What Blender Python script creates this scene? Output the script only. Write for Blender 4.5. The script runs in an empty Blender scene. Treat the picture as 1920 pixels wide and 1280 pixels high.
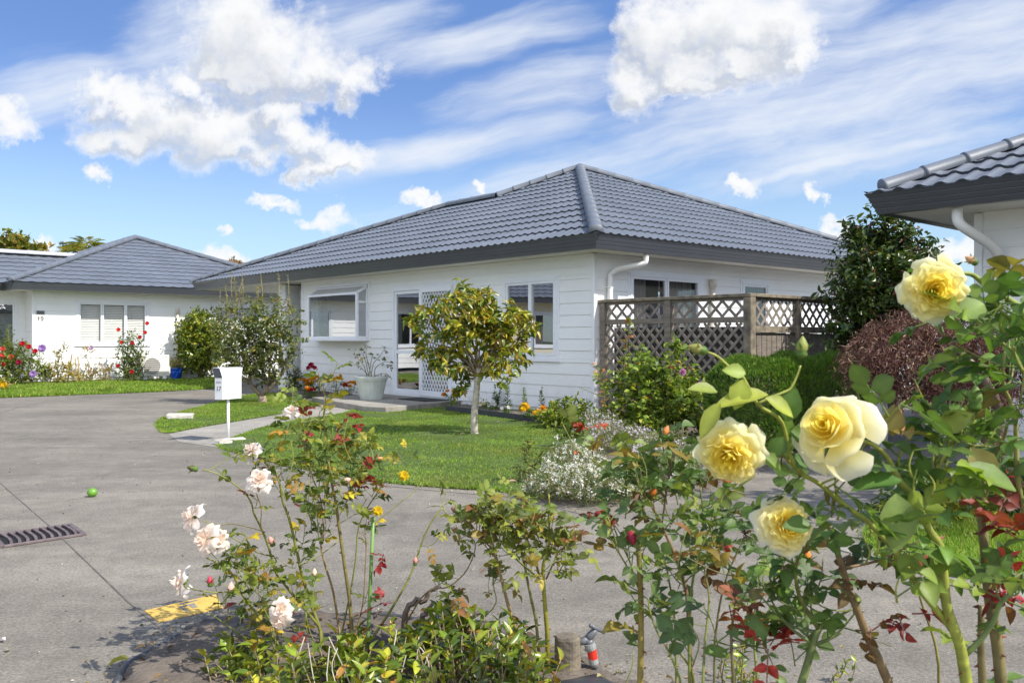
import bpy, bmesh, math, random
import numpy as np
from mathutils import Vector, Matrix
scene = bpy.context.scene
COL = scene.collection
RS = np.random.RandomState(7)
random.seed(7)
CZ, F, HY = 1.18, 1640.0, 635.0          # eye height, focal length in photo pixels, horizon row

def P(px, py, Y):                        # photo pixel + depth in metres -> place
    return np.array([(px-960)*Y/F, Y, CZ-(py-HY)*Y/F])
def G(px, py, z=0.0):                    # photo pixel on a level surface -> place
    Y = F*(CZ-z)/(py-HY)
    return np.array([(px-960)*Y/F, Y, z])
def unit(v):
    v = np.asarray(v, float)
    return v/np.maximum(np.linalg.norm(v, axis=-1, keepdims=True), 1e-9)

# ------------------------------------------------------------------ mesh builder
class MB:
    def __init__(s): s.V=[]; s.Fc=[]; s.C=[]; s.n=0; s.col=False
    def add(s, V, faces, mat=0, col=None):
        V = np.asarray(V, float).reshape(-1, 3)
        s.V.append(V)
        if col is None: c = np.full((len(V), 3), .5)
        else:
            s.col = True
            c = np.broadcast_to(np.asarray(col, float), (len(V), 3))
        s.C.append(c)
        if isinstance(faces, np.ndarray): faces = [faces]
        else:
            d = {}
            for f in faces: d.setdefault(len(f), []).append(f)
            faces = [np.array(x) for x in d.values()]
        for f in faces: s.Fc.append((f+s.n, mat))
        s.n += len(V)
    def box(s, lo, hi, mat=0, M=None, col=None):
        x0,y0,z0 = lo; x1,y1,z1 = hi
        V = np.array([[x0,y0,z0],[x1,y0,z0],[x1,y1,z0],[x0,y1,z0],[x0,y0,z1],[x1,y0,z1],[x1,y1,z1],[x0,y1,z1]])
        if M is not None: V = V@np.array(M)[:3,:3].T + np.array(M)[:3,3]
        s.add(V, [(0,3,2,1),(4,5,6,7),(0,1,5,4),(1,2,6,5),(2,3,7,6),(3,0,4,7)], mat, col)
    def bbox(s, lo, hi, b=.004, mat=0, M=None, col=None):      # box with chamfered upright and level edges
        x0,y0,z0 = lo; x1,y1,z1 = hi
        b = min(b, (x1-x0)*.45, (y1-y0)*.45, (z1-z0)*.45)
        V=[]
        for z,i in ((z0,b),(z0+b,0),(z1-b,0),(z1,b)):
            for x,y in ((x0+i+b,y0+i),(x1-i-b,y0+i),(x1-i,y0+i+b),(x1-i,y1-i-b),(x1-i-b,y1-i),(x0+i+b,y1-i),(x0+i,y1-i-b),(x0+i,y0+i+b)):
                V.append((x,y,z))
        V=np.array(V)
        if M is not None: V = V@np.array(M)[:3,:3].T + np.array(M)[:3,3]
        f=[tuple(range(7,-1,-1)), tuple(range(24,32))]
        for k in range(3):
            for j in range(8):
                a=k*8+j; c=k*8+(j+1)%8
                f.append((a,c,c+8,a+8))
        s.add(V,f,mat,col)
    def beam(s, p0, p1, w, h, up=(0,0,1), mat=0, col=None, b=0):
        p0=np.array(p0,float); p1=np.array(p1,float); d=unit(p1-p0); L=np.linalg.norm(p1-p0)
        x=unit(np.cross(d,up)); z=np.cross(x,d)
        M=np.eye(4); M[:3,0]=x; M[:3,1]=d; M[:3,2]=z; M[:3,3]=p0
        (s.bbox if b else s.box)((-w/2,0,-h/2),(w/2,L,h/2),*( (b,) if b else ()),mat=mat,M=M,col=col)
    def prism(s, poly, z0, z1, mat=0, col=None):
        n=len(poly); poly=np.asarray(poly,float)[:,:2]
        V=np.vstack([np.c_[poly,np.full(n,z0)],np.c_[poly,np.full(n,z1)]])
        f=[tuple(range(n-1,-1,-1)),tuple(range(n,2*n))]+[(i,(i+1)%n,(i+1)%n+n,i+n) for i in range(n)]
        s.add(V,f,mat,col)
    def tube(s, pts, radii, sides=6, mat=0, col=None, cap=True):
        pts=np.asarray(pts,float); n=len(pts)
        r=np.broadcast_to(np.asarray(radii,float),(n,))
        t=np.gradient(pts,axis=0) if n>2 else np.repeat((pts[1:]-pts[:1]),2,axis=0)
        t=unit(t)
        ref=np.array([0.,0,1]) if abs(t[0][2])<.9 else np.array([1.,0,0])
        V=[]; x=unit(np.cross(t[0],ref))
        a=np.linspace(0,2*np.pi,sides,endpoint=False); ca=np.cos(a)[:,None]; sa=np.sin(a)[:,None]
        for i in range(n):
            x=unit(x-t[i]*np.dot(x,t[i])); y=np.cross(t[i],x)
            V.append(pts[i]+r[i]*(ca*x+sa*y))
        V=np.vstack(V)
        i=np.arange(n-1)[:,None]*sides; j=np.arange(sides)[None,:]; j2=(j+1)%sides
        f=np.stack([i+j,i+j2,i+sides+j2,i+sides+j],-1).reshape(-1,4)
        fs=[f]
        if cap: fs+= [np.array([list(range(sides-1,-1,-1))]), np.array([[ (n-1)*sides+k for k in range(sides)]])]
        if col is not None and np.ndim(col)==2 and len(col)==n: col=np.repeat(np.asarray(col),sides,axis=0)
        s.V.append(V); s.C.append(np.full((len(V),3),.5) if col is None else np.broadcast_to(np.asarray(col,float),(len(V),3)))
        if col is not None: s.col=True
        for q in fs: s.Fc.append((q+s.n,mat))
        s.n+=len(V)
    def lathe(s, prof, c=(0,0,0), sides=24, mat=0, rfun=None, col=None):
        c=np.array(c,float); V=[]
        a=np.linspace(0,2*np.pi,sides,endpoint=False)
        for k,(r,z) in enumerate(prof):
            rr=r if rfun is None else r*rfun(a,k)
            V.append(np.c_[rr*np.cos(a)+c[0],rr*np.sin(a)+c[1],np.full(sides,z+c[2])])
        n=len(prof); V=np.vstack(V)
        i=np.arange(n-1)[:,None]*sides; j=np.arange(sides)[None,:]; j2=(j+1)%sides
        f=np.stack([i+j,i+j2,i+sides+j2,i+sides+j],-1).reshape(-1,4)
        s.add(V,[f][0],mat,col)
        s.add(V[:sides],[tuple(range(sides-1,-1,-1))],mat,col); s.add(V[-sides:],[tuple(range(sides))],mat,col)
    def ball(s, c, r, mat=0, col=None, seg=8, rings=6, jit=0):
        r=np.broadcast_to(np.asarray(r,float),(3,)); V=[]
        for i in range(rings+1):
            th=np.pi*i/rings
            for j in range(seg):
                ph=2*np.pi*j/seg; k=1+jit*RS.uniform(-1,1)
                V.append((c[0]+r[0]*k*np.sin(th)*np.cos(ph),c[1]+r[1]*k*np.sin(th)*np.sin(ph),c[2]+r[2]*k*np.cos(th)))
        f=[(i*seg+j,(i+1)*seg+j,(i+1)*seg+(j+1)%seg,i*seg+(j+1)%seg) for i in range(rings) for j in range(seg)]
        s.add(V,f,mat,col)
    def leaves(s, pos, dirs, ups, L, W, col, tpl, mat=0, coljit=None):
        tv,tf=tpl; N=len(pos); m=len(tv)
        if N==0: return
        L=np.broadcast_to(np.asarray(L,float),(N,)); W=np.broadcast_to(np.asarray(W,float),(N,))
        y=unit(dirs); x=unit(np.cross(y,ups)+1e-6); z=np.cross(x,y)
        V=(pos[:,None,:]+x[:,None,:]*(tv[None,:,0,None]*W[:,None,None])+y[:,None,:]*(tv[None,:,1,None]*L[:,None,None])
           +z[:,None,:]*(tv[None,:,2,None]*L[:,None,None])).reshape(-1,3)
        f=(tf[None]+np.arange(N)[:,None,None]*m).reshape(-1,tf.shape[1])
        c=np.repeat(np.asarray(col,float),m,axis=0)
        if m==18: c=np.clip(c*np.tile(np.array([.93,1.22,.93]*6)*np.repeat([1.1,1,1.04,1,1.04,.95],3),N)[:,None],0,1)     # pale midrib
        s.add(V,f,mat,c)
    def build(s, name, mats, parent=None, smooth=False, world=True, loc=None):
        V=np.vstack(s.V)
        if parent is not None and world:
            V=V-np.array(parent['_o'])
        if loc is not None: V=V-np.asarray(loc)
        me=bpy.data.meshes.new(name)
        me.vertices.add(len(V)); me.vertices.foreach_set('co',V.astype(np.float32).ravel())
        li=[];ls=[];mi=[];k=0
        for f,m in s.Fc:
            f=np.asarray(f); li.append(f.ravel()); n,q=f.shape
            ls.append(k+np.arange(n)*q); mi.append(np.full(n,m)); k+=n*q
        li=np.concatenate(li); ls=np.concatenate(ls); mi=np.concatenate(mi)
        me.loops.add(len(li)); me.loops.foreach_set('vertex_index',li.astype(np.int32))
        me.polygons.add(len(ls)); me.polygons.foreach_set('loop_start',ls.astype(np.int32))
        if not isinstance(mats,(list,tuple)): mats=[mats]
        for m in mats: me.materials.append(m)
        me.polygons.foreach_set('material_index',mi.astype(np.int32))
        sm_=smooth or name in ('foliage','flower','ridge_caps','bud','garden_bed','body_round')
        me.polygons.foreach_set('use_smooth',np.full(len(ls),sm_,dtype=bool))
        me.update(calc_edges=True)
        if s.col:
            at=me.color_attributes.new('Col','FLOAT_COLOR','POINT')
            at.data.foreach_set('color',np.c_[np.vstack(s.C),np.ones(s.n)].astype(np.float32).ravel())
        o=bpy.data.objects.new(name,me); COL.objects.link(o)
        if parent is not None: o.parent=parent
        if loc is not None: o.location=loc
        o['_o']=[0.,0,0]
        return o

def tag(o,label=None,cat=None,group=None,kind=None):
    if label: o['label']=label
    if cat: o['category']=cat
    if group: o['group']=group
    if kind: o['kind']=kind
    return o
def thing(name,label,cat,loc=(0,0,0),rotz=0,group=None):
    o=bpy.data.objects.new(name,None); COL.objects.link(o)
    o.location=[float(c) for c in loc]; o.rotation_euler=(0,0,rotz); o.empty_display_size=.2
    o['_o']=[float(c) for c in loc]
    return tag(o,label,cat,group)
def copy_thing(o,loc,rotz=0,scale=1,label=None):
    r=o.copy(); COL.objects.link(r); r.location=[float(c) for c in loc]; r.rotation_euler=(0,0,rotz); r.scale=(scale,)*3
    if label: r['label']=label
    for ch in list(o.children):
        c=ch.copy(); COL.objects.link(c); c.parent=r
        for g in list(ch.children):
            d=g.copy(); COL.objects.link(d); d.parent=c
    return r

# ------------------------------------------------------------------ materials
def N(nt,t,**kw):
    n=nt.nodes.new(t)
    for k,v in kw.items():
        if k.startswith('i_'):
            key=k[2:]
            n.inputs[int(key) if key.isdigit() else key.replace('_',' ')].default_value=v
        else: setattr(n,k,v)
    return n
def mat(name,base,rough=.6,var=.0,vscale=4,bump=0,bscale=60,spec=.5,metal=0,var2=None,coat=0,stretch=None,detail=5):
    m=bpy.data.materials.new(name); m.use_nodes=True; nt=m.node_tree; b=nt.nodes['Principled BSDF']; lk=nt.links.new
    b.inputs['Base Color'].default_value=(*base,1); b.inputs['Roughness'].default_value=rough
    b.inputs['Specular IOR Level'].default_value=spec; b.inputs['Metallic'].default_value=metal
    b.inputs['Coat Weight'].default_value=coat
    tc=N(nt,'ShaderNodeTexCoord'); src=tc.outputs['Object']
    if stretch:
        mp=N(nt,'ShaderNodeMapping'); mp.inputs['Scale'].default_value=stretch; lk(src,mp.inputs[0]); src=mp.outputs[0]
    if var:
        n=N(nt,'ShaderNodeTexNoise',i_Scale=vscale,i_Detail=detail,i_Roughness=.6); lk(src,n.inputs['Vector'])
        r=N(nt,'ShaderNodeValToRGB'); e=r.color_ramp.elements
        e[0].position=.3; e[1].position=.7
        c2=var2 if var2 else tuple(c*(1-var) for c in base)
        c1=base if var2 else tuple(min(1,c*(1+var)) for c in base)
        e[0].color=(*c2,1); e[1].color=(*c1,1)
        lk(n.outputs['Fac'],r.inputs[0]); lk(r.outputs[0],b.inputs['Base Color'])
    if bump:
        n2=N(nt,'ShaderNodeTexNoise',i_Scale=bscale,i_Detail=4); lk(src,n2.inputs['Vector'])
        bp=N(nt,'ShaderNodeBump',i_Strength=bump,i_Distance=.01); lk(n2.outputs['Fac'],bp.inputs['Height']); lk(bp.outputs[0],b.inputs['Normal'])
    return m
def leafmat(name,rough=.42,trans=.3,spec=.5,var=.25,vs=25,gain=1.24,tint=(1,1,1)):
    m=bpy.data.materials.new(name); m.use_nodes=True; nt=m.node_tree; b=nt.nodes['Principled BSDF']; lk=nt.links.new
    at=N(nt,'ShaderNodeVertexColor',layer_name='Col')
    tc=N(nt,'ShaderNodeTexCoord'); n=N(nt,'ShaderNodeTexNoise',i_Scale=vs,i_Detail=3); lk(tc.outputs['Object'],n.inputs['Vector'])
    mr=N(nt,'ShaderNodeMapRange',i_1=.25,i_2=.75,i_3=(1-var)*gain,i_4=(1+var)*gain); lk(n.outputs['Fac'],mr.inputs[0])
    tn=N(nt,'ShaderNodeVectorMath',operation='MULTIPLY'); tn.inputs[1].default_value=tint; lk(at.outputs[0],tn.inputs[0])
    mx=N(nt,'ShaderNodeVectorMath',operation='SCALE'); lk(tn.outputs[0],mx.inputs[0]); lk(mr.outputs[0],mx.inputs['Scale'])
    lk(mx.outputs[0],b.inputs['Base Color']); b.inputs['Roughness'].default_value=rough; b.inputs['Specular IOR Level'].default_value=spec
    tr=N(nt,'ShaderNodeBsdfTranslucent'); 
    sc=N(nt,'ShaderNodeVectorMath',operation='MULTIPLY'); sc.inputs[1].default_value=(1.5,1.6,.8)
    lk(mx.outputs[0],sc.inputs[0]); lk(sc.outputs[0],tr.inputs[0])
    mi=N(nt,'ShaderNodeMixShader',i_0=trans); lk(b.outputs[0],mi.inputs[1]); lk(tr.outputs[0],mi.inputs[2])
    lk(mi.outputs[0],nt.nodes['Material Output'].inputs[0])
    return m
def petalmat(name,trans=.5):
    m=leafmat(name,rough=.6,trans=trans,spec=.2,var=.05,vs=60,gain=1.0)
    for n in m.node_tree.nodes:
        if n.bl_idname=='ShaderNodeVectorMath' and n.operation=='MULTIPLY' and tuple(n.inputs[1].default_value)!=(1,1,1): n.inputs[1].default_value=(1.0,.97,.85)
    return m

def concrete(name,base,dark,speck=.25,seam=0):
    m=bpy.data.materials.new(name); m.use_nodes=True; nt=m.node_tree; b=nt.nodes['Principled BSDF']; lk=nt.links.new
    tc=N(nt,'ShaderNodeTexCoord'); src=tc.outputs['Object']
    big=N(nt,'ShaderNodeTexNoise',i_Scale=.55,i_Detail=6,i_Roughness=.62); lk(src,big.inputs['Vector'])
    r=N(nt,'ShaderNodeValToRGB'); e=r.color_ramp.elements; e[0].position=.36; e[1].position=.62; e[0].color=(*dark,1); e[1].color=(*base,1)
    lk(big.outputs['Fac'],r.inputs[0])
    mid=N(nt,'ShaderNodeTexNoise',i_Scale=7,i_Detail=6,i_Roughness=.7); lk(src,mid.inputs['Vector'])
    fine=N(nt,'ShaderNodeTexNoise',i_Scale=70,i_Detail=3,i_Roughness=.8); lk(src,fine.inputs['Vector'])
    vor=N(nt,'ShaderNodeTexVoronoi',i_Scale=150); lk(src,vor.inputs['Vector'])
    m1=N(nt,'ShaderNodeMapRange',i_1=.3,i_2=.7,i_3=.80,i_4=1.16); lk(mid.outputs['Fac'],m1.inputs[0])
    m2=N(nt,'ShaderNodeMapRange',i_1=.3,i_2=.7,i_3=1-speck,i_4=1+speck); lk(fine.outputs['Fac'],m2.inputs[0])
    mm=N(nt,'ShaderNodeMath',operation='MULTIPLY'); lk(m1.outputs[0],mm.inputs[0]); lk(m2.outputs[0],mm.inputs[1])
    sc=N(nt,'ShaderNodeVectorMath',operation='SCALE'); lk(r.outputs[0],sc.inputs[0])
    stn=N(nt,'ShaderNodeTexNoise',i_Scale=1.7,i_Detail=8,i_Roughness=.7,i_Distortion=1.2); lk(src,stn.inputs['Vector'])
    m3=N(nt,'ShaderNodeMapRange',i_1=.56,i_2=.74,i_3=1,i_4=.66); lk(stn.outputs['Fac'],m3.inputs[0])
    wv=N(nt,'ShaderNodeMapping'); wv.inputs['Rotation'].default_value=(0,0,.5); wv.inputs['Scale'].default_value=(.5,3.2,1); lk(src,wv.inputs[0])
    tn=N(nt,'ShaderNodeTexNoise',i_Scale=.8,i_Detail=4); lk(wv.outputs[0],tn.inputs['Vector'])
    m4=N(nt,'ShaderNodeMapRange',i_1=.35,i_2=.65,i_3=.88,i_4=1.08); lk(tn.outputs['Fac'],m4.inputs[0])
    m5=N(nt,'ShaderNodeMath',operation='MULTIPLY'); lk(m3.outputs[0],m5.inputs[0]); lk(m4.outputs[0],m5.inputs[1])
    m6=N(nt,'ShaderNodeMath',operation='MULTIPLY'); lk(m5.outputs[0],m6.inputs[0]); lk(mm.outputs[0],m6.inputs[1]); lk(m6.outputs[0],sc.inputs['Scale'])
    lk(sc.outputs[0],b.inputs['Base Color']); b.inputs['Roughness'].default_value=.85; b.inputs['Specular IOR Level'].default_value=.3
    bp=N(nt,'ShaderNodeBump',i_Strength=.45,i_Distance=.004); lk(vor.outputs['Distance'],bp.inputs['Height']); lk(bp.outputs[0],b.inputs['Normal'])
    return m

def glassmat(name,refl=.3,tint=(.55,.6,.62)):
    m=bpy.data.materials.new(name); m.use_nodes=True; nt=m.node_tree; lk=nt.links.new
    nt.nodes.remove(nt.nodes['Principled BSDF'])
    tr=N(nt,'ShaderNodeBsdfTransparent'); tr.inputs[0].default_value=(*tint,1)
    gl=N(nt,'ShaderNodeBsdfGlossy',i_Roughness=.008); gl.inputs[0].default_value=(.95,.97,1,1)
    fr=N(nt,'ShaderNodeLayerWeight',i_Blend=.5); pw=N(nt,'ShaderNodeMath',operation='POWER',i_1=3.5); lk(fr.outputs['Facing'],pw.inputs[0])
    mr=N(nt,'ShaderNodeMapRange',i_1=0,i_2=1,i_3=refl,i_4=.95); lk(pw.outputs[0],mr.inputs[0])
    n=N(nt,'ShaderNodeTexNoise',i_Scale=1.3,i_Detail=1); tc=N(nt,'ShaderNodeTexCoord'); lk(tc.outputs['Object'],n.inputs['Vector'])
    bp=N(nt,'ShaderNodeBump',i_Strength=.05,i_Distance=.02); lk(n.outputs['Fac'],bp.inputs['Height']); lk(bp.outputs[0],gl.inputs['Normal'])
    mi=N(nt,'ShaderNodeMixShader'); lk(mr.outputs[0],mi.inputs[0]); lk(tr.outputs[0],mi.inputs[1]); lk(gl.outputs[0],mi.inputs[2])
    lk(mi.outputs[0],nt.nodes['Material Output'].inputs[0])
    return m

def boardmat(name,base):
    m=mat(name,base,.5,var=.035,vscale=1.5,spec=.4); nt=m.node_tree; lk=nt.links.new; b=nt.nodes['Principled BSDF']
    tc=N(nt,'ShaderNodeTexCoord'); sx=N(nt,'ShaderNodeSeparateXYZ'); lk(tc.outputs['Object'],sx.inputs[0])
    f=N(nt,'ShaderNodeMath',operation='MULTIPLY',i_1=2*math.pi/.03); lk(sx.outputs[2],f.inputs[0])
    s=N(nt,'ShaderNodeMath',operation='SINE'); lk(f.outputs[0],s.inputs[0])
    old=b.inputs['Base Color'].links[0].from_socket
    ns=N(nt,'ShaderNodeTexNoise',i_Scale=3.5,i_Detail=7,i_Roughness=.7); lk(tc.outputs['Object'],ns.inputs['Vector'])
    zr=N(nt,'ShaderNodeMapRange',i_1=.10,i_2=.75,i_3=.62,i_4=0); lk(sx.outputs[2],zr.inputs[0])
    dm=N(nt,'ShaderNodeMath',operation='MULTIPLY_ADD',i_1=2.6,i_2=-1.22); lk(ns.outputs['Fac'],dm.inputs[0])
    df=N(nt,'ShaderNodeMath',operation='MULTIPLY',use_clamp=True); lk(dm.outputs[0],df.inputs[0]); lk(zr.outputs[0],df.inputs[1])
    mx=N(nt,'ShaderNodeMix',data_type='RGBA'); lk(df.outputs[0],mx.inputs[0]); lk(old,mx.inputs[6]); mx.inputs[7].default_value=(.42,.37,.28,1); lk(mx.outputs[2],b.inputs['Base Color'])
    bp=N(nt,'ShaderNodeBump',i_Strength=.10,i_Distance=.003); lk(s.outputs[0],bp.inputs['Height']); lk(bp.outputs[0],b.inputs['Normal'])
    return m

MT=dict(
 board=boardmat('white_weatherboard',(.83,.835,.83)),
 trim=mat('white_trim_paint',(.80,.81,.82),.35,var=.02),
 joinery=mat('white_aluminium',(.80,.82,.86),.3,var=.02),
 soffit=mat('soffit_paint',(.74,.72,.66),.6,var=.04),
 roof=mat('slate_blue_roof_tile',(.130,.145,.172),.5,var=.14,vscale=1.1,bump=.25,bscale=120,spec=.5),
 cap=mat('roof_cap_metal',(.135,.15,.175),.5,var=.12,vscale=3,bump=.15,bscale=90),
 gutter=mat('charcoal_gutter',(.072,.078,.09),.34,var=.08,vscale=2),
 glass=glassmat('window_glass',.42,(.5,.54,.56)),
 glass_dark=glassmat('side_window_glass',.10,(.6,.6,.6)),
 glass_clear=glassmat('blind_window_glass',.06,(.93,.94,.93)),
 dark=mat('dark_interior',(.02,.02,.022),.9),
 curtain=mat('curtain_cloth',(.42,.41,.39),.9,var=.1,vscale=3,stretch=(14,14,.4)),
 blind=mat('blind_slat',(.75,.74,.70),.5),
 pvc=mat('white_pvc_pipe',(.80,.80,.78),.3,var=.03),
 oldpvc=mat('aged_cream_pipe',(.62,.57,.48),.5,var=.12,vscale=6),
 grey_door=mat('grey_garage_door',(.48,.48,.48),.45,var=.05),
 screen=mat('white_screen_mesh',(.78,.80,.84),.35),
 concrete=concrete('exposed_concrete',(.236,.212,.174),(.162,.146,.121),.45),
 concrete2=concrete('path_concrete',(.33,.305,.262),(.25,.232,.202),.3),
 soil=mat('garden_soil',(.165,.135,.105),.95,var=.5,vscale=14,bump=1,bscale=60,var2=(.085,.068,.054)),
 lawn=mat('lawn_earth',(.055,.085,.018),.9,var=.4,vscale=2.5,bump=.6,bscale=90),
 earth=mat('far_ground',(.09,.11,.05),.95,var=.3,vscale=.2),
 wood=mat('weathered_timber',(.27,.225,.175),.8,var=.45,vscale=5,bump=.6,bscale=40,stretch=(1,1,6),var2=(.14,.12,.10)),
 wood2=mat('lichen_timber',(.30,.25,.17),.85,var=.5,vscale=9,bump=.6,bscale=50,var2=(.09,.075,.06)),
 lattice=mat('grey_lattice_lath',(.215,.185,.155),.8,var=.35,vscale=8,bump=.4,bscale=60),
 bark=mat('grey_bark',(.30,.26,.21),.85,var=.35,vscale=18,bump=.8,bscale=50),
 bark2=mat('brown_bark',(.17,.125,.09),.85,var=.35,vscale=18,bump=.8,bscale=50),
 cane=leafmat('rose_cane',rough=.5,trans=.0,var=.3,vs=40,gain=1.15),
 bud=leafmat('rose_bud',.5,.2,.4,gain=1.0),
 leaf=leafmat('leaf_soft',.5,.32,.4,tint=(1.18,1.0,.62)),
 leaf_gloss=leafmat('leaf_glossy',.33,.22,.55,tint=(1.1,1.0,.7)),
 needle=leafmat('fine_leaf',.6,.3,.3,gain=1.3),
 grass=leafmat('grass_blade',.55,.4,.3,var=.35,vs=1.6,gain=1.12),
 petal=petalmat('petal'),
 plastic_white=mat('white_powdercoat',(.84,.84,.85),.6,spec=.3),
 black=mat('black_print',(.02,.02,.022),.5),
 greyprint=mat('grey_print',(.45,.46,.5),.5),
 pot=mat('pale_glazed_planter',(.56,.61,.57),.5,var=.14,vscale=7,var2=(.44,.47,.41)),
 blue=mat('blue_glaze',(.012,.07,.42),.15,spec=.6),
 acbody=mat('ivory_metal',(.74,.71,.65),.45,var=.03),
 acgrill=mat('grille_shadow_grey',(.22,.21,.20),.5),
 hose=mat('black_poly_hose',(.06,.062,.07),.5,var=.2,vscale=8),
 rubber=mat('rubber_mat',(.03,.03,.03),.9,bump=.6,bscale=150),
 iron=mat('rusty_iron_grate',(.13,.10,.10),.7,var=.4,vscale=12,bump=.3),
 hole=mat('drain_shadow',(.006,.006,.006),1),
 yellow=mat('yellow_road_paint',(.62,.40,.085),.7,var=.2,vscale=14,bump=.4,bscale=70),
 lime=mat('lime_rind',(.13,.30,.03),.4,var=.2,vscale=12,bump=.2,bscale=80),
 stone=mat('pale_stone',(.48,.45,.40),.8,var=.25,vscale=9,bump=.7,bscale=40),
 tapgrey=mat('grey_tap_plastic',(.13,.135,.15),.4,var=.1),
 tapred=mat('red_connector',(.62,.035,.02),.35),
 tapclear=mat('grey_connector',(.28,.29,.28),.4),
 slate=mat('black_plastic_sheet',(.035,.038,.045),.4,var=.2,vscale=6,bump=.3,bscale=20),
 stake=mat('green_stake',(.17,.30,.08),.5,var=.15,vscale=20),
 bamboo=mat('tan_stake',(.45,.33,.16),.6,var=.15,vscale=20),
 bluetip=mat('blue_plastic',(.08,.28,.62),.4),
 edging=mat('black_edging',(.045,.048,.055),.6,var=.2,vscale=6),
 joint=mat('concrete_joint',(.13,.115,.10),.95,var=.4,vscale=6),
 petal_litter=petalmat('fallen_petal',.2),
)
# weathered old timber gets lichen patches
# ------------------------------------------------------------------ leaf templates
def leaf_tpl(prof,fold=.18,curl=.12,mid=True):
    rows=len(prof); tv=[]; 
    for t,w in prof:
        z=-curl*t*t
        tv+= [(-w,t,z+fold*w),(0,t,z),(w,t,z+fold*w)]
    tf=[]
    for i in range(rows-1):
        for j in range(2):
            a=i*3+j; tf.append((a,a+1,a+4,a+3))
    return np.array(tv,float),np.array(tf)
T_OVAL=leaf_tpl([(0,.04),(.35,.48),(.7,.40),(1,.03)])
T_ROSE=leaf_tpl([(0,.03),(.15,.30),(.38,.5),(.62,.44),(.84,.24),(1,.01)],fold=.22,curl=.18)
T_R2=leaf_tpl([(0,.03),(.15,.30),(.38,.5),(.62,.44),(.84,.24),(1,.01)],fold=.38,curl=.36)
T_R3=leaf_tpl([(0,.03),(.15,.32),(.38,.5),(.62,.46),(.84,.26),(1,.01)],fold=.10,curl=-.10)
T_LONG=leaf_tpl([(0,.05),(.4,.5),(.75,.36),(1,.02)],fold=.25,curl=.25)
T_DIA=leaf_tpl([(0,.03),(.5,.5),(1,.03)],fold=.2,curl=.1)
T_BLADE=(np.array([(-.5,0,0),(.5,0,0),(.32,.55,-.05),(-.32,.55,-.05),(.02,1,-.25),(-.02,1,-.25)]),np.array([(0,1,2,3),(3,2,4,5)]))
T_CURL=leaf_tpl([(0,.03),(.3,.45),(.65,.42),(1,.05)],fold=.5,curl=.45)
def pick(pal,n,jit=.18,rs=None):
    rs=rs or RS
    w=np.array([p[1] for p in pal],float); w/=w.sum()
    k=rs.choice(len(pal),n,p=w); c=np.array([p[0] for p in pal])[k]
    return np.clip(c*(1+rs.uniform(-jit,jit,(n,1)))*(1+rs.uniform(-.06,.06,(n,3))),.002,1)
def rdir(n): return unit(RS.normal(size=(n,3)))
def catmull(pts,k=4):
    pts=np.asarray(pts,float)
    if len(pts)<3: return np.array([pts[0]+(pts[-1]-pts[0])*t for t in np.linspace(0,1,k+1)])
    q=np.vstack([2*pts[0]-pts[1],pts,2*pts[-1]-pts[-2]]); out=[]
    for i in range(1,len(q)-2):
        for t in np.linspace(0,1,k,endpoint=False):
            a,b,c,d=q[i-1],q[i],q[i+1],q[i+2]
            out.append(.5*((2*b)+(-a+c)*t+(2*a-5*b+4*c-d)*t*t+(-a+3*b-3*c+d)*t**3))
    out.append(pts[-1]); return np.array(out)
# ------------------------------------------------------------------ house parts
def frameM(O,A,Nn):
    M=np.eye(4); M[:3,0]=A; M[:3,1]=Nn; M[:3,2]=(0,0,1); M[:3,3]=O; return M
def boards(mb,O,A,Nn,a0,a1,z0,z1,opens=(),pitch=.18,mat=0):
    M=frameM(O,A,Nn)
    zs=list(np.arange(z0,z1,pitch))+[z1]
    cuts=sorted(set([round(z,4) for z in zs]+[round(z,4) for o in opens for z in (o[2],o[3]) if z0<z<z1]))
    def dep(z,top): 
        fr=((z-z0)/pitch)%1.0
        if top and (fr<1e-3 or fr>.999): fr=1
        elif fr>.999: fr=0
        return .013*(1-fr)+.002
    for zb,zt in zip(cuts[:-1],cuts[1:]):
        if zt-zb<1e-3: continue
        zm=(zb+zt)/2; blk=sorted([(o[0],o[1]) for o in opens if o[2]<zm<o[3]])
        segs=[];c=a0
        for s,e in blk:
            if s>c: segs.append((c,s))
            c=max(c,e)
        if c<a1: segs.append((c,a1))
        for s,e in segs:
            db,dt=dep(zb,False),dep(zt,True)
            V=np.array([[s,.002-.004,zb],[e,.002-.004,zb],[e,db,zb+.001],[s,db,zb+.001],[e,db,zb+.006],[s,db,zb+.006],[e,dt,zt],[s,dt,zt]])
            V=V@M[:3,:3].T+M[:3,3]
            mb.add(V,[(0,1,2,3),(3,2,4,5),(5,4,6,7)],mat)
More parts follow.
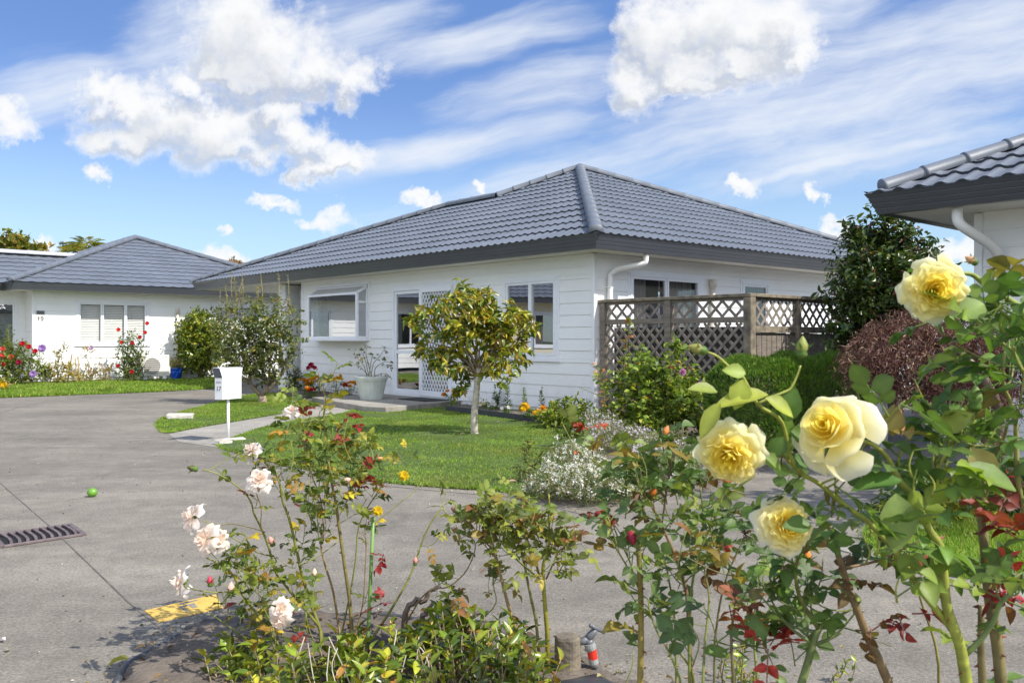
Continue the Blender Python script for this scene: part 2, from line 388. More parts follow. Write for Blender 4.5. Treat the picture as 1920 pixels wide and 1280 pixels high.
def window(root,O,A,Nn,a0,a1,z0,z1,lights=(1,),rails=(),name='window',glass='glass',label=None,sill=True,fw=.045,trim=.05,inner=None):
    M=frameM(O,A,Nn); mb=MB(); pb=MB()
    # facing boards round the opening, then the frame, then sashes
    t=trim
    if t:
        mb.bbox((a0-t,.0,z1),(a1+t,.024,z1+t*.8),.003,M=M); 
        mb.bbox((a0-t,.0,z0-.0),(a0,.022,z1-.001),.003,M=M); mb.bbox((a1,.0,z0-.0),(a1+t,.022,z1-.001),.003,M=M)
        if sill: mb.bbox((a0-t-.02,-.0,z0-t),(a1+t+.02,.045,z0-.001),.004,M=M)
    def ring(x0,x1,y0,y1,w,d0,d1):
        mb.bbox((x0,d0,y0),(x1,d1,y0+w),.003,M=M); mb.bbox((x0,d0,y1-w),(x1,d1,y1),.003,M=M)
        mb.bbox((x0,d0,y0+w),(x0+w,d1,y1-w),.003,M=M); mb.bbox((x1-w,d0,y0+w),(x1,d1,y1-w),.003,M=M)
    ring(a0,a1,z0,z1,fw,-.06,.032)
    tot=sum(lights); x=a0+fw; W=a1-a0-2*fw
    for k,l in enumerate(lights):
        w=W*l/tot; xa,xb=x,x+w
        ring(xa+.002,xb-.002,z0+fw+.002,z1-fw-.002,.038,-.04,.018+.012*(k%2))
        for rz in rails: mb.bbox((xa+.04,-.038,rz-.03),(xb-.04,.02+.012*(k%2),rz+.03),.003,M=M)
        V=np.array([[xa+.03,-.008,z0+fw+.03],[xb-.03,-.008,z0+fw+.03],[xb-.03,-.008,z1-fw-.03],[xa+.03,-.008,z1-fw-.03]])@M[:3,:3].T+M[:3,3]
        pb.add(V,[(0,1,2,3)]); x+=w
    f=mb.build(name,MT['joinery'],root,world=False)
    if label: f['label']=label
    pb.build('pane',MT[glass],f,world=False)
    if inner:                                     # curtains or blinds just inside
        ib=MB()
        if inner=='blind':
            z=z0+fw+.05
            while z<z1-fw-.03:
                V=np.array([[a0+fw+.02,-.060,z-.019],[a1-fw-.02,-.060,z-.019],[a1-fw-.02,-.085,z+.022],[a0+fw+.02,-.085,z+.022]])@M[:3,:3].T+M[:3,3]
                ib.add(V,[(0,1,2,3)]); z+=.046
            ib.build('blind',MT['blind'],f,world=False)
        else:
            for s,e in inner:
                n=60; xs=np.linspace(a0+(a1-a0)*s,a0+(a1-a0)*e,n); dd=-.13+.022*np.sin(xs*70)+.01*np.sin(xs*31)
                V=np.vstack([np.c_[xs,dd,np.full(n,z0+.03)],np.c_[xs,dd,np.full(n,z1-.05)]])@M[:3,:3].T+M[:3,3]
                ib=MB(); ib.add(V,[(i,i+1,i+1+n,i+n) for i in range(n-1)])
                ib.build('curtain',MT['curtain'],f,smooth=True,world=False)
    return f
def sweep(mb,prof,path,mat=0,closed=False,sides=None):
    # prof: (out, z) pairs; path: plan points walked with outside on the right
    path=np.asarray(path,float)[:,:2]; n=len(path); V=[]
    for i in range(n):
        dirs=[]
        if closed or i>0: dirs.append(unit(path[i]-path[i-1]))
        if closed or i<n-1: dirs.append(unit(path[(i+1)%n]-path[i]))
        nr=[np.array([d[1],-d[0]]) for d in dirs]
        b=unit(sum(nr)); k=1/max(.3,np.dot(b,nr[0]))
        for o,z in prof: V.append((*(path[i]+b*k*o),z))
    m=len(prof); f=[]
    for i in range(n if closed else n-1):
        for j in range(m-1):
            a=i*m+j; c=((i+1)%n)*m+j
            f.append((a,c,c+1,a+1))
    mb.add(V,f,mat)
    if not closed: mb.add(V[:m],[tuple(range(m))],mat); mb.add(V[-m:],[tuple(range(m-1,-1,-1))],mat)
def gutter_profile(z0,z1,lean):
    h=z1-z0; p=[(-.10,z0+.004),(0,z0)]
    for k in range(1,4):
        t=k/4
        p+=[(lean*t-.001,z0+h*(t-.03)),(lean*t-.006,z0+h*(t-.015)),(lean*t-.006,z0+h*(t+.012)),(lean*t+.001,z0+h*(t+.028))]
    p+=[(lean,z1-.012),(lean+.008,z1-.006),(lean,z1),(lean-.02,z1-.003),(lean-.03,z1-.05),(-.05,z1-.06)]
    return p
def tile_face(mb,O,ex,ey,L,H,clips,pitch=.36,per=.17,amp=.020,step=.026):
    O=np.array(O,float); ex=unit(ex); ey=unit(ey); nz=np.cross(ex,ey)
    if nz[2]<0: nz=-nz
    # pressed tile profile across one period: broad pan, then a roll
    ph=np.array([0,.30,.42,.56,.72,.86]); hh=np.array([0,.05,.55,1,.95,.35])*amp
    n=int(math.ceil(L/per)); xs=(np.arange(n)[:,None]+ph[None]).ravel()*per; hs=np.tile(hh,n)
    xs=np.append(xs,n*per); hs=np.append(hs,0)
    rows=int(math.ceil(H/pitch)); bm=bmesh.new(); m=len(xs)
    for r in range(rows):
        y0=r*pitch; y1=y0+pitch
        jit=.004*RS.uniform(-1,1)
        def line(y,h): return [bm.verts.new(O+ex*x+ey*y+nz*(hz+h)) for x,hz in zip(xs,hs)]
        a=line(y0+.012,-.004); b=line(y0-.008,step+jit); c=line(y1,0.002)
        for i in range(m-1):
            bm.faces.new((a[i],a[i+1],b[i+1],b[i])); bm.faces.new((b[i],b[i+1],c[i+1],c[i]))
    for co,no in clips:
        bmesh.ops.bisect_plane(bm,geom=bm.verts[:]+bm.edges[:]+bm.faces[:],plane_co=Vector(co),plane_no=Vector(no),clear_outer=True)
    bm.verts.index_update()
    V=np.array([v.co for v in bm.verts])
    if len(V): mb.add(V,[tuple(v.index for v in f.verts) for f in bm.faces])
    bm.free()
def ridge_caps(mb,p0,p1,r=.095,seg=.40,lift=.03,sides=8):
    p0=np.array(p0,float); p1=np.array(p1,float); d=unit(p1-p0); L=np.linalg.norm(p1-p0)
    x=unit(np.cross(d,(0,0,1))); z=np.cross(x,d); n=max(1,int(round(L/seg))); s=L/n
    a=np.linspace(-.12*np.pi,1.12*np.pi,sides+1)
    for k in range(n):
        V=[]
        for t,rr in ((0,r*1.10),(.05,r*1.14),(.09,r*1.05),(1.06,r*.97)):
            c=p0+d*(k*s+t*s)+np.array([0,0,lift])
            for q in a: V.append(c+rr*(np.cos(q)*x+.8*np.sin(q)*z))
        V.append(p0+d*(k*s)+np.array([0,0,lift])); m=sides+1
        f=[(i*m+j,i*m+j+1,(i+1)*m+j+1,(i+1)*m+j) for i in range(3) for j in range(sides)]
        f+=[(4*m,j+1,j) for j in range(sides)]
        mb.add(V,f)
def flatpoly(mb,pts,mat=0,flip=False):
    mb.add(pts,[tuple(range(len(pts)))[::-1] if flip else tuple(range(len(pts)))],mat)
X=np.array([1.,0,0]); Yv=np.array([0,1.,0]); Z=np.array([0,0,1.])
DX=np.array([.66,-.751,0])/np.hypot(.66,.751); DY=np.array([DX[1]*-1,DX[0],0])    # house axes on plan
ROT=math.atan2(DX[1],DX[0])
ZE0,ZE1=2.44,2.65                                   # gutter underside and lip

# ================================================================== MAIN HOUSE
Hh=thing('bungalow','white weatherboard bungalow with grey hip roof, bay window and glazed front door, in the middle','house',(1.22,12.93,0),ROT)
XL=-8.97
# walls
door=(-5.33,-3.38,.10,2.15); win=(-2.03,-.77,.87,2.13); bay=(-8.25,-6.22,1.18,2.28)
mb=MB(); boards(mb,(0,0,0),X,-Yv,XL,-.035,.10,2.45,[(door[0],door[1],0,door[3]),win,bay])
mb.box((XL,.004,0),(-.02,.03,.099)); w1=mb.build('wall',MT['board'],Hh,world=False)
sdoor=(.78,2.56,.12,2.19); kdoor=(3.76,4.60,.12,2.19)
mb=MB(); boards(mb,(0,0,0),Yv,X,.035,10.3,.10,2.45,[(sdoor[0],sdoor[1],0,sdoor[3]),(kdoor[0],kdoor[1],0,kdoor[3])])
mb.build('wall',MT['board'],Hh,world=False)
mb=MB(); mb.box((-10.2,10.3,0),(0,10.36,2.45)); mb.box((-10.2,0.9,0),(-10.14,10.29,2.45)); mb.build('wall',MT['board'],Hh,world=False)
mb=MB(); mb.bbox((-.055,-.03,.08),(.02,.045,2.44),.006); mb.build('corner_board',MT['trim'],Hh,world=False); mb=MB(); mb.bbox((XL-.03,-.028,.08),(XL+.035,.04,2.44),.006)
mb.build('corner_board',MT['trim'],Hh,world=False)
# inner partition so panes look into dim rooms
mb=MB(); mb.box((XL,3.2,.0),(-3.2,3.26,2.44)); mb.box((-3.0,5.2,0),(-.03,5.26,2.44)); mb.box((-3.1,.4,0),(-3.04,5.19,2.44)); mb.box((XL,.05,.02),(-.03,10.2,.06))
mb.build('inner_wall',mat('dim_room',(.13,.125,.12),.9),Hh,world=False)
# front window, sliding door with screen, bay
window(Hh,(0,0,0),X,-Yv,*win,lights=(1,1))
M=frameM((0,0,0),X,-Yv)
mb=MB(); pb=MB(); sb=MB()
a0,a1,z0,z1=door; am=(a0+a1)/2
mb.bbox((a0-.04,0,z0),(a0,.025,z1),.003,M=M); mb.bbox((a1,0,z0),(a1+.12,.025,z1),.003,M=M); mb.bbox((a0-.04,0,z1),(a1+.12,.028,z1+.04),.003,M=M)
mb.bbox((a0,-.07,z0),(a0+.06,.04,z1),.004,M=M); mb.bbox((a1-.06,-.07,z0),(a1,.04,z1),.004,M=M); mb.bbox((a0+.06,-.07,z1-.06),(a1-.06,.04,z1),.004,M=M); mb.bbox((a0+.06,-.07,z0),(a1-.06,.045,z0+.06),.004,M=M)
for x0,x1 in ((a0+.062,am+.03),(am-.03,a1-.062)):
    d1=.0 if x0<am-.1 else -.025
    for q in ((x0,x0+.05,z0+.062,z1-.062),(x1-.05,x1,z0+.062,z1-.062),(x0+.05,x1-.05,z0+.062,z0+.13),(x0+.05,x1-.05,z1-.12,z1-.062),(x0+.05,x1-.05,z0+.80,z0+.86)):
        mb.bbox((q[0],d1-.04,q[2]),(q[1],d1+.012,q[3]),.003,M=M)
    V=np.array([[x0+.03,d1-.014,z0+.1],[x1-.03,d1-.014,z0+.1],[x1-.03,d1-.014,z1-.1],[x0+.03,d1-.014,z1-.1]])@M[:3,:3].T+M[:3,3]
    pb.add(V,[(0,1,2,3)])
dd=mb.build('sliding_door',MT['joinery'],Hh,world=False); pb.build('pane',MT['glass'],dd,world=False)
hb=MB(); hb.bbox((am-.05,.012,1.02),(am-.02,.05,1.2),.004,M=M); hb.build('handle',MT['joinery'],dd,world=False)
x0,x1=am-.02,a1-.02
for q in ((x0,x0+.085,z0+.03,z1-.02),(x1-.085,x1,z0+.03,z1-.02),(x0+.085,x1-.085,z0+.03,z0+.13),(x0+.085,x1-.085,z1-.12,z1-.02)):
    sb.bbox((q[0],.042,q[2]),(q[1],.075,q[3]),.004,M=M)
xa,xb,ya,yb=x0+.085,x1-.085,z0+.13,z1-.12; pitch=.085; slope=1.75
nn=int((xb-xa)/pitch)
for sgn in (1,-1):                                   # diamond grille strands, clipped to the screen frame
    k=-60
    while k<60:
        xs=xa+k*pitch
        pts=[]
        for z in np.linspace(ya,yb,2): pts.append((xs+sgn*(z-ya)/slope,z))
        (xA,zA),(xB,zB)=pts
        def at(x): return zA+(x-xA)/(xB-xA)*(zB-zA)
        if xA<xa: zA2=at(xa); pA=(xa,zA2)
        elif xA>xb: pA=(xb,at(xb))
        else: pA=(xA,zA)
        if xB<xa: pB=(xa,at(xa))
        elif xB>xb: pB=(xb,at(xb))
        else: pB=(xB,zB)
        if ya-1e-6<=pA[1]<=yb+1e-6 and ya-1e-6<=pB[1]<=yb+1e-6 and abs(pA[1]-pB[1])>.01:
            q=[np.array([p[0],.055+.004*sgn,p[1]]) for p in (pA,pB)]
            q=[M[:3,:3]@v+M[:3,3] for v in q]
            sb.beam(q[0],q[1],.015,.011,up=-Yv)
        k+=1
sb.build('security_screen',MT['screen'],Hh,world=False)
# box window standing proud of the wall with a sloping glazed top
a0,a1,z0,z1=bay; pr=.28; zf=2.12
mb=MB(); pb=MB(); b2=MB()
def V3(a,d,z): return M[:3,:3]@np.array([a,d,z],float)+M[:3,3]
mb.bbox((a0-.06,0,z1),(a1+.08,.05,z1+.05),.004,M=M)
mb.bbox((a0-.05,0,z0-.04),(a0,.026,z1),.004,M=M); mb.bbox((a1,0,z0-.04),(a1+.07,.026,z1),.004,M=M)
mb.bbox((a0,0,z0-.045),(a1,pr+.03,z0),.004,M=M)
for a in (a0,a1-.05):
    mb.bbox((a,pr-.05,z0),(a+.05,pr,zf),.004,M=M); mb.bbox((a,0,z0),(a+.05,.05,z1-.01),.004,M=M)
    mb.bbox((a,.05,z0),(a+.05,pr-.05,z0+.05),.004,M=M)
    mb.beam(V3(a+.025,.0,z1-.03),V3(a+.025,pr-.02,zf-.015),.05,.05,b=.004)
    mb.bbox((a+.004,.05,zf-.22),(a+.046,pr-.05,zf-.18),.004,M=M)
mb.bbox((a0+.05,pr-.05,z0),(a1-.05,pr,z0+.05),.004,M=M); mb.beam(V3(a0+.05,pr-.025,zf-.025),V3(a1-.05,pr-.025,zf-.025),.05,.045,b=.004)
mb.beam(V3(a0+.05,.02,z1-.03),V3(a1-.05,.02,z1-.03),.05,.05,b=.004)
for q in ([(a0+.03,pr-.02,z0+.03),(a1-.03,pr-.02,z0+.03),(a1-.03,pr-.02,zf-.03),(a0+.03,pr-.02,zf-.03)],
          [(a1-.02,.02,z0+.03),(a1-.02,pr-.02,z0+.03),(a1-.02,pr-.02,zf-.02),(a1-.02,.02,z1-.05)],
          [(a0+.02,.02,z0+.03),(a0+.02,pr-.02,z0+.03),(a0+.02,pr-.02,zf-.02),(a0+.02,.02,z1-.05)]):
    pb.add([V3(*p) for p in q],[(0,1,2,3)])
b2.add([V3(a0+.03,pr-.03,zf-.012),V3(a1-.03,pr-.03,zf-.012),V3(a1-.03,.02,z1-.02),V3(a0+.03,.02,z1-.02)],[(0,1,2,3)])
f=mb.build('bay_window',MT['joinery'],Hh,world=False); pb.build('pane',MT['glass'],f,world=False); b2.build('sloping_pane',MT['grey_door'],f,world=False)
# side openings
window(Hh,(0,0,0),Yv,X,*sdoor,lights=(1,1),name='glass_door',glass='glass_dark',sill=False,inner=[(.02,.30),(.58,.97)])
window(Hh,(0,0,0),Yv,X,*kdoor,lights=(1,),rails=(1.05,),name='back_door',glass='glass_dark',sill=False)
# garage end: recessed ribbed door, dark reveal, white post
mb=MB()
for k in range(11):
    z=.02+k*.21; mb.bbox((-9.56,.23,z),(XL-.03,.26,z+.195),.008)
mb.build('garage_door',MT['grey_door'],Hh,world=False)
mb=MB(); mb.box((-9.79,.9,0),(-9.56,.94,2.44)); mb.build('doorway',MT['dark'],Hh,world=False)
mb=MB(); mb.bbox((-10.14,-.02,0),(-9.79,.86,2.435),.01); mb.build('post',MT['trim'],Hh,world=False)
# roof
e=.6; Er=np.array([e,-e,ZE1]); El=np.array([-13.9,-e,ZE1]); pz=.475
Ap=np.array([-4.15,4.55-e,ZE1+4.55*pz]); Bp=np.array([-5.4,3.3-e,ZE1+3.3*pz]); Dp=np.array([-7.1,3.3-e,ZE1+3.3*pz])
Br=np.array([e,11.5-e,ZE1]); Bl=np.array([-13.9,7.0,ZE1])
def clip(p,q,inside):                             # upright plane through the plan line p-q keeping the side of `inside`
    d=np.array([q[0]-p[0],q[1]-p[1]]); n=np.array([d[1],-d[0],0]); 
    if np.dot(n[:2],np.array(inside[:2])-p[:2])>0: n=-n
    return ((p[0],p[1],0.0),tuple(unit(n)))
mb=MB(); ey=unit((0,1,pz)); c1=np.array([-2,.3]); 
tile_face(mb,(0.6,-e,ZE1-.02),-X,ey,6.0,5.1,[clip(Er,Ap,c1),clip(Ap,Bp,c1),((-5.4,0,0),(-1,0,0))])
tile_face(mb,(0.6-.17*35,-e,ZE1-.02),-X,ey,8.8,3.72,[clip(Dp,El,(-8,0)),((-5.4,0,0),(1,0,0)),((0,2.7,0),(0,1,0))])
sp=(Ap[2]-ZE1)/(e-Ap[0]); ey2=unit((-1,0,sp))
tile_face(mb,(e,-e,ZE1-.02),Yv,ey2,11.6,5.3,[clip(Er,Ap,(0,3)),clip(Ap,Br,(0,3))])
flatpoly(mb,[Br,Bl,Dp,Bp]); flatpoly(mb,[Br,Bp,Ap]); flatpoly(mb,[Bl,El,Dp])
rf=mb.build('roof',MT['roof'],Hh,world=False)
mb=MB()
for p,q in ((Er,Ap),(El,Dp),(Br,Ap),(Bp,Ap),(Dp,Bp)): ridge_caps(mb,p,q)
mb.build('ridge_caps',MT['cap'],rf,smooth=False,world=False)
ring=[(-13.9,-e),(e,-e),(e,11.5-e),(-13.9,7.0)]
lean=.07
mb=MB(); sweep(mb,gutter_profile(ZE0,ZE1,lean),[(x*1.0-(.0),y) for x,y in [(-13.83,-e+.07),(e-.07,-e+.07),(e-.07,11.4-e),(-13.83,6.9)]],closed=True)
mb.build('gutter',MT['gutter'],Hh,world=False)
mb=MB(); mb.prism([(-13.8,-e+.1),(e-.1,-e+.1),(e-.1,11.3-e),(-13.8,6.8)],ZE0+.012,ZE0+.03); mb.build('soffit',MT['soffit'],Hh,world=False)
mb=MB(); mb.bbox((XL,-.02,2.38),(-.06,.0-.018+.03,ZE0+.01),.004); mb.bbox((-.012,.05,2.38),(.02,10.2,ZE0+.01),.004); mb.build('frieze_board',MT['trim'],Hh,world=False)
# pipes on the side wall
def pipe(root,pts,r,m,name,clips=()):
    mb=MB(); mb.tube(pts,r,12)
    for c in clips: mb.bbox((c[0]-.06,c[1]-.055,c[2]-.012),(c[0]+.05,c[1]+.055,c[2]+.012),.004)
    return mb.build(name,m,root,smooth=True,world=False)
pipe(Hh,catmull([(.46,.62,2.44),(.46,.62,2.36),(.44,.60,2.30),(.30,.48,2.26),(.16,.34,2.22),(.085,.27,2.14),(.075,.26,2.04),(.075,.26,1.2),(.075,.26,.02)],3),.042,MT['pvc'],'downpipe',[(.06,.26,1.95),(.06,.26,1.1)])
mb=MB(); mb.tube([(.07,2.82,.1),(.07,2.82,2.0)],.04,12); mb.tube([(.07,2.82,2.0),(.07,2.82,2.04),(.08,2.82,2.06),(.08,2.82,2.18)],[.04,.05,.062,.062],12); mb.build('vent_pipe',MT['oldpvc'],Hh,smooth=True,world=False)

# ================================================================== LEFT HOUSE
Hl=thing('bungalow','smaller white bungalow at left with slatted blinds and dahlias along its sunny wall','house',(-12.6,23.02,0),ROT+math.pi/2)
# local x runs along the sunny wall, local y goes in
lw=(1.07,2.94,1.02,2.20); lw2=(4.85,6.32,1.02,2.20); ww=(-2.4,-.22,.88,2.18)
mb=MB(); boards(mb,(0,0,0),X,-Yv,.03,13.5,.12,2.45,[lw,lw2]); mb.box((0,.004,0),(13.5,.03,.119)); mb.build('wall',MT['board'],Hl,world=False)
mb=MB(); boards(mb,(0,.85,0),Yv*-1,-X,.0,.82,.12,2.45); boards(mb,(-9,.85,0),X,-Yv,0,9,.12,2.45,[(ww[0]+9,ww[1]+9,ww[2],ww[3]),(3.0,4.8,.9,2.15)]); mb.build('wall',MT['board'],Hl,world=False)
mb=MB(); mb.bbox((-.03,-.025,.1),(.045,.03,2.44),.006); mb.build('corner_board',MT['trim'],Hl,world=False)
window(Hl,(0,0,0),X,-Yv,*lw,lights=(1,1.05,.95),inner='blind',glass='glass_clear')
window(Hl,(0,0,0),X,-Yv,*lw2,lights=(1,1),inner='blind',glass='glass_clear')
window(Hl,(0,.85,0),X,-Yv,*ww,lights=(1,1,1),inner='blind',glass='glass')
window(Hl,(-9,.85,0),X,-Yv,3.0,4.8,.9,2.15,lights=(1,1),inner=[(.0,.2),(.8,1)],glass='glass_dark')
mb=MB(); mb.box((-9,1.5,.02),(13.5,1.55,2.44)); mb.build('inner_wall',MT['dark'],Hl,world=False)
mb=MB(); mb.tube([(3.76,-.06,.25),(3.76,-.06,1.92)],.035,10); mb.tube([(3.76,-.06,1.9),(3.76,-.06,2.06)],[.055,.055],10); mb.build('vent_pipe',MT['oldpvc'],Hl,smooth=True,world=False)
e2=.62; s2=9.04; pz2=.40; h2=s2/2*pz2
c0=np.array([-.66,-e2,ZE1]); c1r=c0+np.array([s2,0,0]); apx=np.array([c0[0]+s2/2,-e2+s2/2,ZE1+h2]); cb=c0+np.array([0,s2,0]); cbr=c1r+np.array([0,s2,0])
mb=MB()
tile_face(mb,(c0[0],-e2,ZE1-.02),X,unit((0,1,pz2)),s2,5.0,[clip(c0,apx,(3,0)),clip(c1r,apx,(3,0))],per=.30,amp=.014,step=.020)
tile_face(mb,(c0[0],c0[1]+s2,ZE1-.02),-Yv,unit((1,0,pz2)),s2,5.0,[clip(c0,apx,(0,3)),clip(cb,apx,(0,3))],per=.30,amp=.014,step=.020)
flatpoly(mb,[c1r,cbr,apx]); flatpoly(mb,[cbr,cb,apx])
# low wing roof running off to the left, its ridge level
wy=.85-e2; wr=2.35
tile_face(mb,(-10,wy,ZE1-.02),X,unit((0,1,pz2)),14,wr*1.08,[],per=.30,amp=.014,step=.020)
flatpoly(mb,[(-10,wy+2*wr,ZE1),(4.0,wy+2*wr,ZE1),(4.0,wy+wr,ZE1+wr*pz2),(-10,wy+wr,ZE1+wr*pz2)])
# roof carried on to the right behind the other bungalow
flatpoly(mb,[(c1r[0]-.1,-e2+.03,ZE1-.02),(13.7,-e2+.03,ZE1-.02),(13.7,3,ZE1+.55),(c1r[0]-.1,3,ZE1+.55)])
rf=mb.build('roof',MT['roof'],Hl,world=False)
mb=MB(); ridge_caps(mb,c0,apx,.1); ridge_caps(mb,c1r,apx,.1); ridge_caps(mb,cb,apx,.1); mb.build('ridge_caps',MT['cap'],rf,world=False)
mb=MB(); ridge_caps(mb,(-10,wy+wr,ZE1+wr*pz2+.03),(1.9,wy+wr,ZE1+wr*pz2+.03),.1,.75); mb.build('ridge_caps',mat('bright_ridge_cap',(.42,.43,.45),.3),rf,world=False)
mb=MB(); sweep(mb,gutter_profile(ZE0,ZE1,.07),[(-10,wy+.07),(c0[0]+.07,wy+.07),(c0[0]+.07,-e2+.07),(13.7,-e2+.07)]); mb.build('gutter',MT['gutter'],Hl,world=False)
mb=MB(); mb.prism([(c0[0]+.1,-e2+.1),(13.6,-e2+.1),(13.6,8),(c0[0]+.1,8)],ZE0+.012,ZE0+.03); mb.prism([(-10,wy+.1),(c0[0]+.099,wy+.1),(c0[0]+.099,6),(-10,6)],ZE0+.012,ZE0+.03); mb.build('soffit',MT['soffit'],Hl,world=False)

# ================================================================== RIGHT HOUSE
Hr=thing('bungalow','near white bungalow cut off at the right edge, dark gutter corner and white elbow downpipe','house',(4.70,8.82,0),ROT)
mb=MB(); boards(mb,(0,0,0),X,-Yv,.03,7,.10,2.45,[(1.2,2.6,.9,2.1)]); mb.box((0,.004,0),(7,.03,.099)); mb.build('wall',MT['board'],Hr,world=False)
mb=MB(); boards(mb,(0,9,0),-Yv,-X,0,8.97,.10,2.45); mb.build('wall',MT['board'],Hr,world=False)
mb=MB(); mb.bbox((-.03,-.03,.08),(.05,.045,2.44),.006); mb.build('corner_board',MT['trim'],Hr,world=False)
window(Hr,(0,0,0),X,-Yv,1.2,2.6,.9,2.1,lights=(1,1))
e3=.70; g0=np.array([-e3-.07,-e3-.07,ZE1]); rp=np.array([4.2,4.2,ZE1+4.97*.45]); gr=np.array([9.5,-e3-.07,ZE1]); gb=np.array([-e3-.07,9.5,ZE1])
mb=MB()
tile_face(mb,(g0[0],g0[1],ZE1-.02),X,unit((0,1,.45)),9,5.4,[clip(g0,rp,(3,0)),clip(gr,rp,(3,0))],per=.2,amp=.026,step=.03)
tile_face(mb,(g0[0],9.5,ZE1-.02),-Yv,unit((1,0,.45)),10.3,5.4,[clip(g0,rp,(0,3)),clip(gb,rp,(0,3))],per=.2,amp=.026,step=.03)
rf=mb.build('roof',MT['roof'],Hr,world=False)
mb=MB(); ridge_caps(mb,g0+np.array([.1,.1,.03]),rp,.10,.42,sides=14); mb.build('ridge_caps',MT['cap'],rf,world=False,smooth=False)
mb=MB(); sweep(mb,gutter_profile(ZE0,ZE1,.09),[(-e3,9.4),(-e3,-e3),(9.4,-e3)][::1]); mb.build('gutter',MT['gutter'],Hr,world=False)
mb=MB(); mb.prism([(-e3+.03,-e3+.03),(9.3,-e3+.03),(9.3,9.3),(-e3+.03,9.3)],ZE0+.012,ZE0+.03); mb.build('soffit',MT['soffit'],Hr,world=False)
pipe(Hr,catmull([(.02,-.55,2.45),(.02,-.55,2.34),(.05,-.53,2.27),(.12,-.40,2.19),(.19,-.22,2.10),(.22,-.12,2.02),(.22,-.09,1.92),(.22,-.085,1.0),(.22,-.085,.02)],3),.05,MT['pvc'],'downpipe',[(.22,-.07,1.5)])
# ================================================================== bungalow across the drive, outside the frame, mirrored in the panes
Hn=thing('bungalow','grey roofed cream bungalow across the drive, seen only mirrored in the front windows','house',(-17.5,12.0,0),math.radians(82))
mb=MB(); boards(mb,(-9,0,0),X,-Yv,0,16,.1,2.45,[(5.5,7.3,.9,2.1),(11,12.8,.9,2.1)]); mb.build('wall',mat('cream_weatherboard',(.66,.61,.47),.6),Hn,world=False)
window(Hn,(-9,0,0),X,-Yv,5.5,7.3,.9,2.1,lights=(1,1),glass='glass_dark',inner=[(0,.2),(.8,1)]); window(Hn,(-9,0,0),X,-Yv,11,12.8,.9,2.1,lights=(1,1),glass='glass_dark',inner=[(0,.2),(.8,1)])
mb=MB(); tile_face(mb,(-9.6,-.6,2.62),X,unit((0,1,.45)),17.2,5.2,[clip((-9.6,-.6),(-4.9,4.1),(0,0)),clip((7.6,-.6),(2.9,4.1),(0,0))],per=.25,amp=.02,step=.03)
flatpoly(mb,[(-9.6,-.6,2.62),(-4.9,4.1,4.74),(-9.6,8.8,2.62)]); flatpoly(mb,[(7.6,-.6,2.62),(7.6,8.8,2.62),(2.9,4.1,4.74)]); mb.build('roof',MT['roof'],Hn,world=False)
mb=MB(); sweep(mb,gutter_profile(ZE0,ZE1,.07),[(-9.5,8),(-9.5,-.53),(7.5,-.53),(7.5,8)]); mb.build('gutter',MT['gutter'],Hn,world=False)
mb=MB(); mb.box((-9.4,-.5,2.45),(7.4,8,2.47)); mb.build('soffit',MT['soffit'],Hn,world=False)
# ------------------------------------------------------------------ ground
def inpoly(p,poly):
    x,y=p[:,0],p[:,1]; r=np.zeros(len(p),bool); n=len(poly); j=n-1
    for i in range(n):
        xi,yi=poly[i][:2]; xj,yj=poly[j][:2]
        c=((yi>y)!=(yj>y))&(x<(xj-xi)*(y-yi)/((yj-yi)+1e-12)+xi); r^=c; j=i
    return r
def Gp(pts,z=0): return np.array([G(a,b,z)[:2] for a,b in pts])
def smoothpoly(pts,k=3):
    pts=np.asarray(pts); n=len(pts); q=np.vstack([pts[-1:],pts,pts[:2]]); out=[]
    for i in range(1,n+1):
        a,b,c,d=q[i-1],q[i],q[i+1],q[i+2]
        for t in np.linspace(0,1,k,endpoint=False):
            out.append(.5*((2*b)+(-a+c)*t+(2*a-5*b+4*c-d)*t*t+(-a+3*b-3*c+d)*t**3))
    return np.array(out)
def sheet(name,poly,z,m,thick=.03,kind='structure'):
    mb=MB(); mb.prism(poly,z-thick,z); o=mb.build(name,m); tag(o,kind=kind); return o
mb=MB(); mb.add([(-400,-60,-.05),(400,-60,-.05),(400,900,-.05),(-400,900,-.05)],[(0,1,2,3)]); tag(mb.build('ground',MT['earth']),kind='structure')
sheet('driveway',[(-22,-6),(16,-6),(16,24),(4,34),(-26,34)],0,MT['concrete'],.04)

def lumpy(name,poly,z,amp,m,cell=.05,seed=1,mound=0):
    poly=np.asarray(poly); lo=poly.min(0); hi=poly.max(0); rs=np.random.RandomState(seed)
    nx=int((hi[0]-lo[0])/cell)+2; ny=int((hi[1]-lo[1])/cell)+2
    xs=lo[0]+np.arange(nx)*cell; ys=lo[1]+np.arange(ny)*cell
    gx,gy=np.meshgrid(xs,ys); h=rs.uniform(0,1,gx.shape)
    for _ in range(1): h=(h+np.roll(h,1,0)+np.roll(h,1,1)+np.roll(np.roll(h,1,0),1,1))/4
    big=np.sin(gx*5.1+1)*np.sin(gy*4.3)*.3
    pts=np.c_[gx.ravel(),gy.ravel()]; ins=inpoly(pts,poly).reshape(gx.shape)
    hz=np.where(ins,z+amp*(h+big)+mound,z-.02)
    V=np.c_[pts,hz.ravel()]
    jit=rs.uniform(-.3,.3,(len(V),2))*cell; V[:,:2]+=jit
    i,j=np.meshgrid(np.arange(ny-1),np.arange(nx-1),indexing='ij'); a=i*nx+j
    keep=ins[:-1,:-1]|ins[1:,:-1]|ins[:-1,1:]|ins[1:,1:]
    f=np.stack([a,a+1,a+nx+1,a+nx],-1)[keep]
    mb=MB(); mb.add(V,f); return tag(mb.build(name,m,smooth=False),kind='structure')
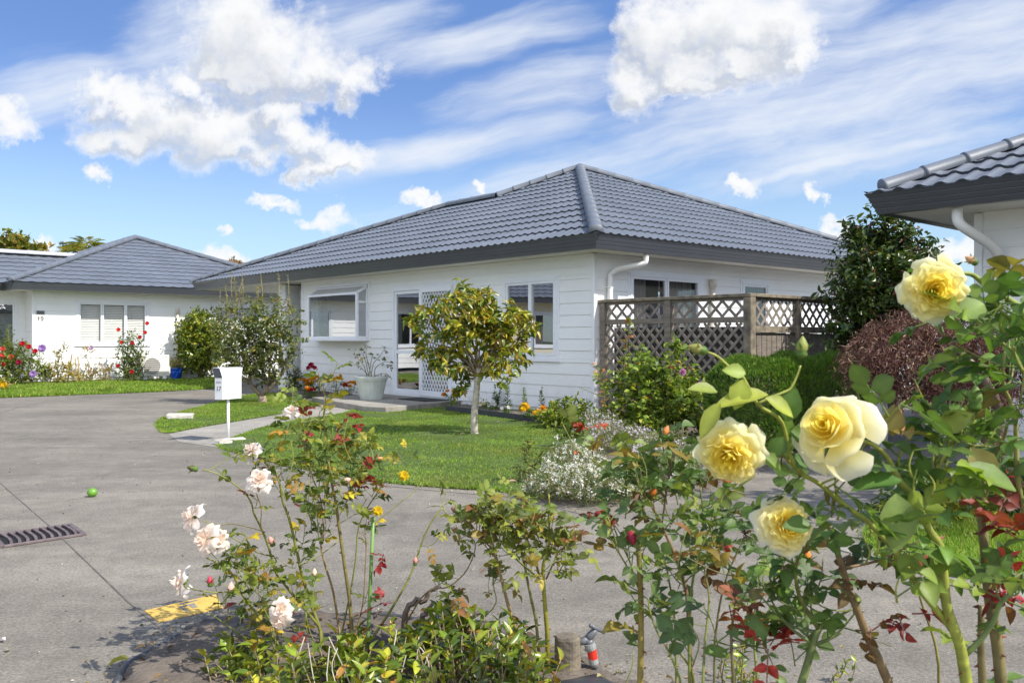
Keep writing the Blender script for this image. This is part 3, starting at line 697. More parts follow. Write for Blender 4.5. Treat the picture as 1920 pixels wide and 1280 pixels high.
# turf: earth sheet plus blades nobody could count
GPAL=[((.14,.235,.025),4),((.19,.29,.035),3),((.25,.32,.055),1.6),((.34,.32,.10),.6),((.10,.18,.02),1.0)]
def turf(name,gname,poly,n,h,w,seed):
    poly=smoothpoly(poly,3); sheet(name,poly,.018,MT['lawn'],.035)
    rs=np.random.RandomState(seed); lo=poly.min(0); hi=poly.max(0); p=[]
    while sum(map(len,p))<n:
        q=rs.uniform(lo,hi,(n,2)); p.append(q[inpoly(q,poly)])
    p=np.vstack(p)[:n]
    # ragged edge: a few blades lean over the concrete
    e=poly[rs.randint(0,len(poly),n//14)]; e2=e+rs.normal(0,.02,e.shape)
    seg=rs.uniform(0,1,(len(e),1)); nx=np.roll(poly,-1,axis=0)[rs.randint(0,len(poly),len(e))]
    i=rs.randint(0,len(poly),n//10); t=rs.uniform(0,1,(n//10,1)); e=poly[i]*(1-t)+np.roll(poly,-1,axis=0)[i]*t+rs.normal(0,.022,(n//10,2))
    p=np.vstack([p,e])
    N_=len(p); pos=np.c_[p,np.full(N_,.012)]
    pat=np.sin(p[:,0]*2.3+p[:,1]*1.1+1)*np.sin(p[:,1]*1.9-p[:,0]*.7)+.6*np.sin(p[:,0]*6.3+2)*np.sin(p[:,1]*5.1)
    col=pick(GPAL,N_,.25,rs); dry=np.clip((pat-.35)*.55,0,.55)[:,None]; col=col*(1-dry)+np.array([.27,.29,.07])*dry
    d=unit(np.c_[rs.normal(0,.45,(N_,2)),np.ones(N_)])
    mb=MB(); mb.leaves(pos,d,np.c_[rs.normal(size=(N_,2)),np.full(N_,.2)],h*rs.uniform(.5,1.35,N_)*(1+.3*pat),w*rs.uniform(.7,1.3,N_),col,T_BLADE)
    tag(mb.build(gname,MT['grass']),kind='stuff',label='short mown green grass of the '+name.replace('_',' '),cat='grass')
LAWN=Gp([(412,838),(455,852),(560,878),(702,902),(837,915),(935,921),(1003,934),(1012,900),(1055,862),(1083,838),(1072,818),(1040,799),(950,785),(890,777),(838,771),(831,759),(732,774.5),(711,776),(679,767),(625,780),(517,797),(440,822)])
turf('lawn','grass',LAWN,95000,.020,.0085,11)
ISL=Gp([(297,800),(301,790),(325,778),(400,757),(450,744),(525,738),(550,748),(593,756),(587,763),(525,776),(375,801),(312,812)])
turf('lawn','grass',ISL,34000,.023,.012,12)
LL=np.array([G(a,b)[:2] for a,b in [(-160,752),(0,746),(131,741),(328,733),(430,724),(440,708),(300,713),(105,717.5),(-160,724)]])
turf('lawn','grass',LL,30000,.06,.028,13)
RL=Gp([(1655,1042),(1690,1053),(1775,1078),(1850,1089),(2100,1118),(2100,985),(1660,985)])
turf('lawn','grass',RL,22000,.05,.008,14)
# path from the drive to the doorstep, doorstep slab
PATH=Gp([(316,814),(375,802.5),(525,777),(587,764),(598,757),(640,752),(679,766),(625,779),(517,796),(440,821),(408,839),(335,828)])
sheet('path',PATH,.004,MT['concrete2'],.03)
def HL(x,y,z=0): w=np.array([1.22,12.93])+x*DX[:2]+y*DY[:2]; return np.array([w[0],w[1],z])
mb=MB(); pl=[HL(-5.7,0)[:2],HL(-5.7,-1.55)[:2],HL(-3.24,-1.97)[:2],HL(-2.78,-1.83)[:2],HL(-3.2,-.0)[:2]]
mb.prism(pl,-.02,.10); o=mb.build('doorstep',MT['concrete2']); 
bv=o.modifiers.new('bevel','BEVEL'); bv.width=.012; bv.segments=2; tag(o,kind='structure')
# beds
BED=Gp([(1006,928),(1050,941),(1110,945),(1185,939),(1262,925),(1335,916),(1348,905),(1500,862),(1620,838),(1560,766),(1250,768),(1115,774),(1082,812),(1088,836),(1062,862),(1014,902)])
lumpy('garden_bed',BED,.006,.05,MT['soil'],.09,2)
WB=np.vstack([Gp([(840,771),(892,778),(952,786),(1042,800),(1082,815)]),[HL(.1,-.02)[:2],HL(-3.1,-.02)[:2]]])
lumpy('garden_bed',WB,.03,.04,MT['soil'],.09,3)
WB2=np.vstack([Gp([(525,737),(550,747),(595,756),(640,750)]),[HL(-5.72,-.02)[:2],HL(-8.95,-.02)[:2]]])
lumpy('garden_bed',WB2,.02,.04,MT['soil'],.09,4)
WB3=np.array([G(a,b)[:2] for a,b in [(-160,722),(105,715.5),(240,713)]]+[np.array([-12.6,23.02])+DY[:2]*2.4-DX[:2]*-.05,np.array([-12.6,23.02])-DX[:2]*-.05+DY[:2]*-.0,np.array([-12.6,23.02])-DY[:2]*2.5-DX[:2]*.8])
lumpy('garden_bed',WB3,.03,.05,MT['soil'],.12,5)
FB=np.vstack([Gp([(222,1292),(250,1246),(330,1196),(400,1162),(560,1156),(720,1156),(860,1165),(1000,1200),(1088,1241),(1124,1257),(1165,1281)]),[(1.2,2.72),(3.2,2.2),(3.2,-1.2),(-2.6,-1.2),(-1.75,2.2)]])
lumpy('garden_bed',FB,.006,.035,MT['soil'],.035,6)
# leaf litter and little crumbs on the front bed
rs=np.random.RandomState(31); q=rs.uniform(FB.min(0),FB.max(0),(2600,2)); q=q[inpoly(q,FB)&(q[:,1]>1.8)]
mb=MB(); n=len(q); mb.leaves(np.c_[q,np.full(n,.045)],np.c_[rs.normal(size=(n,2)),rs.normal(0,.25,n)],np.c_[rs.normal(0,.4,(n,2)),np.ones(n)],rs.uniform(.012,.045,n),rs.uniform(.008,.022,n),pick([((.16,.10,.05),3),((.25,.17,.09),2),((.07,.045,.03),3),((.36,.28,.16),1)],n,.3,rs),T_CURL)
tag(mb.build('leaf_litter',MT['needle']),kind='stuff')
# concrete drive joints, border strip along the left bed, block edging on the right
def strip(name,pts,w,z,m,h=.004):
    mb=MB(); pts=np.asarray(pts)
    for a,b in zip(pts[:-1],pts[1:]):
        d=unit(b-a); nn=np.array([-d[1],d[0]])*w/2
        mb.prism([a-nn,b-nn,b+nn,a+nn],z-h,z)
    return tag(mb.build(name,m),kind='structure')
strip('drive_joint',Gp([(-60,862),(0,905),(95,988),(240,1128),(335,1206)]),.007,.003,MT['joint'])
strip('drive_joint',Gp([(-100,806),(40,762),(90,752)]),.012,.003,MT['joint'])
strip('drive_joint',Gp([(430,856),(560,886),(702,909),(837,922),(960,932),(1100,966)]),.012,.003,MT['joint'])
strip('kerb_strip',[G(a,b)[:2] for a,b in [(-160,725),(105,718),(300,713.5),(440,708.5)]],.16,.045,MT['concrete2'],.06)
mb=MB(); a=G(1560,1018)[:2]; b=G(2050,1150)[:2]; d=unit(b-a); L=np.linalg.norm(b-a); nn=np.array([-d[1],d[0]]); k=0
while k*.235<L:
    s=a+d*k*.235; t=s+d*.228; 
    mb.prism([s-nn*.10,t-nn*.10,t+nn*.10,s+nn*.10],-.02,.008); k+=1
tag(mb.build('block_edging',MT['concrete2']),kind='structure')
mb=MB(); pts=Gp([(836,772),(890,778.5),(952,786.5),(1042,800.5),(1084,816)]); pts=catmull(pts,4)
for a,b in zip(pts[:-1],pts[1:]):
    d=unit(b-a); nn=np.array([-d[1],d[0]])*.012; mb.prism([a-nn,b-nn,b+nn,a+nn],-.01,.10)
tag(mb.build('garden_edging',MT['edging']),'low black plastic edging between the lawn and the flower bed under the window','edging')

# ------------------------------------------------------------------ world and light
SUN=unit(np.array([.865,-.50,0]))*math.cos(math.radians(48)); SUN[2]=math.sin(math.radians(48))
w=bpy.data.worlds.new('World'); scene.world=w; w.use_nodes=True; nt=w.node_tree; lk=nt.links.new
bg=nt.nodes['Background']; bg.inputs['Strength'].default_value=.10
sky=N(nt,'ShaderNodeTexSky',sky_type='NISHITA',sun_disc=False,sun_elevation=math.radians(48),sun_rotation=math.atan2(SUN[0],SUN[1]),air_density=1.0,dust_density=.1,ozone_density=2.2,altitude=50)
tc=N(nt,'ShaderNodeTexCoord'); sp=N(nt,'ShaderNodeSeparateXYZ'); lk(tc.outputs['Generated'],sp.inputs[0])
def mth(op,a,b=None,c=None,clamp=False):
    n=N(nt,'ShaderNodeMath',operation=op,use_clamp=clamp)
    for i,v in enumerate((a,b,c)):
        if v is None: continue
        if isinstance(v,(int,float)): n.inputs[i].default_value=v
        else: lk(v,n.inputs[i])
    return n.outputs[0]
def vmt(op,a,b=None,c=None,s=None):
    n=N(nt,'ShaderNodeVectorMath',operation=op)
    for i,v in enumerate((a,b,c)):
        if v is None: continue
        if isinstance(v,tuple): n.inputs[i].default_value=v
        else: lk(v,n.inputs[i])
    if s is not None: n.inputs['Scale'].default_value=s
    return n.outputs['Value'] if op in ('DOT_PRODUCT','LENGTH') else n.outputs[0]
# cloud field laid on the sky by bearing: x to the east, y up, for the half of the sky facing north; mirrored behind
ay=mth('MAXIMUM',mth('ABSOLUTE',sp.outputs[1]),.08)
sx=mth('DIVIDE',sp.outputs[0],ay); sz=mth('DIVIDE',sp.outputs[2],ay)
cb=N(nt,'ShaderNodeCombineXYZ'); lk(mth('MULTIPLY_ADD',mth('SIGN',sp.outputs[1]),20.0,mth('MULTIPLY_ADD',sx,16.4,-20.0)),cb.inputs[0]); lk(mth('MULTIPLY',sz,16.4),cb.inputs[1])
p0=cb.outputs[0]                                   # units: 100 photo pixels from the horizon centre
def noise(vec,scale,detail=5,rough=.55,color=False,lac=2.0):
    n=N(nt,'ShaderNodeTexNoise',noise_dimensions='2D',i_Scale=scale,i_Detail=detail,i_Roughness=rough,i_Lacunarity=lac); lk(vec,n.inputs['Vector'])
    return n.outputs['Color' if color else 'Fac']
warp=vmt('SUBTRACT',noise(p0,1.05,5,.62,True),(.5,.5,.5))
p1=vmt('MULTIPLY_ADD',warp,(1.5,1.15,0),p0)
w2=vmt('SUBTRACT',noise(p0,.42,3,.5,True),(.5,.5,.5)); p1=vmt('MULTIPLY_ADD',w2,(.9,.6,0),p1)
def C(px,py,rx,ry): return ((px-960)/100,(635-py)/100,rx/100,ry/100)
CUM=[C(440,60,75,85),C(500,105,110,70),C(580,130,85,50),C(655,145,50,38),C(470,150,70,40),
     C(200,165,40,24),C(250,200,70,50),C(300,235,120,62),C(390,235,120,68),C(340,160,46,42),C(230,260,70,38),C(520,215,55,45),C(575,265,60,40),C(640,300,52,34),C(600,320,36,26),C(445,275,90,34),C(420,130,40,40),
     C(1190,50,55,75),C(1240,70,75,75),C(1330,40,110,75),C(1440,50,75,60),C(1290,120,90,40),C(1390,105,85,38),C(1195,150,62,50),C(1320,150,70,20),C(1490,80,40,38),
     C(12,232,55,28),C(182,333,24,17),C(530,391,36,13),C(407,428,15,12),C(625,422,36,19),C(780,391,28,12),C(95,468,40,14),C(1540,378,20,14),C(1390,357,30,11),C(1555,432,18,18),C(400,482,44,17),C(910,362,20,9),C(455,492,50,14),C(1800,470,90,30)]
def field(p,blobs,k=.35):
    out=None
    for cx,cy,rx,ry in blobs:
        v=vmt('MULTIPLY_ADD',p,(1/rx,1/ry,0),(-cx/rx,-cy/ry,0)); d=vmt('DOT_PRODUCT',v,v)
        out=d if out is None else mth('SMOOTH_MIN',out,d,k)
    return mth('SUBTRACT',1.0,out)
f1=field(p1,CUM)
fine=noise(p0,2.6,6,.66)
dens=mth('ADD',f1,mth('MULTIPLY',mth('SUBTRACT',fine,.5),1.8))
def ss(v,a,b):
    n=N(nt,'ShaderNodeMapRange',interpolation_type='SMOOTHSTEP',i_1=a,i_2=b,i_3=0,i_4=1); lk(v,n.inputs[0]); return n.outputs[0]
cmask=ss(dens,-1.15,1.2)
# how much cloud stands between this point and the light (up and to the east)
p2=vmt('ADD',p1,(.10,.42,0)); f2=field(p2,CUM[:26],.5)
dif=mth('SUBTRACT',mth('MINIMUM',f2,.9),mth('MINIMUM',f1,.9))
shade=mth('ADD',mth('MULTIPLY',ss(dif,-.6,.85),1.0),mth('MULTIPLY',mth('SUBTRACT',fine,.5),.18))
shade=mth('MULTIPLY',shade,ss(f1,-.25,.5),clamp=True)
# high thin cloud combed out along a shallow slope
rt=N(nt,'ShaderNodeVectorRotate',rotation_type='Z_AXIS',i_Angle=math.radians(-13)); lk(p0,rt.inputs['Vector']); pr=rt.outputs[0]
prw=vmt('MULTIPLY_ADD',vmt('SUBTRACT',noise(p0,.35,3,.5,True),(.5,.5,.5)),(1.3,.55,0),pr)
st=noise(vmt('MULTIPLY',prw,(.20,1.1,1)),1.0,6,.6)
st2=noise(vmt('MULTIPLY',prw,(.55,2.4,1)),1.0,4,.6)
a=math.radians(-13)
def R(px,py,rx,ry):
    x,y=(px-960)/100,(635-py)/100
    return (x*math.cos(a)-y*math.sin(a),x*math.sin(a)+y*math.cos(a),rx/100,ry/100)
CIR=[R(1600,180,520,150),R(1450,235,620,60),R(1750,90,420,95),R(1030,160,190,50),R(850,280,260,36),R(860,85,200,40),R(1300,255,420,28),R(600,60,220,60),R(80,170,170,70),R(1750,165,330,30),R(1150,300,300,22),R(1480,20,220,60),R(370,75,170,90),R(1600,305,330,14)]
cf=field(prw,CIR,.6)
cirr=mth('MULTIPLY',ss(mth('ADD',mth('MULTIPLY',cf,.34),mth('ADD',mth('MULTIPLY',st,1.0),mth('MULTIPLY',st2,.35))),.42,1.26),.88)
up=ss(sp.outputs[2],.0,.16)
cirr=mth('MULTIPLY',cirr,up)
def mixc(f,a,b):
    n=N(nt,'ShaderNodeMix',data_type='RGBA'); lk(f,n.inputs[0])
    for i,v in ((6,a),(7,b)):
        if isinstance(v,tuple): n.inputs[i].default_value=(*v,1)
        else: lk(v,n.inputs[i])
    return n.outputs[2]
hs=N(nt,'ShaderNodeHueSaturation',i_Hue=.516,i_Saturation=1.16,i_Value=1.0); lk(sky.outputs[0],hs.inputs['Color'])
zen=mixc(mth('MULTIPLY',ss(sp.outputs[2],.10,.40),.75),hs.outputs[0],(.95,1.85,4.0))
hz=mixc(mth('MULTIPLY',mth('SUBTRACT',1.0,ss(sp.outputs[2],-.02,.30)),.70),zen,(2.6,3.95,5.2))
c=mixc(cirr,hz,(5.0,5.3,5.75))
cc=mixc(shade,(5.75,5.78,5.8),(3.3,3.55,3.95))
c=mixc(mth('MULTIPLY',cmask,mth('GREATER_THAN',sp.outputs[2],.0)),c,cc)
rear_fill=mth('MULTIPLY',ss(mth('MULTIPLY',sp.outputs[1],-1.0),.05,.45),mth('MULTIPLY',ss(noise(p0,.16,3,.55),.32,.58),ss(sp.outputs[2],.0,.12)))
c=mixc(rear_fill,c,(11.6,12.0,12.8))  # extra bright clouds added unseen behind the camera to fill the shaded fronts
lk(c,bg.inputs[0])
w.cycles.sampling_method='MANUAL'; w.cycles.sample_map_resolution=256
sun=bpy.data.lights.new('Sun','SUN'); sun.energy=3.6; sun.angle=math.radians(.53); sun.color=(1,.955,.88)
so=bpy.data.objects.new('sun',sun); COL.objects.link(so); so.rotation_euler=Vector(-SUN).to_track_quat('-Z','Y').to_euler()
# ------------------------------------------------------------------ camera
cam=bpy.data.cameras.new('Camera'); co=bpy.data.objects.new('camera',cam); COL.objects.link(co); scene.camera=co
co.location=(0,0,CZ); co.rotation_euler=(math.pi/2,0,0); cam.sensor_width=36; cam.lens=36*F/1920; cam.shift_y=-(640-HY)/1920
cam.clip_start=.05; cam.clip_end=3000; cam.dof.use_dof=True; cam.dof.focus_distance=8.0; cam.dof.aperture_fstop=14
scene.view_settings.view_transform='Standard'; scene.view_settings.look='None'; scene.view_settings.exposure=.78; scene.view_settings.gamma=1
scene.cycles.max_bounces=6; scene.cycles.transparent_max_bounces=8; scene.cycles.use_denoising=True

rs=np.random.RandomState(77); n=900; q=np.c_[rs.uniform(-6,4,n),rs.uniform(3,13,n)]
ed=np.vstack([LAWN[:7],FB[:11]]); k=rs.randint(0,len(ed)-1,700); tt=rs.uniform(0,1,(700,1)); q2=ed[k]*(1-tt)+ed[k+1]*tt+rs.normal(0,.09,(700,2)); q2=q2[np.linalg.norm(ed[k+1]-ed[k],axis=1)<1.5]
q=np.vstack([q,q2]); q=q[~inpoly(q,LAWN)&~inpoly(q,ISL)&~inpoly(q,FB)&~inpoly(q,BED)]; n=len(q)
mb=MB(); mb.leaves(np.c_[q,np.full(n,.004)],np.c_[rs.normal(size=(n,2)),rs.normal(0,.12,n)],np.c_[rs.normal(0,.25,(n,2)),np.ones(n)],rs.uniform(.006,.022,n),rs.uniform(.005,.012,n),pick([((.09,.07,.05),3),((.22,.16,.09),2),((.45,.42,.38),1.5),((.30,.27,.08),.7)],n,.3,rs),T_CURL)
tag(mb.build('grit_and_leaf_crumbs',MT['needle']),kind='stuff')
# ================================================================== plants: helpers
def twiggy(mb,blobs,n,L,W,pal,tpl,per=10,tl=2.6,upb=.25,shell=.45,flat=.3,rs=None,stems=None,stemcol=(.1,.07,.04),out=.7,ljit=.3,tip_pal=None):
    """leaves set along many short twigs that fill a set of ellipsoids, thicker toward the outside"""
    rs=rs or RS; K=max(1,n//per); wts=np.array([b[1][0]*b[1][1]*b[1][2]*(b[2] if len(b)>2 else 1) for b in blobs],float)
    k=rs.choice(len(blobs),K,p=wts/wts.sum()); c=np.array([b[0] for b in blobs],float)[k]; r=np.array([b[1] for b in blobs],float)[k]
    u=unit(rs.normal(size=(K,3))); rad=rs.uniform(0,1,(K,1))**shell
    p=c+r*u*rad; d=unit(u*out+rs.normal(0,.55,(K,3))+np.array([0,0,upb]))
    Lk=L*rs.uniform(1-ljit,1+ljit,K)
    t=(np.arange(per)[None,:,None]+.5)/per
    tw=(L*tl)*rs.uniform(.6,1.3,(K,1,1))
    pos=(p[:,None,:]+d[:,None,:]*(t-.5)*tw).reshape(-1,3)
    dd=np.repeat(d,per,axis=0); side=unit(np.cross(dd,unit(rs.normal(size=dd.shape))))
    ld=unit(dd*.55+side*.9+rs.normal(0,.25,dd.shape)+np.array([0,0,-.12]))
    up=unit(rs.normal(0,.55,dd.shape)+np.array([0,0,1.0])*(1-flat)+dd*.3)
    col=pick(pal,len(pos),.2,rs); kc=np.repeat(rs.uniform(.78,1.2,(K,1)),per,axis=0); col=np.clip(col*kc,.001,1)
    if tip_pal is not None:
        sel=rs.uniform(0,1,len(pos))<tip_pal[1]*np.tile(np.arange(per)/per,K); col[sel]=pick(tip_pal[0],sel.sum(),.2,rs)
    mb.leaves(pos,ld,up,np.repeat(Lk,per)*rs.uniform(.75,1.2,len(pos)),np.repeat(Lk,per)*W/L*rs.uniform(.8,1.15,len(pos)),col,tpl)
    if stems is not None:
        for i in range(0,K,stems[1]): stems[0].tube([p[i]-d[i]*tw[i,0,0]*.9,p[i]+d[i]*tw[i,0,0]*.45],[.004*L/.06,.0015*L/.06],4,col=stemcol,cap=False)
def limb(mb,p0,p1,r0,r1,sag=.1,col=(.2,.16,.12),sides=7,rs=None,k=5):
    rs=rs or RS; p0=np.array(p0,float); p1=np.array(p1,float); n=k; t=np.linspace(0,1,n)[:,None]
    L=np.linalg.norm(p1-p0); pts=p0+(p1-p0)*t+rs.normal(0,.035*L,(n,3))*np.sin(np.pi*t)+np.array([0,0,sag*L])*np.sin(np.pi*t)
    mb.tube(pts,np.linspace(r0,r1,n),sides,col=np.array(col)*np.linspace(.9,1.1,n)[:,None]); return pts
def compound(mb,sm,p,d,up,L,col,n=5,tpl=None,stemcol=(.10,.16,.03),droop=.2,rs=None,sr=.0011):
    """one rose leaf: leaf stalk, end leaflet and one or two pairs"""
    rs=rs or RS; tpl=tpl or (T_ROSE,T_R2,T_R3,T_R2)[rs.randint(4)]; d=unit(d); x=unit(np.cross(d,up)); u=np.cross(x,d)
    R=L*(1.9 if n==5 else 1.3); q=lambda t:p+d*R*t-np.array([0,0,droop*R*t*t])
    P_=[];D_=[];LL=[]
    P_.append(q(1));D_.append(d-np.array([0,0,droop*1.2]));LL.append(1.0)
    for t,s in ((.8,.92),(.42,.75))[:1 if n==3 else 2]:
        for sg in (-1,1):
            P_.append(q(t));D_.append(d*.42+x*sg+u*rs.uniform(-.1,.25)-np.array([0,0,droop*.6]));LL.append(s)
    m=len(P_); D_=np.array(D_)+rs.normal(0,.14,(m,3))
    c=np.clip(np.array(col)[None]*rs.uniform(.85,1.15,(m,1)),.001,1)
    LLa=L*np.array(LL)*rs.uniform(.88,1.1,m)
    mb.leaves(np.array(P_),D_,np.repeat(u[None],m,0)+rs.normal(0,.22,(m,3)),LLa,LLa*rs.uniform(.66,.82,m),c,tpl)
    if sm is not None: sm.tube([p,q(.5),q(1)],[sr*1.4,sr*1.1,sr*.8],4,col=stemcol,cap=False)
def thorns(mb,pts,r,sp,L,rs,col=(.20,.07,.03)):
    pts=np.asarray(pts); seg=np.linalg.norm(np.diff(pts,axis=0),axis=1); s=np.r_[0,np.cumsum(seg)]; r=np.broadcast_to(r,(len(pts),))
    for q in np.arange(sp*.5,s[-1],sp):
        q+=rs.uniform(-.3,.3)*sp; i=min(len(seg)-1,max(0,np.searchsorted(s,q)-1)); t=(q-s[i])/seg[i]; t=min(1,max(0,t))
        p=pts[i]*(1-t)+pts[i+1]*t; d=unit(pts[i+1]-pts[i]); o=unit(np.cross(d,rs.normal(size=3))); rr=r[i]*.8
        a=p+o*rr; mb.add([a+d*L*.35,a-d*L*.35+np.cross(d,o)*L*.12,a-d*L*.35-np.cross(d,o)*L*.12,p+o*(rr+L)-d*L*.25],[(0,1,3),(1,2,3),(2,0,3)],col=col)
def px_path(pts,Y0,Y1=None,k=3,wob=.0,rs=None):
    rs=rs or RS; n=len(pts); Y1=Y0 if Y1 is None else Y1
    ys=np.linspace(Y0,Y1,n)
    return catmull([P(a,b,y) for (a,b),y in zip(pts,ys)],k)
def cane_leaves(lm,sm,pts,L,pal,sp,start,rs,n=5,droop=.25,tpl=None,upb=.25,stop=1.0,sr=.0011,tilt=None):
    seg=np.linalg.norm(np.diff(pts,axis=0),axis=1); s=np.r_[0,np.cumsum(seg)]; T=s[-1]; q=T*start; ph=rs.uniform(0,6)
    while q<T*stop:
        i=min(len(seg)-1,max(0,np.searchsorted(s,q)-1)); t=min(1,max(0,(q-s[i])/seg[i])); p=pts[i]*(1-t)+pts[i+1]*t
        d=unit(pts[i+1]-pts[i]); a=unit(np.cross(d,(0.3,1,.2))); b=np.cross(d,a); ph+=2.4+rs.uniform(-.5,.5)
        o=a*math.cos(ph)+b*math.sin(ph); dd=unit(o+d*.45+np.array([0,0,upb]))
        up=np.array([0,0,1.])+rs.normal(0,.35,3)+(0 if tilt is None else np.array(tilt))
        compound(lm,sm,p,dd,up,L*rs.uniform(.7,1.15),pick(pal,1,.2,rs)[0],n if rs.uniform()<.7 else 3,droop=droop,rs=rs,tpl=tpl,sr=sr)
        q+=sp*rs.uniform(.6,1.4)
ROSEG=[((.045,.105,.022),4),((.065,.14,.03),3),((.12,.20,.035),1.6),((.20,.22,.03),.7),((.14,.07,.03),.5)]

# ------------------------------------------------------------------ rose blooms
def petal(mb,c,ax,e1,e2,phi,R0,prof,half,col0,col1,rs,ruffle=.05,round_=.3,point=0,ns=6,nt_=7,recurve=0):
    """a petal as a sector of a turned surface: prof(s) -> (radius, height)"""
    S=np.linspace(0,1,ns)[:,None]; T=np.linspace(-1,1,nt_)[None]; ph=rs.uniform(0,6,3)
    s=S*(1-round_*T**2-point*np.abs(T)); rad,h=prof(s)
    rad=rad*R0*(1+ruffle*np.sin(T*3.1+ph[0])*s**2+ruffle*.7*np.sin(T*6.3+ph[1])*s**3); h=h*R0+R0*ruffle*1.2*np.sin(T*4.2+ph[2])*s**2
    h=h-recurve*R0*np.abs(T)**2*s**2*.35
    wid=half*(.35+.65*np.sin(np.clip(s,0,1)*np.pi*.62+.15)); a=phi+T*wid
    V=c+rad[...,None]*(np.cos(a)[...,None]*e1+np.sin(a)[...,None]*e2)+h[...,None]*ax
    k=np.broadcast_to(s**1.3,rad.shape)[...,None]; col=np.array(col0)*(1-k)+np.array(col1)*k
    i=np.arange(ns-1)[:,None]*nt_; j=np.arange(nt_-1)[None]
    f=np.stack([i+j,i+j+1,i+nt_+j+1,i+nt_+j],-1).reshape(-1,4)
    mb.add(V.reshape(-1,3),f,col=np.clip(col.reshape(-1,3)*rs.uniform(.96,1.04),0,1))
def bloom(root,c,ax,R,seed,style='full',name='bloom',core=(.86,.55,.06),edge=(.86,.80,.52),outer=(.88,.86,.72),calyx=True,rot=0):
    rs=np.random.RandomState(seed); mb=MB(); ax=unit(ax); ref=np.array([0,0,1.]) if abs(ax[2])<.9 else np.array([1.,0,0])
    e1=unit(np.cross(ax,ref)); e2=np.cross(ax,e1); c=np.array(c,float)
    core,edge,outer=map(np.array,(core,edge,outer))
    if style=='full':       # many-petalled rosette
        rings=[(.10,.46,3,1.3),(.19,.50,4,1.0),(.29,.53,5,.8),(.40,.55,6,.66),(.52,.54,7,.58),(.64,.50,8,.52),(.78,.40,8,.52),(.92,.26,7,.56),(1.03,.06,6,.60)]
    elif style=='cup':      # high centred bloom, big outer petals folding back
        rings=[(.12,.72,3,1.5),(.22,.75,3,1.35),(.33,.74,3,1.2),(.46,.68,4,1.05),(.64,.56,4,.95),(.90,.22,4,.85),(1.12,-.32,4,.72)]
    elif style=='star':     # loose petals with rolled, pointed tips
        rings=[(.18,.62,3,1.1),(.45,.55,4,.80),(.78,.36,5,.62),(1.02,.06,6,.58)]
    else:                   # small tight
        rings=[(.3,.75,3,1.3),(.55,.7,4,.9),(.8,.5,5,.75),(1.0,.2,6,.6)]
    nr=len(rings)
    for k,(rm,hm,cnt,half) in enumerate(rings):
        q=k/(nr-1); off=rs.uniform(0,6)
        for i in range(cnt):
            a=off+2*np.pi*i/cnt+rs.uniform(-.22,.22); rr=rm*rs.uniform(.92,1.08); hh=hm*rs.uniform(.9,1.1)
            inner=q<.75
            def prof(s,rr=rr,hh=hh,q=q):
                rad=rr*np.sin(np.clip(s,0,1)*np.pi/2)**(.65 if q<.6 else .9)*(1-.10*(1-q)*s**3)
                up=hh*np.clip(s,0,1)**(1.1-.4*q)+.12*np.sin(np.pi*s)*(1-q) - (.30*q**3)*s**4*(1 if style!='star' else 1.6)
                return rad,up
            c0=core*(1-q)+(edge*.6+core*.4)*q; c1=(edge*(1-q**1.5)+outer*q**1.5)
            petal(mb,c+ax*R*(.02*(nr-k)-.04),ax,e1,e2,a,R,prof,half*rs.uniform(.9,1.12),c0,c1,rs,ruffle={'full':.085,'cup':.06,'star':.12}.get(style,.09),round_=.22 if style!='star' else .02,point=.0 if style!='star' else .30,recurve=.5*q,ns=8 if R>.04 else 5,nt_=11 if R>.04 else 5)
    b=mb.build(name,MT['petal'],root,smooth=True)
    if calyx:
        cb_=MB()
        cb_.lathe([(.001,-.30*R),(.11*R,-.27*R),(.17*R,-.16*R),(.13*R,-.02*R)],sides=8,col=(.10,.17,.03))
        V=cb_.V; 
        for i in range(len(V)): V[i]=c+V[i][:,:1]*e1+V[i][:,1:2]*e2+V[i][:,2:3]*ax
        for i in range(5):
            a=2*np.pi*i/5; o=np.cos(a)*e1+np.sin(a)*e2
            cb_.leaves((c-ax*.06*R+o*.12*R)[None],unit(o-ax*.5)[None],ax[None],R*.5,R*.12,np.array([[.09,.16,.03]]),T_LONG)
        cb_.build('sepals',MT['leaf'],b,world=True)
        b.children[0].location=(0,0,0)
        me=b.children[0].data; o=np.array(root['_o'])
        co=np.empty(len(me.vertices)*3,np.float32); me.vertices.foreach_get('co',co); me.vertices.foreach_set('co',(co.reshape(-1,3)-o).astype(np.float32).ravel())
    return b
def bud(root,c,ax,L,col,seed,name='bud'):
    mb=MB(); ax=unit(ax); e1=unit(np.cross(ax,(.3,.2,1))); e2=np.cross(ax,e1); c=np.array(c,float)
    prof=[(.02,0),(.20,.06),(.26,.2),(.20,.32),(.27,.42),(.25,.62),(.13,.85),(.01,1.0)]
    V=[];C_=[]; m=8
    for r,z in prof:
        for j in range(m):
            a=2*np.pi*j/m; V.append(c+L*(r*(np.cos(a)*e1+np.sin(a)*e2)+z*ax)); C_.append((.10,.18,.03) if z<.35 else col)
    f=[(i*m+j,i*m+(j+1)%m,(i+1)*m+(j+1)%m,(i+1)*m+j) for i in range(len(prof)-1) for j in range(m)]
    mb.add(V,f,col=np.array(C_))
    for i in range(4):
        a=2*np.pi*i/4+.3; o=np.cos(a)*e1+np.sin(a)*e2
        mb.leaves((c+ax*L*.33+o*.2*L)[None],unit(o*.55+ax)[None],-o[None],L*.5,L*.14,np.array([[.11,.19,.04]]),T_LONG)
    return mb.build(name,MT['bud'],root,smooth=True)
def plant(name,label,cat,base,group=None): return thing(name,label,cat,base,0,group)

# ================================================================== trees and shrubs of the middle ground
rs=np.random.RandomState(101)
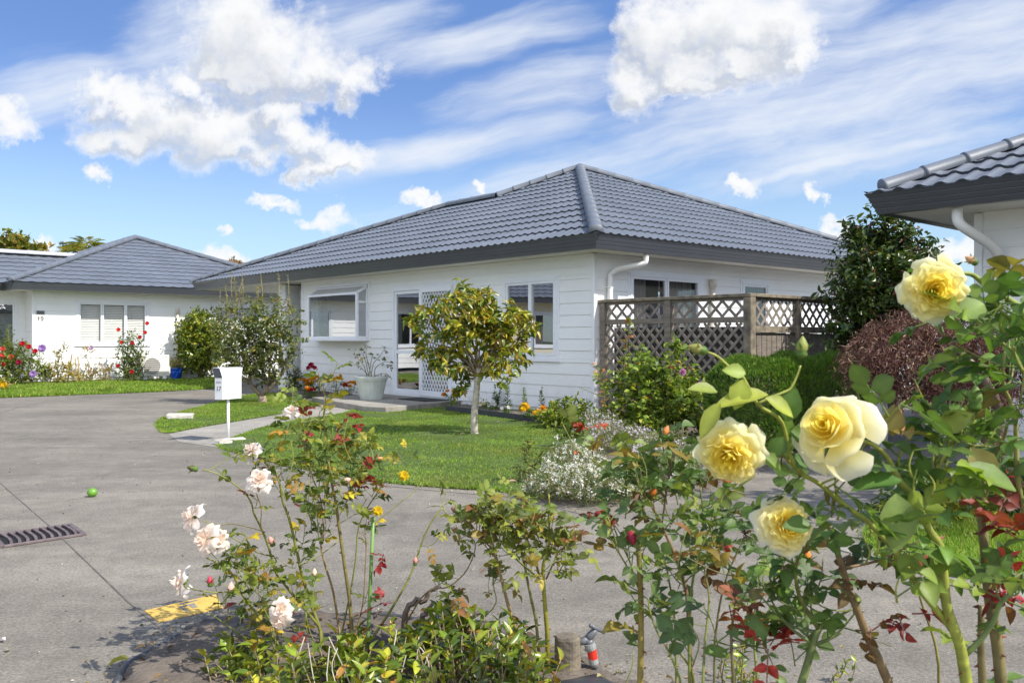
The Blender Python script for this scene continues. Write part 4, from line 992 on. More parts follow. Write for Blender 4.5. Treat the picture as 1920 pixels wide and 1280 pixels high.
# young tree on the lawn
t=plant('small_tree','small broad leaved tree with yellowing leaves and a pale bare trunk on the lawn','tree',G(890,815))
tb=MB(); Yt=10.75; top=P(897,690,Yt)
tr=catmull([G(890,815),P(889,780,Yt),P(893,740,Yt),top],3); tb.tube(tr,np.linspace(.048,.036,len(tr)),9,col=(.40,.36,.29)); tb.tube([G(890,815)+[0,0,-.02],G(890,815)+[0,0,.03]],[.062,.048],9,col=(.34,.30,.24))
CL=[(880,560,42),(842,588,46),(792,592,34),(925,585,48),(968,604,36),(990,612,24),(905,620,50),(850,634,40),(815,662,34),(872,684,46),(835,690,26),(945,650,40),(975,650,26),(962,690,24),(925,700,34),(868,726,24),(898,720,22),(800,640,22),(780,600,22),(952,674,30),(888,600,40)]
bl=[]; 
for (a,b,r) in CL:
    y=Yt+rs.uniform(-.42,.42); c=P(a,b,y); rr=r*Yt/F; bl.append((c,(rr*1.05,rr*1.1,rr*.8)))
    limb(tb,tr[-1]+(c-tr[-1])*0-np.array([0,0,rs.uniform(0,.15)]),c,.018,.005,.05,(.26,.2,.14),6,rs)
tb.build('trunk',MT['cane'],t,smooth=True)
lm=MB(); twiggy(lm,bl,2500,.094,.045,[((.22,.23,.03),3),((.14,.185,.03),3.4),((.33,.28,.035),1.9),((.22,.16,.05),1.0),((.075,.125,.025),2.4)],T_CURL,per=9,tl=1.6,upb=.3,shell=.5,flat=.35,rs=rs)
lm.build('crown',MT['leaf_gloss'],t,smooth=True)
# quince like small tree on the island
base=G(493,756); Yq=base[1]
t=plant('small_tree','open multi stemmed fruit tree with grey green leaves on the grass island by the letterbox','tree',base); tb=MB(); lm=MB()
frk=P(490,742,Yq); tb.tube(catmull([base-[0,0,.03],P(492,750,Yq),frk],3),[.10,.085,.085,.08,.08,.08,.075][:7],8,col=(.27,.21,.15))
for e in ([(478,728),(462,712),(445,690),(430,650)],[(503,730),(520,712),(535,690),(545,640)],[(500,728),(498,712),(480,700),(470,660),(455,600)],[(506,722),(505,700),(508,650),(505,590)],[(516,716),(530,690),(524,620),(540,560)],[(470,720),(466,690),(440,640),(425,580)]):
    pts=catmull([frk]+[P(a,b,Yq+rs.uniform(-.1,.1)*(i+1)) for i,(a,b) in enumerate(e)],3); tb.tube(pts,np.linspace(.042,.008,len(pts)),6,col=(.20,.155,.11))
bl=[]
for a,b,r in [(430,640,40),(470,600,45),(510,600,45),(540,640,32),(500,650,50),(460,660,50),(440,690,30),(530,690,32),(420,600,32),(545,590,28),(480,690,36),(415,575,20),(425,670,30),(500,600,36),(455,640,40),(520,670,40)]:
    rr=r*Yq/F; bl.append((P(a,b,Yq+rs.uniform(-.4,.4)),(rr,rr*1.1,rr)))
pal=[((.085,.125,.06),4),((.06,.095,.04),3),((.17,.19,.09),2),((.24,.23,.05),.5)]
twiggy(lm,bl,6200,.07,.041,pal,T_DIA,per=9,tl=3.0,upb=.5,shell=.55,rs=rs)
for i in range(17):                                    # long thin shoots standing above the crown
    a=rs.uniform(408,560); b0=rs.uniform(570,620); tip=P(a+rs.uniform(-8,8),rs.uniform(512,560),Yq+rs.uniform(-.4,.4)); p0=P(a,b0,tip[1])
    tb.tube([p0,(p0+tip)/2+rs.normal(0,.03,3),tip],[.006,.005,.003],4,col=(.2,.17,.1))
    for q in np.linspace(.1,1,9):
        c=p0+(tip-p0)*q; n=4; lm.leaves(np.repeat(c[None],n,0),unit(rdir(n)+[0,0,.5]),rdir(n),.04,.022,pick([((.22,.2,.1),2),((.12,.15,.06),2)],n,.2,rs),T_DIA)
tb.build('trunk',MT['cane'],t,smooth=True); lm.build('crown',MT['leaf'],t)
# round shrub by the left wall
def shrub(name,label,cat,base,blobs,n,L,W,pal,tpl,m='leaf',nst=8,r=.025,barkcol=(.16,.12,.08),rs=rs,group=None,**kw):
    t=plant(name,label,cat,base,group); sm=MB(); lm=MB()
    for i in range(nst):
        c=np.array(blobs[i%len(blobs)][0]); limb(sm,np.array(base)+np.r_[rs.normal(0,r*2,2),-.02],c+rs.normal(0,.05,3),r,r*.25,.06,barkcol,6,rs)
    twiggy(lm,blobs,n,L,W,pal,tpl,rs=rs,**kw)
    sm.build('stems',MT['cane'],t,smooth=True); lm.build('foliage',MT[m],t); return t
Yh=25.3; bs=np.array([P(376,700,Yh)[0],Yh,0])
bl=[(P(a,b,Yh+dy),(r*Yh/F,r*Yh/F,r*Yh/F*.9)) for a,b,r,dy in [(378,620,40,0),(352,625,28,-.2),(402,630,26,.1),(375,655,42,-.1),(360,675,26,.1),(395,668,26,.2),(372,600,26,0),(385,690,18,0)]]
shrub('round_shrub','clipped rounded green and gold shrub against the sunny white wall beside the blue pot','shrub',bs,bl,7600,.095,.05,[((.085,.14,.02),4),((.17,.22,.025),3),((.30,.29,.04),1.3),((.04,.075,.015),2)],T_DIA,'leaf_gloss',per=8,tl=2,shell=.33)
# dark glossy shrub beyond the fence
Yc=11.6; bs=np.array([P(1650,700,Yc)[0],Yc,0])
bl=[(P(a,b,Yc+dy),(r*Yc/F,r*Yc/F,r*Yc/F)) for a,b,r,dy in [(1650,450,62,0),(1620,480,60,.2),(1700,470,55,.1),(1590,530,52,-.1),(1740,500,36,.2),(1660,540,80,-.2),(1720,540,50,0),(1640,600,80,0),(1600,620,50,-.3),(1700,610,60,0),(1650,425,34,.1),(1600,440,24,0),(1560,500,18,-.1)]]
tb=shrub('camellia_shrub','tall dark glossy evergreen shrub rising behind the lattice fence','shrub',bs,bl,8600,.10,.042,[((.028,.055,.016),5),((.05,.085,.02),3),((.09,.12,.03),1.2),((.14,.06,.04),.35)],T_LONG,'leaf_gloss',per=8,tl=2.4,upb=.8,shell=.42,nst=12,r=.03)
# weeping red maple
Ym=7.5; bs=np.array([P(1858,900,Ym)[0],Ym,0]); t=plant('maple','low weeping maple with fine purple brown leaves, in front of the dark evergreen shrub','tree',bs); tb=MB(); lm=MB()
for e in ([(1862,860),(1868,800),(1862,740),(1800,660),(1700,620)],[(1864,840),(1870,770),(1850,700),(1760,610)],[(1866,820),(1880,740),(1900,660)],[(1862,770),(1820,680),(1740,640)],[(1866,790),(1860,700),(1830,600)]):
    pts=catmull([bs-[0,0,.03]]+[P(a,b,Ym+rs.uniform(-.12,.12)*(i+1)) for i,(a,b) in enumerate(e)],3); tb.tube(pts,np.linspace(.085,.012,len(pts)),7,col=(.12,.085,.07))
dom=[(1700,595,34),(1655,620,40),(1740,600,46),(1790,620,52),(1830,600,40),(1630,650,34),(1680,660,50),(1740,670,60),(1800,680,60),(1850,660,50),(1900,660,45),(1610,690,26),(1660,700,40),(1720,720,44),(1770,730,44),(1830,720,46),(1890,720,46),(1590,660,22),(1930,640,50)]
K=2300; k=rs.choice(len(dom),K,p=np.array([d[2]**2 for d in dom])/sum(d[2]**2 for d in dom)); da=np.array(dom)[k]
u=unit(rs.normal(size=(K,3))); cc=np.array([P(a,b,Ym) for a,b,_ in da]); rr=(da[:,2]*Ym/F)[:,None]
p=cc+u*rr*np.array([1,1.5,.8])*rs.uniform(0,1,(K,1))**.4
fl=unit(np.c_[u[:,:2]*.6+rs.normal(0,.4,(K,2)),-.75+rs.normal(0,.25,K)])
per=12; t_=np.linspace(0,1,per)[None,:,None]; st=.16*rs.uniform(.6,1.4,(K,1,1))
pos=(p[:,None]+fl[:,None]*t_*st+np.array([0,0,.05])*np.sin(t_*2)*0).reshape(-1,3); ld=unit(np.repeat(fl,per,0)*.8+rs.normal(0,.55,(K*per,3)))
kc=np.repeat(rs.uniform(.6,1.35,(K,1)),per,0)
lm.leaves(pos,ld,rdir(K*per),.050*rs.uniform(.6,1.3,K*per),.0075,np.clip(pick([((.125,.055,.050),4),((.085,.040,.038),3),((.22,.125,.10),1.8),((.38,.27,.20),.8)],K*per,.2,rs)*kc,0,1),T_DIA)
tb.build('trunk',MT['cane'],t,smooth=True); lm.build('crown',MT['needle'],t)
# low clipped needle hedge below the fence
t=plant('clipped_hedge','low clipped hedge of fine bright green needles below the lattice fence corner','hedge',np.array([2.75,10.0,0])); lm=MB(); sm=MB()
n=42000; ctr=np.array([3.12,9.72,.47]); hx=np.array([1.12,.5,.46]); q=rs.uniform(-1,1,(n,3)); fc=rs.randint(0,6,n); ax_=rs.choice([0,1,2],n,p=[.2,.35,.45]); q[np.arange(n),ax_]=np.sign(q[np.arange(n),ax_])*rs.uniform(.86,1.05,n); q[ax_==2,2]=np.abs(q[ax_==2,2])
q=q/np.maximum(1,(np.abs(q)**5).sum(1)**.2)[:,None]
bump=.05*np.sin(q[:,0]*7+1)*np.sin(q[:,1]*5)+.03*np.sin(q[:,0]*17)
pos=ctr+q[:,:1]*hx[0]*np.array([.751,.66,0])+q[:,1:2]*hx[1]*np.array([-.66,.751,0])+q[:,2:3]*hx[2]*Z; pos[:,2]+=bump*(q[:,2]>0)
lm.leaves(pos,unit(rs.normal(0,.5,(n,3))+np.array([0,0,.9])+q*.5),rdir(n),rs.uniform(.045,.08,n),.009,pick([((.085,.155,.018),4),((.12,.21,.025),3),((.05,.10,.02),2),((.2,.2,.05),.5)],n,.2,rs),T_DIA)
for i in range(14):
    a=ctr+np.array([.751,.66,0])*rs.uniform(-1,1)*1.1; a[2]=0; sm.tube([a,a+[0,0,.45],a+[rs.normal(0,.1),rs.normal(0,.1),.85]],[.02,.014,.005],5,col=(.13,.1,.07))
sm.build('stems',MT['cane'],t); lm.build('foliage',MT['needle'],t)
# bushy mauve rose by the downpipe
Yr=10.4; bs=np.array([P(1235,800,Yr)[0],Yr,.02]); t=plant('rose_bush','bushy yellow green rose with two mauve blooms in front of the dark lattice','rose bush',bs); sm=MB(); lm=MB()
bl=[(P(a,b,Yr+dy),(r*Yr/F,r*Yr/F*1.2,r*Yr/F)) for a,b,r,dy in [(1200,690,36,0),(1170,720,32,.1),(1235,710,44,0),(1270,740,44,-.1),(1200,760,46,-.1),(1160,780,30,0),(1250,780,46,0),(1295,720,34,.1),(1300,780,36,0),(1262,655,22,.15),(1180,640,12,.2),(1130,720,14,0),(1120,770,16,0),(1215,800,40,-.2),(1270,650,18,0)]]
for c,r in bl*2: limb(sm,bs+np.r_[rs.normal(0,.12,2),0],np.array(c)+rs.normal(0,.08,3),.010,.003,.08,(.13,.12,.04),5,rs)
twiggy(lm,bl,4600,.062,.046,[((.11,.19,.04),4),((.17,.25,.05),3),((.065,.12,.03),3),((.24,.26,.05),.4),((.2,.07,.04),.2)],T_OVAL,per=9,tl=3.4,upb=.35,shell=.5,rs=rs)
sm.build('canes',MT['cane'],t); lm.build('foliage',MT['leaf'],t)
for i,(a,b,r,cl) in enumerate([(1280,697,.042,(.62,.30,.50)),(1312,723,.046,(.42,.14,.40)),(1255,688,.02,(.4,.08,.1))]): bloom(t,P(a,b,Yr-.45),(-.2,-1,.25),r,40+i,'small',core=np.array(cl)*.8,edge=cl,outer=np.array(cl)*1.15,calyx=False)
# tall sparse stem at the house corner, and one by the lattice
for (lab,path,Y,top) in (('thin straggling reddish rose stem at the white house corner',[(1135,790),(1133,740),(1128,700),(1112,685)],11.6,(.35,.19,.10)),('single tall rose cane with few rusty leaves rising past the lattice panel',[(1168,780),(1170,700),(1176,640),(1184,600)],11.2,(.25,.13,.06))):
    b0=np.array([P(path[0][0],700,Y)[0],Y,0]); t=plant('rose_cane',lab,'rose bush',b0); pts=px_path(path,Y,k=4); pts=np.vstack([b0,pts]); sm=MB(); lm=MB()
    sm.tube(pts,np.linspace(.011,.004,len(pts)),5,col=(.15,.15,.05)); cane_leaves(lm,sm,pts,.045,[(top,2),((.12,.17,.04),2)],.05,.25,rs)
    cane_leaves(lm,sm,pts,.042,[(top,2),((.12,.17,.04),2)],.05,.3,rs); sm.build('canes',MT['cane'],t); lm.build('foliage',MT['leaf'],t)

# ------------------------------------------------------------------ trees beyond the roofs
def far_tree(label,px,Y,blobs,n,L,pal,group='trees beyond the roofs'):
    b0=np.array([P(px,600,Y)[0],Y,0]); bl=[(P(a,b,Y+rs.uniform(-1,1)),(r*Y/F,r*Y/F,r*Y/F*.8)) for a,b,r in blobs]; t=plant('broadleaf_tree',label,'tree',b0,group); sm=MB(); lm=MB()
    for c,r in bl: limb(sm,b0,c,.16,.04,.02,(.15,.12,.09),6,rs)
    twiggy(lm,bl,n,L,L*.55,pal,T_DIA,per=9,tl=2.5,shell=.45,rs=rs); sm.build('trunk',MT['cane'],t); lm.build('crown',MT['leaf'],t)
far_tree('olive green tree showing over the left ridge at the picture edge',28,42,[(20,462,24),(48,470,24),(0,470,26),(70,476,14),(-20,472,26),(30,450,12)],2600,.30,[((.10,.13,.03),3),((.17,.17,.05),2),((.22,.17,.06),1),((.06,.085,.02),2)])
far_tree('bare brownish tree top between the two roofs',442,44,[(440,500,18),(432,508,16),(456,506,14)],700,.2,[((.2,.13,.07),2),((.13,.09,.05),2)])
Y=46; b0=np.array([P(163,600,Y)[0],Y,0]); t=plant('palm_tree','palm with yellow green fronds behind the left roof','tree',b0); sm=MB(); lm=MB(); hub=P(163,466,Y)
sm.tube([b0,b0+(hub-b0)*.5,hub],[.28,.24,.22],9,col=(.2,.16,.11))
for i in range(34):
    a=rs.uniform(0,2*np.pi); e=rs.uniform(-.5,1.1); d=np.array([math.cos(a)*math.cos(e),math.sin(a)*math.cos(e),math.sin(e)]); s=np.linspace(0,1,9)[:,None]; fr=hub+d*s*1.15-np.array([0,0,.55])*s**2
    sm.tube(fr,np.linspace(.02,.006,9),4,col=(.2,.2,.05))
    for q in range(2,9):
        for sg in (-1,1): lm.leaves(fr[q][None],unit(d+sg*1.2*unit(np.cross(d,Z))-[0,0,.5])[None],Z[None],.5,.07,pick([((.20,.24,.06),2),((.32,.28,.07),1),((.12,.16,.04),1)],1,.15,rs),T_DIA)
sm.build('trunk',MT['cane'],t); lm.build('crown',MT['leaf'],t)
Y=80; b0=np.array([P(118,600,Y)[0],Y,0]); t=plant('conifer','thin distant conifer with tiered bare branches, left of the palm','tree',b0); sm=MB(); lm=MB(); tp=P(118,452,Y); sm.tube([b0,tp],[.3,.05],6,col=(.1,.1,.09))
for k in range(9):
    z=tp[2]-.25-k*.42; w_=.25+.13*k
    for i in range(9):
        a=2*np.pi*i/9+k; d=np.array([math.cos(a),math.sin(a),.18]); c=np.array([tp[0],Y,z]); sm.tube([c,c+d*w_],[.05,.02],4,col=(.1,.11,.08)); nn=8; lm.leaves(c+d*w_*rs.uniform(.3,1,(nn,1)),unit(d+rs.normal(0,.6,(nn,3))),rdir(nn),.25,.05,pick([((.08,.12,.08),1)],nn,.2,rs),T_DIA)
sm.build('trunk',MT['cane'],t); lm.build('crown',MT['needle'],t)
# ================================================================== lattice fence
rs=np.random.RandomState(202)
FO=np.array([1.33,12.98,0]); ang=ROT
t=thing('lattice_fence','weathered grey timber lattice fence with mossy cap rail around the side deck','fence',FO,ROT)
L1=2.54; L2=4.2; zc=1.755
def cap(p,q,name='cap_rail'):
    mb=MB(); mb.beam(p,q,.13,.045,b=.005); mb.build(name,MT['wood2'],t,world=False)
cap((-.02,0,zc-.022),(L1+.06,0,zc-.022)); cap((L1,.066,zc-.022),(L1,L2,zc-.022))
def fpost(x,y,z1,w=.09,m='wood'):
    mb=MB(); mb.bbox((x-w/2,y-w/2,-.02),(x+w/2,y+w/2,z1),.006); mb.build('post',MT[m],t,world=False)
fpost(.05,0,zc-.046); fpost(1.26,0,zc-.046,.1); fpost(L1,0,zc-.046,.115,'wood2'); fpost(L1,1.12,zc-.046,.09,'wood2'); fpost(L1,2.35,zc-.046); fpost(L1,3.6,zc-.046)
def rail(p,q,w=.045,h=.075,m='wood'):
    mb=MB(); mb.beam(p,q,w,h,b=.004); mb.build('rail',MT[m],t,world=False)
for a_,b_ in ((.095,1.21),(1.31,L1-.06)): rail((a_,0,1.425),(b_,0,1.425)); rail((a_,0,zc-.065),(b_,0,zc-.065),.035,.035)
for a_,b_ in ((.06,1.075),(1.165,2.305),(2.395,3.555)): rail((L1,a_,1.30),(L1,b_,1.30),.045,.085,'wood2'); rail((L1,a_,zc-.065),(L1,b_,zc-.065),.035,.035,'wood2')
def lattice(o,dirv,a0,a1,z0,z1,pitch=.205,w=.038,th=.009,off=0):
    o=np.array(o,float); d=np.array(dirv,float); nrm=np.cross(d,Z); mb=MB()
    for sg,dd in ((1,.006),(-1,-.006)):
        k=-40
        while k<80:
            x0=a0+k*pitch; pA=[x0,z0]; pB=[x0+sg*(z1-z0),z1]
            if pA[0]>pB[0]: pA,pB=pB,pA
            m_=(pB[1]-pA[1])/(pB[0]-pA[0])
            if pA[0]<a0: pA=[a0,pA[1]+m_*(a0-pA[0])]
            if pB[0]>a1: pB=[a1,pB[1]-m_*(pB[0]-a1)]
            if pB[0]-pA[0]>.02:
                P0=o+d*pA[0]+Z*pA[1]+nrm*dd; P1=o+d*pB[0]+Z*pB[1]+nrm*dd; mb.beam(P0,P1,w,th,up=nrm)
            k+=1
    mb.build('lattice_panel',MT['lattice'],t,world=False)
lattice((0,0,0),X,.095,1.21,1.465,zc-.085); lattice((0,0,0),X,1.31,L1-.06,1.465,zc-.085)
lattice((0,.0,0),X,.095,1.21,.1,1.385,.165); lattice((0,.0,0),X,1.31,L1-.06,.1,1.385,.165)
for a_,b_ in ((.06,1.075),(1.165,2.305),(2.395,3.555)): lattice((L1,0,0),Yv,a_,b_,1.345,zc-.085,.185)
mb=MB(); y=.07
while y<4.1:
    if not(1.06<y+.05<1.18 or 2.25<y+.05<2.42): mb.bbox((L1-.035,y,.02),(L1-.012,y+.105,1.255+rs.uniform(-.006,.006)),.003)
    y+=.116
mb.build('board_panel',MT['wood'],t,world=False)
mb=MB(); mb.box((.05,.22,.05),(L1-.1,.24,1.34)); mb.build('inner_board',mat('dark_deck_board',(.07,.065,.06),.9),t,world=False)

# ================================================================== letterbox
b0=G(428,827); Yb=b0[1]
t=thing('letterbox','white numbered metal letterbox on a thin post at the lawn edge','letterbox',b0)
mb=MB(); mb.tube([(0,0,-.02),(0,0,.52)],.0165,10); mb.build('post',MT['plastic_white'],t,smooth=True,world=False)
ab=math.radians(18); Mx=Matrix.Rotation(ab,4,'Z'); Mb=np.array(Mx); Mb[2,3]=0
# body: narrow end to the viewer's left, long side to the right
zb0,zb1=.49,.775; bw=.115/2; bl_=.30/2
mb=MB()
A=[(-bw-.0,-bl_),(bw,-bl_),(bw,bl_),(-bw,bl_)]
def ringz(z,fl): return [(x,y-(fl if y<0 else -fl*.4),z) for x,y in A]
V=np.array(ringz(zb0,0)+ringz(.735,0)+ringz(.845,.045)+ringz(.848,.052))
R_=np.array(Matrix.Rotation(math.radians(-26),3,'Z')); V=V@R_.T; V+=np.array([.0,0,0])
mb.add(V,[(3,2,1,0),(0,1,5,4),(1,2,6,5),(2,3,7,6),(3,0,4,7),(5,6,10,9),(6,7,11,10),(7,4,8,11),(8,9,13,12),(9,10,14,13),(10,11,15,14),(11,8,12,15),(12,13,14,15)])
mb.build('body',MT['plastic_white'],t,world=False)
mb=MB(); sl=np.array([(-bw+.006,-bl_-.012,.742),(bw-.006,-bl_-.012,.742),(bw-.004,-bl_-.044,.838),(-bw+.004,-bl_-.044,.838)])@R_.T
mb.add(sl,[(0,1,2,3)]); mb.build('slot',mat('shaded_slot',(.10,.11,.14),.5),t,world=False)
mb=MB(); V=np.array([(bw-.02,bl_+.0,.775),(bw-.0,bl_+.0,.775),(bw+.0,bl_+.05,.735),(bw-.02,bl_+.05,.735),(bw-.02,bl_+.0,.781),(bw-.0,bl_+.0,.781),(bw+.0,bl_+.05,.741),(bw-.02,bl_+.05,.741)])@R_.T
mb.add(V,[(3,2,1,0),(4,5,6,7),(0,1,5,4),(1,2,6,5),(2,3,7,6),(3,0,4,7)]); mb.build('latch',MT['plastic_white'],t,world=False)
mb=MB(); V=np.array([(-bw+.02,-bl_-.002,.672),(bw-.02,-bl_-.002,.672),(bw-.02,-bl_-.002,.697),(-bw+.02,-bl_-.002,.697)])@R_.T; mb.add(V,[(0,1,2,3)]); mb.build('name_strip',MT['greyprint'],t,world=False)
def text_part(s,size,parent,M,m,name,ext=.001):
    cu=bpy.data.curves.new(name,'FONT'); cu.body=s; cu.size=size; cu.align_x='CENTER'; cu.align_y='CENTER'; cu.extrude=ext
    tmp=bpy.data.objects.new('tmp',cu); COL.objects.link(tmp); dg=bpy.context.evaluated_depsgraph_get(); me=bpy.data.meshes.new_from_object(tmp.evaluated_get(dg)); bpy.data.objects.remove(tmp)
    o=bpy.data.objects.new(name,me); me.materials.clear(); me.materials.append(m); COL.objects.link(o); o.parent=parent; o.matrix_local=M; o['_o']=[0.,0,0]; return o
Mt=Matrix.Rotation(math.radians(-26),4,'Z')@Matrix.Translation((0,-bl_-.003,.61))@Matrix.Rotation(math.pi/2,4,'X')
text_part('17',.075,t,Mt,MT['black'],'number')
# house number plate by the left house
t2=thing('number_plate','small dark house number on the left house near its corner','number plate',(-12.6+.751*.14+.66*.02,23.02+.66*.14-.751*.02,1.78),ROT+math.pi/2)
Mt=Matrix.Translation((.03,-.012,-.06))@Matrix.Rotation(math.pi/2,4,'X'); text_part('15',.17,t2,Mt,mat('number_bronze',(.16,.11,.08),.5),'number',.004)
mb=MB(); mb.bbox((-.07,-.012,.05),(.12,.0,.14),.004); mb.bbox((-.05,-.020,.062),(.0,-.012,.13),.003); mb.bbox((.05,-.020,.062),(.10,-.012,.13),.003); mb.build('plate',mat('plate_grey',(.12,.12,.13),.5),t2,world=False)

# ================================================================== planter with rose on the step, door mat
p0=HL(-4.53,-1.0,.10); t=thing('planter','large pale grey green fluted pot on the doorstep','pot',p0)
mb=MB(); flute=lambda a,k: 1+(.018*np.abs(np.sin(a*11)) if 1<=k<=5 else 0)
mb.lathe([(.185,0),(.195,.0),(.205,.04),(.235,.18),(.258,.28),(.268,.325),(.285,.335),(.287,.355),(.292,.36),(.300,.395),(.296,.41),(.270,.41),(.262,.36),(.01,.35)],sides=66,rfun=flute); mb.build('body',MT['pot'],t,smooth=False,world=False)
mb=MB(); mb.lathe([(.25,.345),(.2,.37),(.01,.38)],sides=20); mb.build('potting_soil',MT['soil'],t,world=False)
Yp=p0[1]; t=thing('rose_bush','sparse twiggy rose with few dark leaves growing in the fluted pot','rose bush',p0+[0,0,.37]); sm=MB(); lm=MB()
for e in ([(688,705),(682,685),(668,668),(662,655)],[(690,705),(690,680),(686,660),(690,648)],[(692,705),(700,682),(712,668),(722,652)],[(695,705),(704,690),(722,678),(737,682)],[(688,705),(678,690),(664,682)],[(694,705),(696,676),(700,664)],[(700,705),(716,700),(728,704)],[(690,705),(684,672),(678,660)]):
    pts=np.array([P(a,b,Yp+rs.uniform(-.1,.1)) for a,b in e]); pts[0]=p0+[rs.normal(0,.03),rs.normal(0,.03),.37]; pts=catmull(pts,3)
    sm.tube(pts,np.linspace(.008,.004,len(pts)),5,col=(.16,.14,.08)); cane_leaves(lm,sm,pts,.045,[((.07,.10,.04),3),((.05,.06,.03),2),((.14,.14,.05),1)],.10,.55,rs,n=3); cane_leaves(lm,sm,pts[-3:],.045,[((.07,.10,.04),3),((.10,.06,.04),2)],.05,.5,rs,n=5)
sm.build('canes',MT['cane'],t); lm.build('foliage',MT['leaf'],t)
q=HL(-3.75,-.42,.10); mb=MB(); mb.bbox((-.42,-.25,.002),(.42,.25,.016),.006); o=mb.build('door_mat',MT['rubber']); o.location=q; o.rotation_euler=(0,0,ROT); tag(o,'black rubber door mat on the step in front of the screen door','door mat')

# ================================================================== flower bed plants by the house
def flower_head(mb,c,r,col,rs,n=14,up=(0,-.4,1)):
    for ring in (1,.72,.42):
        k=max(5,int(n*ring)); a=rs.uniform(0,6)+2*np.pi*np.arange(k)/k; e1=unit(np.cross(up,(1,.1,0))); e2=unit(np.cross(up,e1)); o=np.cos(a)[:,None]*e1+np.sin(a)[:,None]*e2
        u=unit(up); d=unit(o*(.35+.75*ring)+u*(1.05-ring)); mb.leaves(np.repeat((np.array(c)+u*r*.2*(1-ring))[None],k,0),d,np.repeat(u[None],k,0),r,r*.62,np.clip(np.array(col)[None]*rs.uniform(.8,1.15,(k,1)),0,1),T_OVAL)
def mari(loc,h,w,cols,rs,nf,nl=130):
    """one bedding plant: stems, feathery leaves, each flower its own part"""
    t=None; loc=np.array(loc,float); sm=MB(); lm=MB()
    bl=[(loc+[0,0,h*.5],(w,w,h*.5))]
    for i in range(9): limb(sm,loc,loc+[rs.normal(0,w*.5),rs.normal(0,w*.5),h*.8],.004,.002,.1,(.09,.14,.04),4,rs,4)
    twiggy(lm,bl,nl,.045,.014,[((.05,.11,.02),3),((.09,.16,.03),2)],T_DIA,per=8,tl=2,shell=.5,rs=rs)
    fl=[]
    for i in range(nf):
        a=rs.uniform(0,2*np.pi); rr=w*rs.uniform(.2,1); c=loc+[math.cos(a)*rr,math.sin(a)*rr-.03,h*rs.uniform(.75,1.12)]; fm=MB(); flower_head(fm,c,rs.uniform(.034,.054),cols[rs.randint(len(cols))],rs,12,(rs.normal(0,.3),-.6+rs.normal(0,.2),1)); fl.append(fm)
    return sm,lm,fl
OR=(.75,.30,.012); YE=(.78,.52,.015); RD=(.55,.05,.02); GLD=(.78,.42,.012)
for (a,b,h,w,cols,nf,lab) in [(572,739,.24,.16,[OR,OR,YE],7,'low marigold with orange flowers beside the small dark shrub'),(600,740,.30,.17,[YE,OR,YE],9,'fuller marigold with mixed yellow and orange flowers midway to the big pot'),(632,741,.32,.18,[YE,YE,GLD],9,'tallest marigold with bright yellow flowers left of the big pot'),(655,745,.24,.15,[OR,RD,GLD],6,'small rusty orange marigold right against the big pot'),(580,747,.16,.13,[RD,RD,OR],6,'low red flowering marigold at the front edge of the bed left of the pot'),
                            (846,762,.22,.13,[OR,GLD],5,'small orange marigold at the right end of the doorstep'),(990,788,.18,.12,[GLD,OR,YE],5,'low golden marigold at the edging under the two light window'),(1010,793,.16,.10,[OR,GLD],4,'lowest orange marigold at the edging beside the leafy green clump')]:
    p=G(a,b,.03); sm,lm,fl=mari(p,h*1.15,w*1.1,cols,rs,int(nf*1.6)); t=plant('marigold',lab,'flower plant',p,'marigolds along the house wall'); sm.build('stems',MT['cane'],t); lm.build('foliage',MT['leaf'],t)
    for f in fl: f.build('flower',MT['petal'],t)
p=G(555,733,.02); shrub('small_shrub','small dark rounded shrub at the garage end of the flower bed','shrub',p,[(p+[0,0,.25],(.24,.24,.27))],900,.05,.025,[((.035,.06,.02),3),((.06,.09,.025),2)],T_DIA,per=8,tl=2,nst=5,r=.01,rs=rs)
p=G(592,738,.02); Y=p[1]; t=plant('red_rose','slim upright stem with two crimson blooms against the white wall below the bay window','rose bush',p); sm=MB(); lm=MB()
for e in ([(590,735),(588,712),(582,692)],[(592,735),(592,715),(590,695)],[(591,735),(586,718),(578,700)]):
    pts=catmull([p]+[P(a,b,Y) for a,b in e],3); sm.tube(pts,.006,5,col=(.08,.12,.04)); cane_leaves(lm,sm,pts,.05,[((.05,.085,.03),3),((.08,.12,.03),1)],.04,.15,rs)
sm.build('canes',MT['cane'],t); lm.build('foliage',MT['leaf'],t)
for i,(a,b,r) in enumerate([(583,684,.065),(590,689,.05),(578,689,.05)]): bloom(t,P(a,b,Y-.05),(-.2,-.8,.6),r,60+i,'small',core=(.30,.01,.03),edge=(.5,.02,.06),outer=(.55,.03,.09),calyx=False)
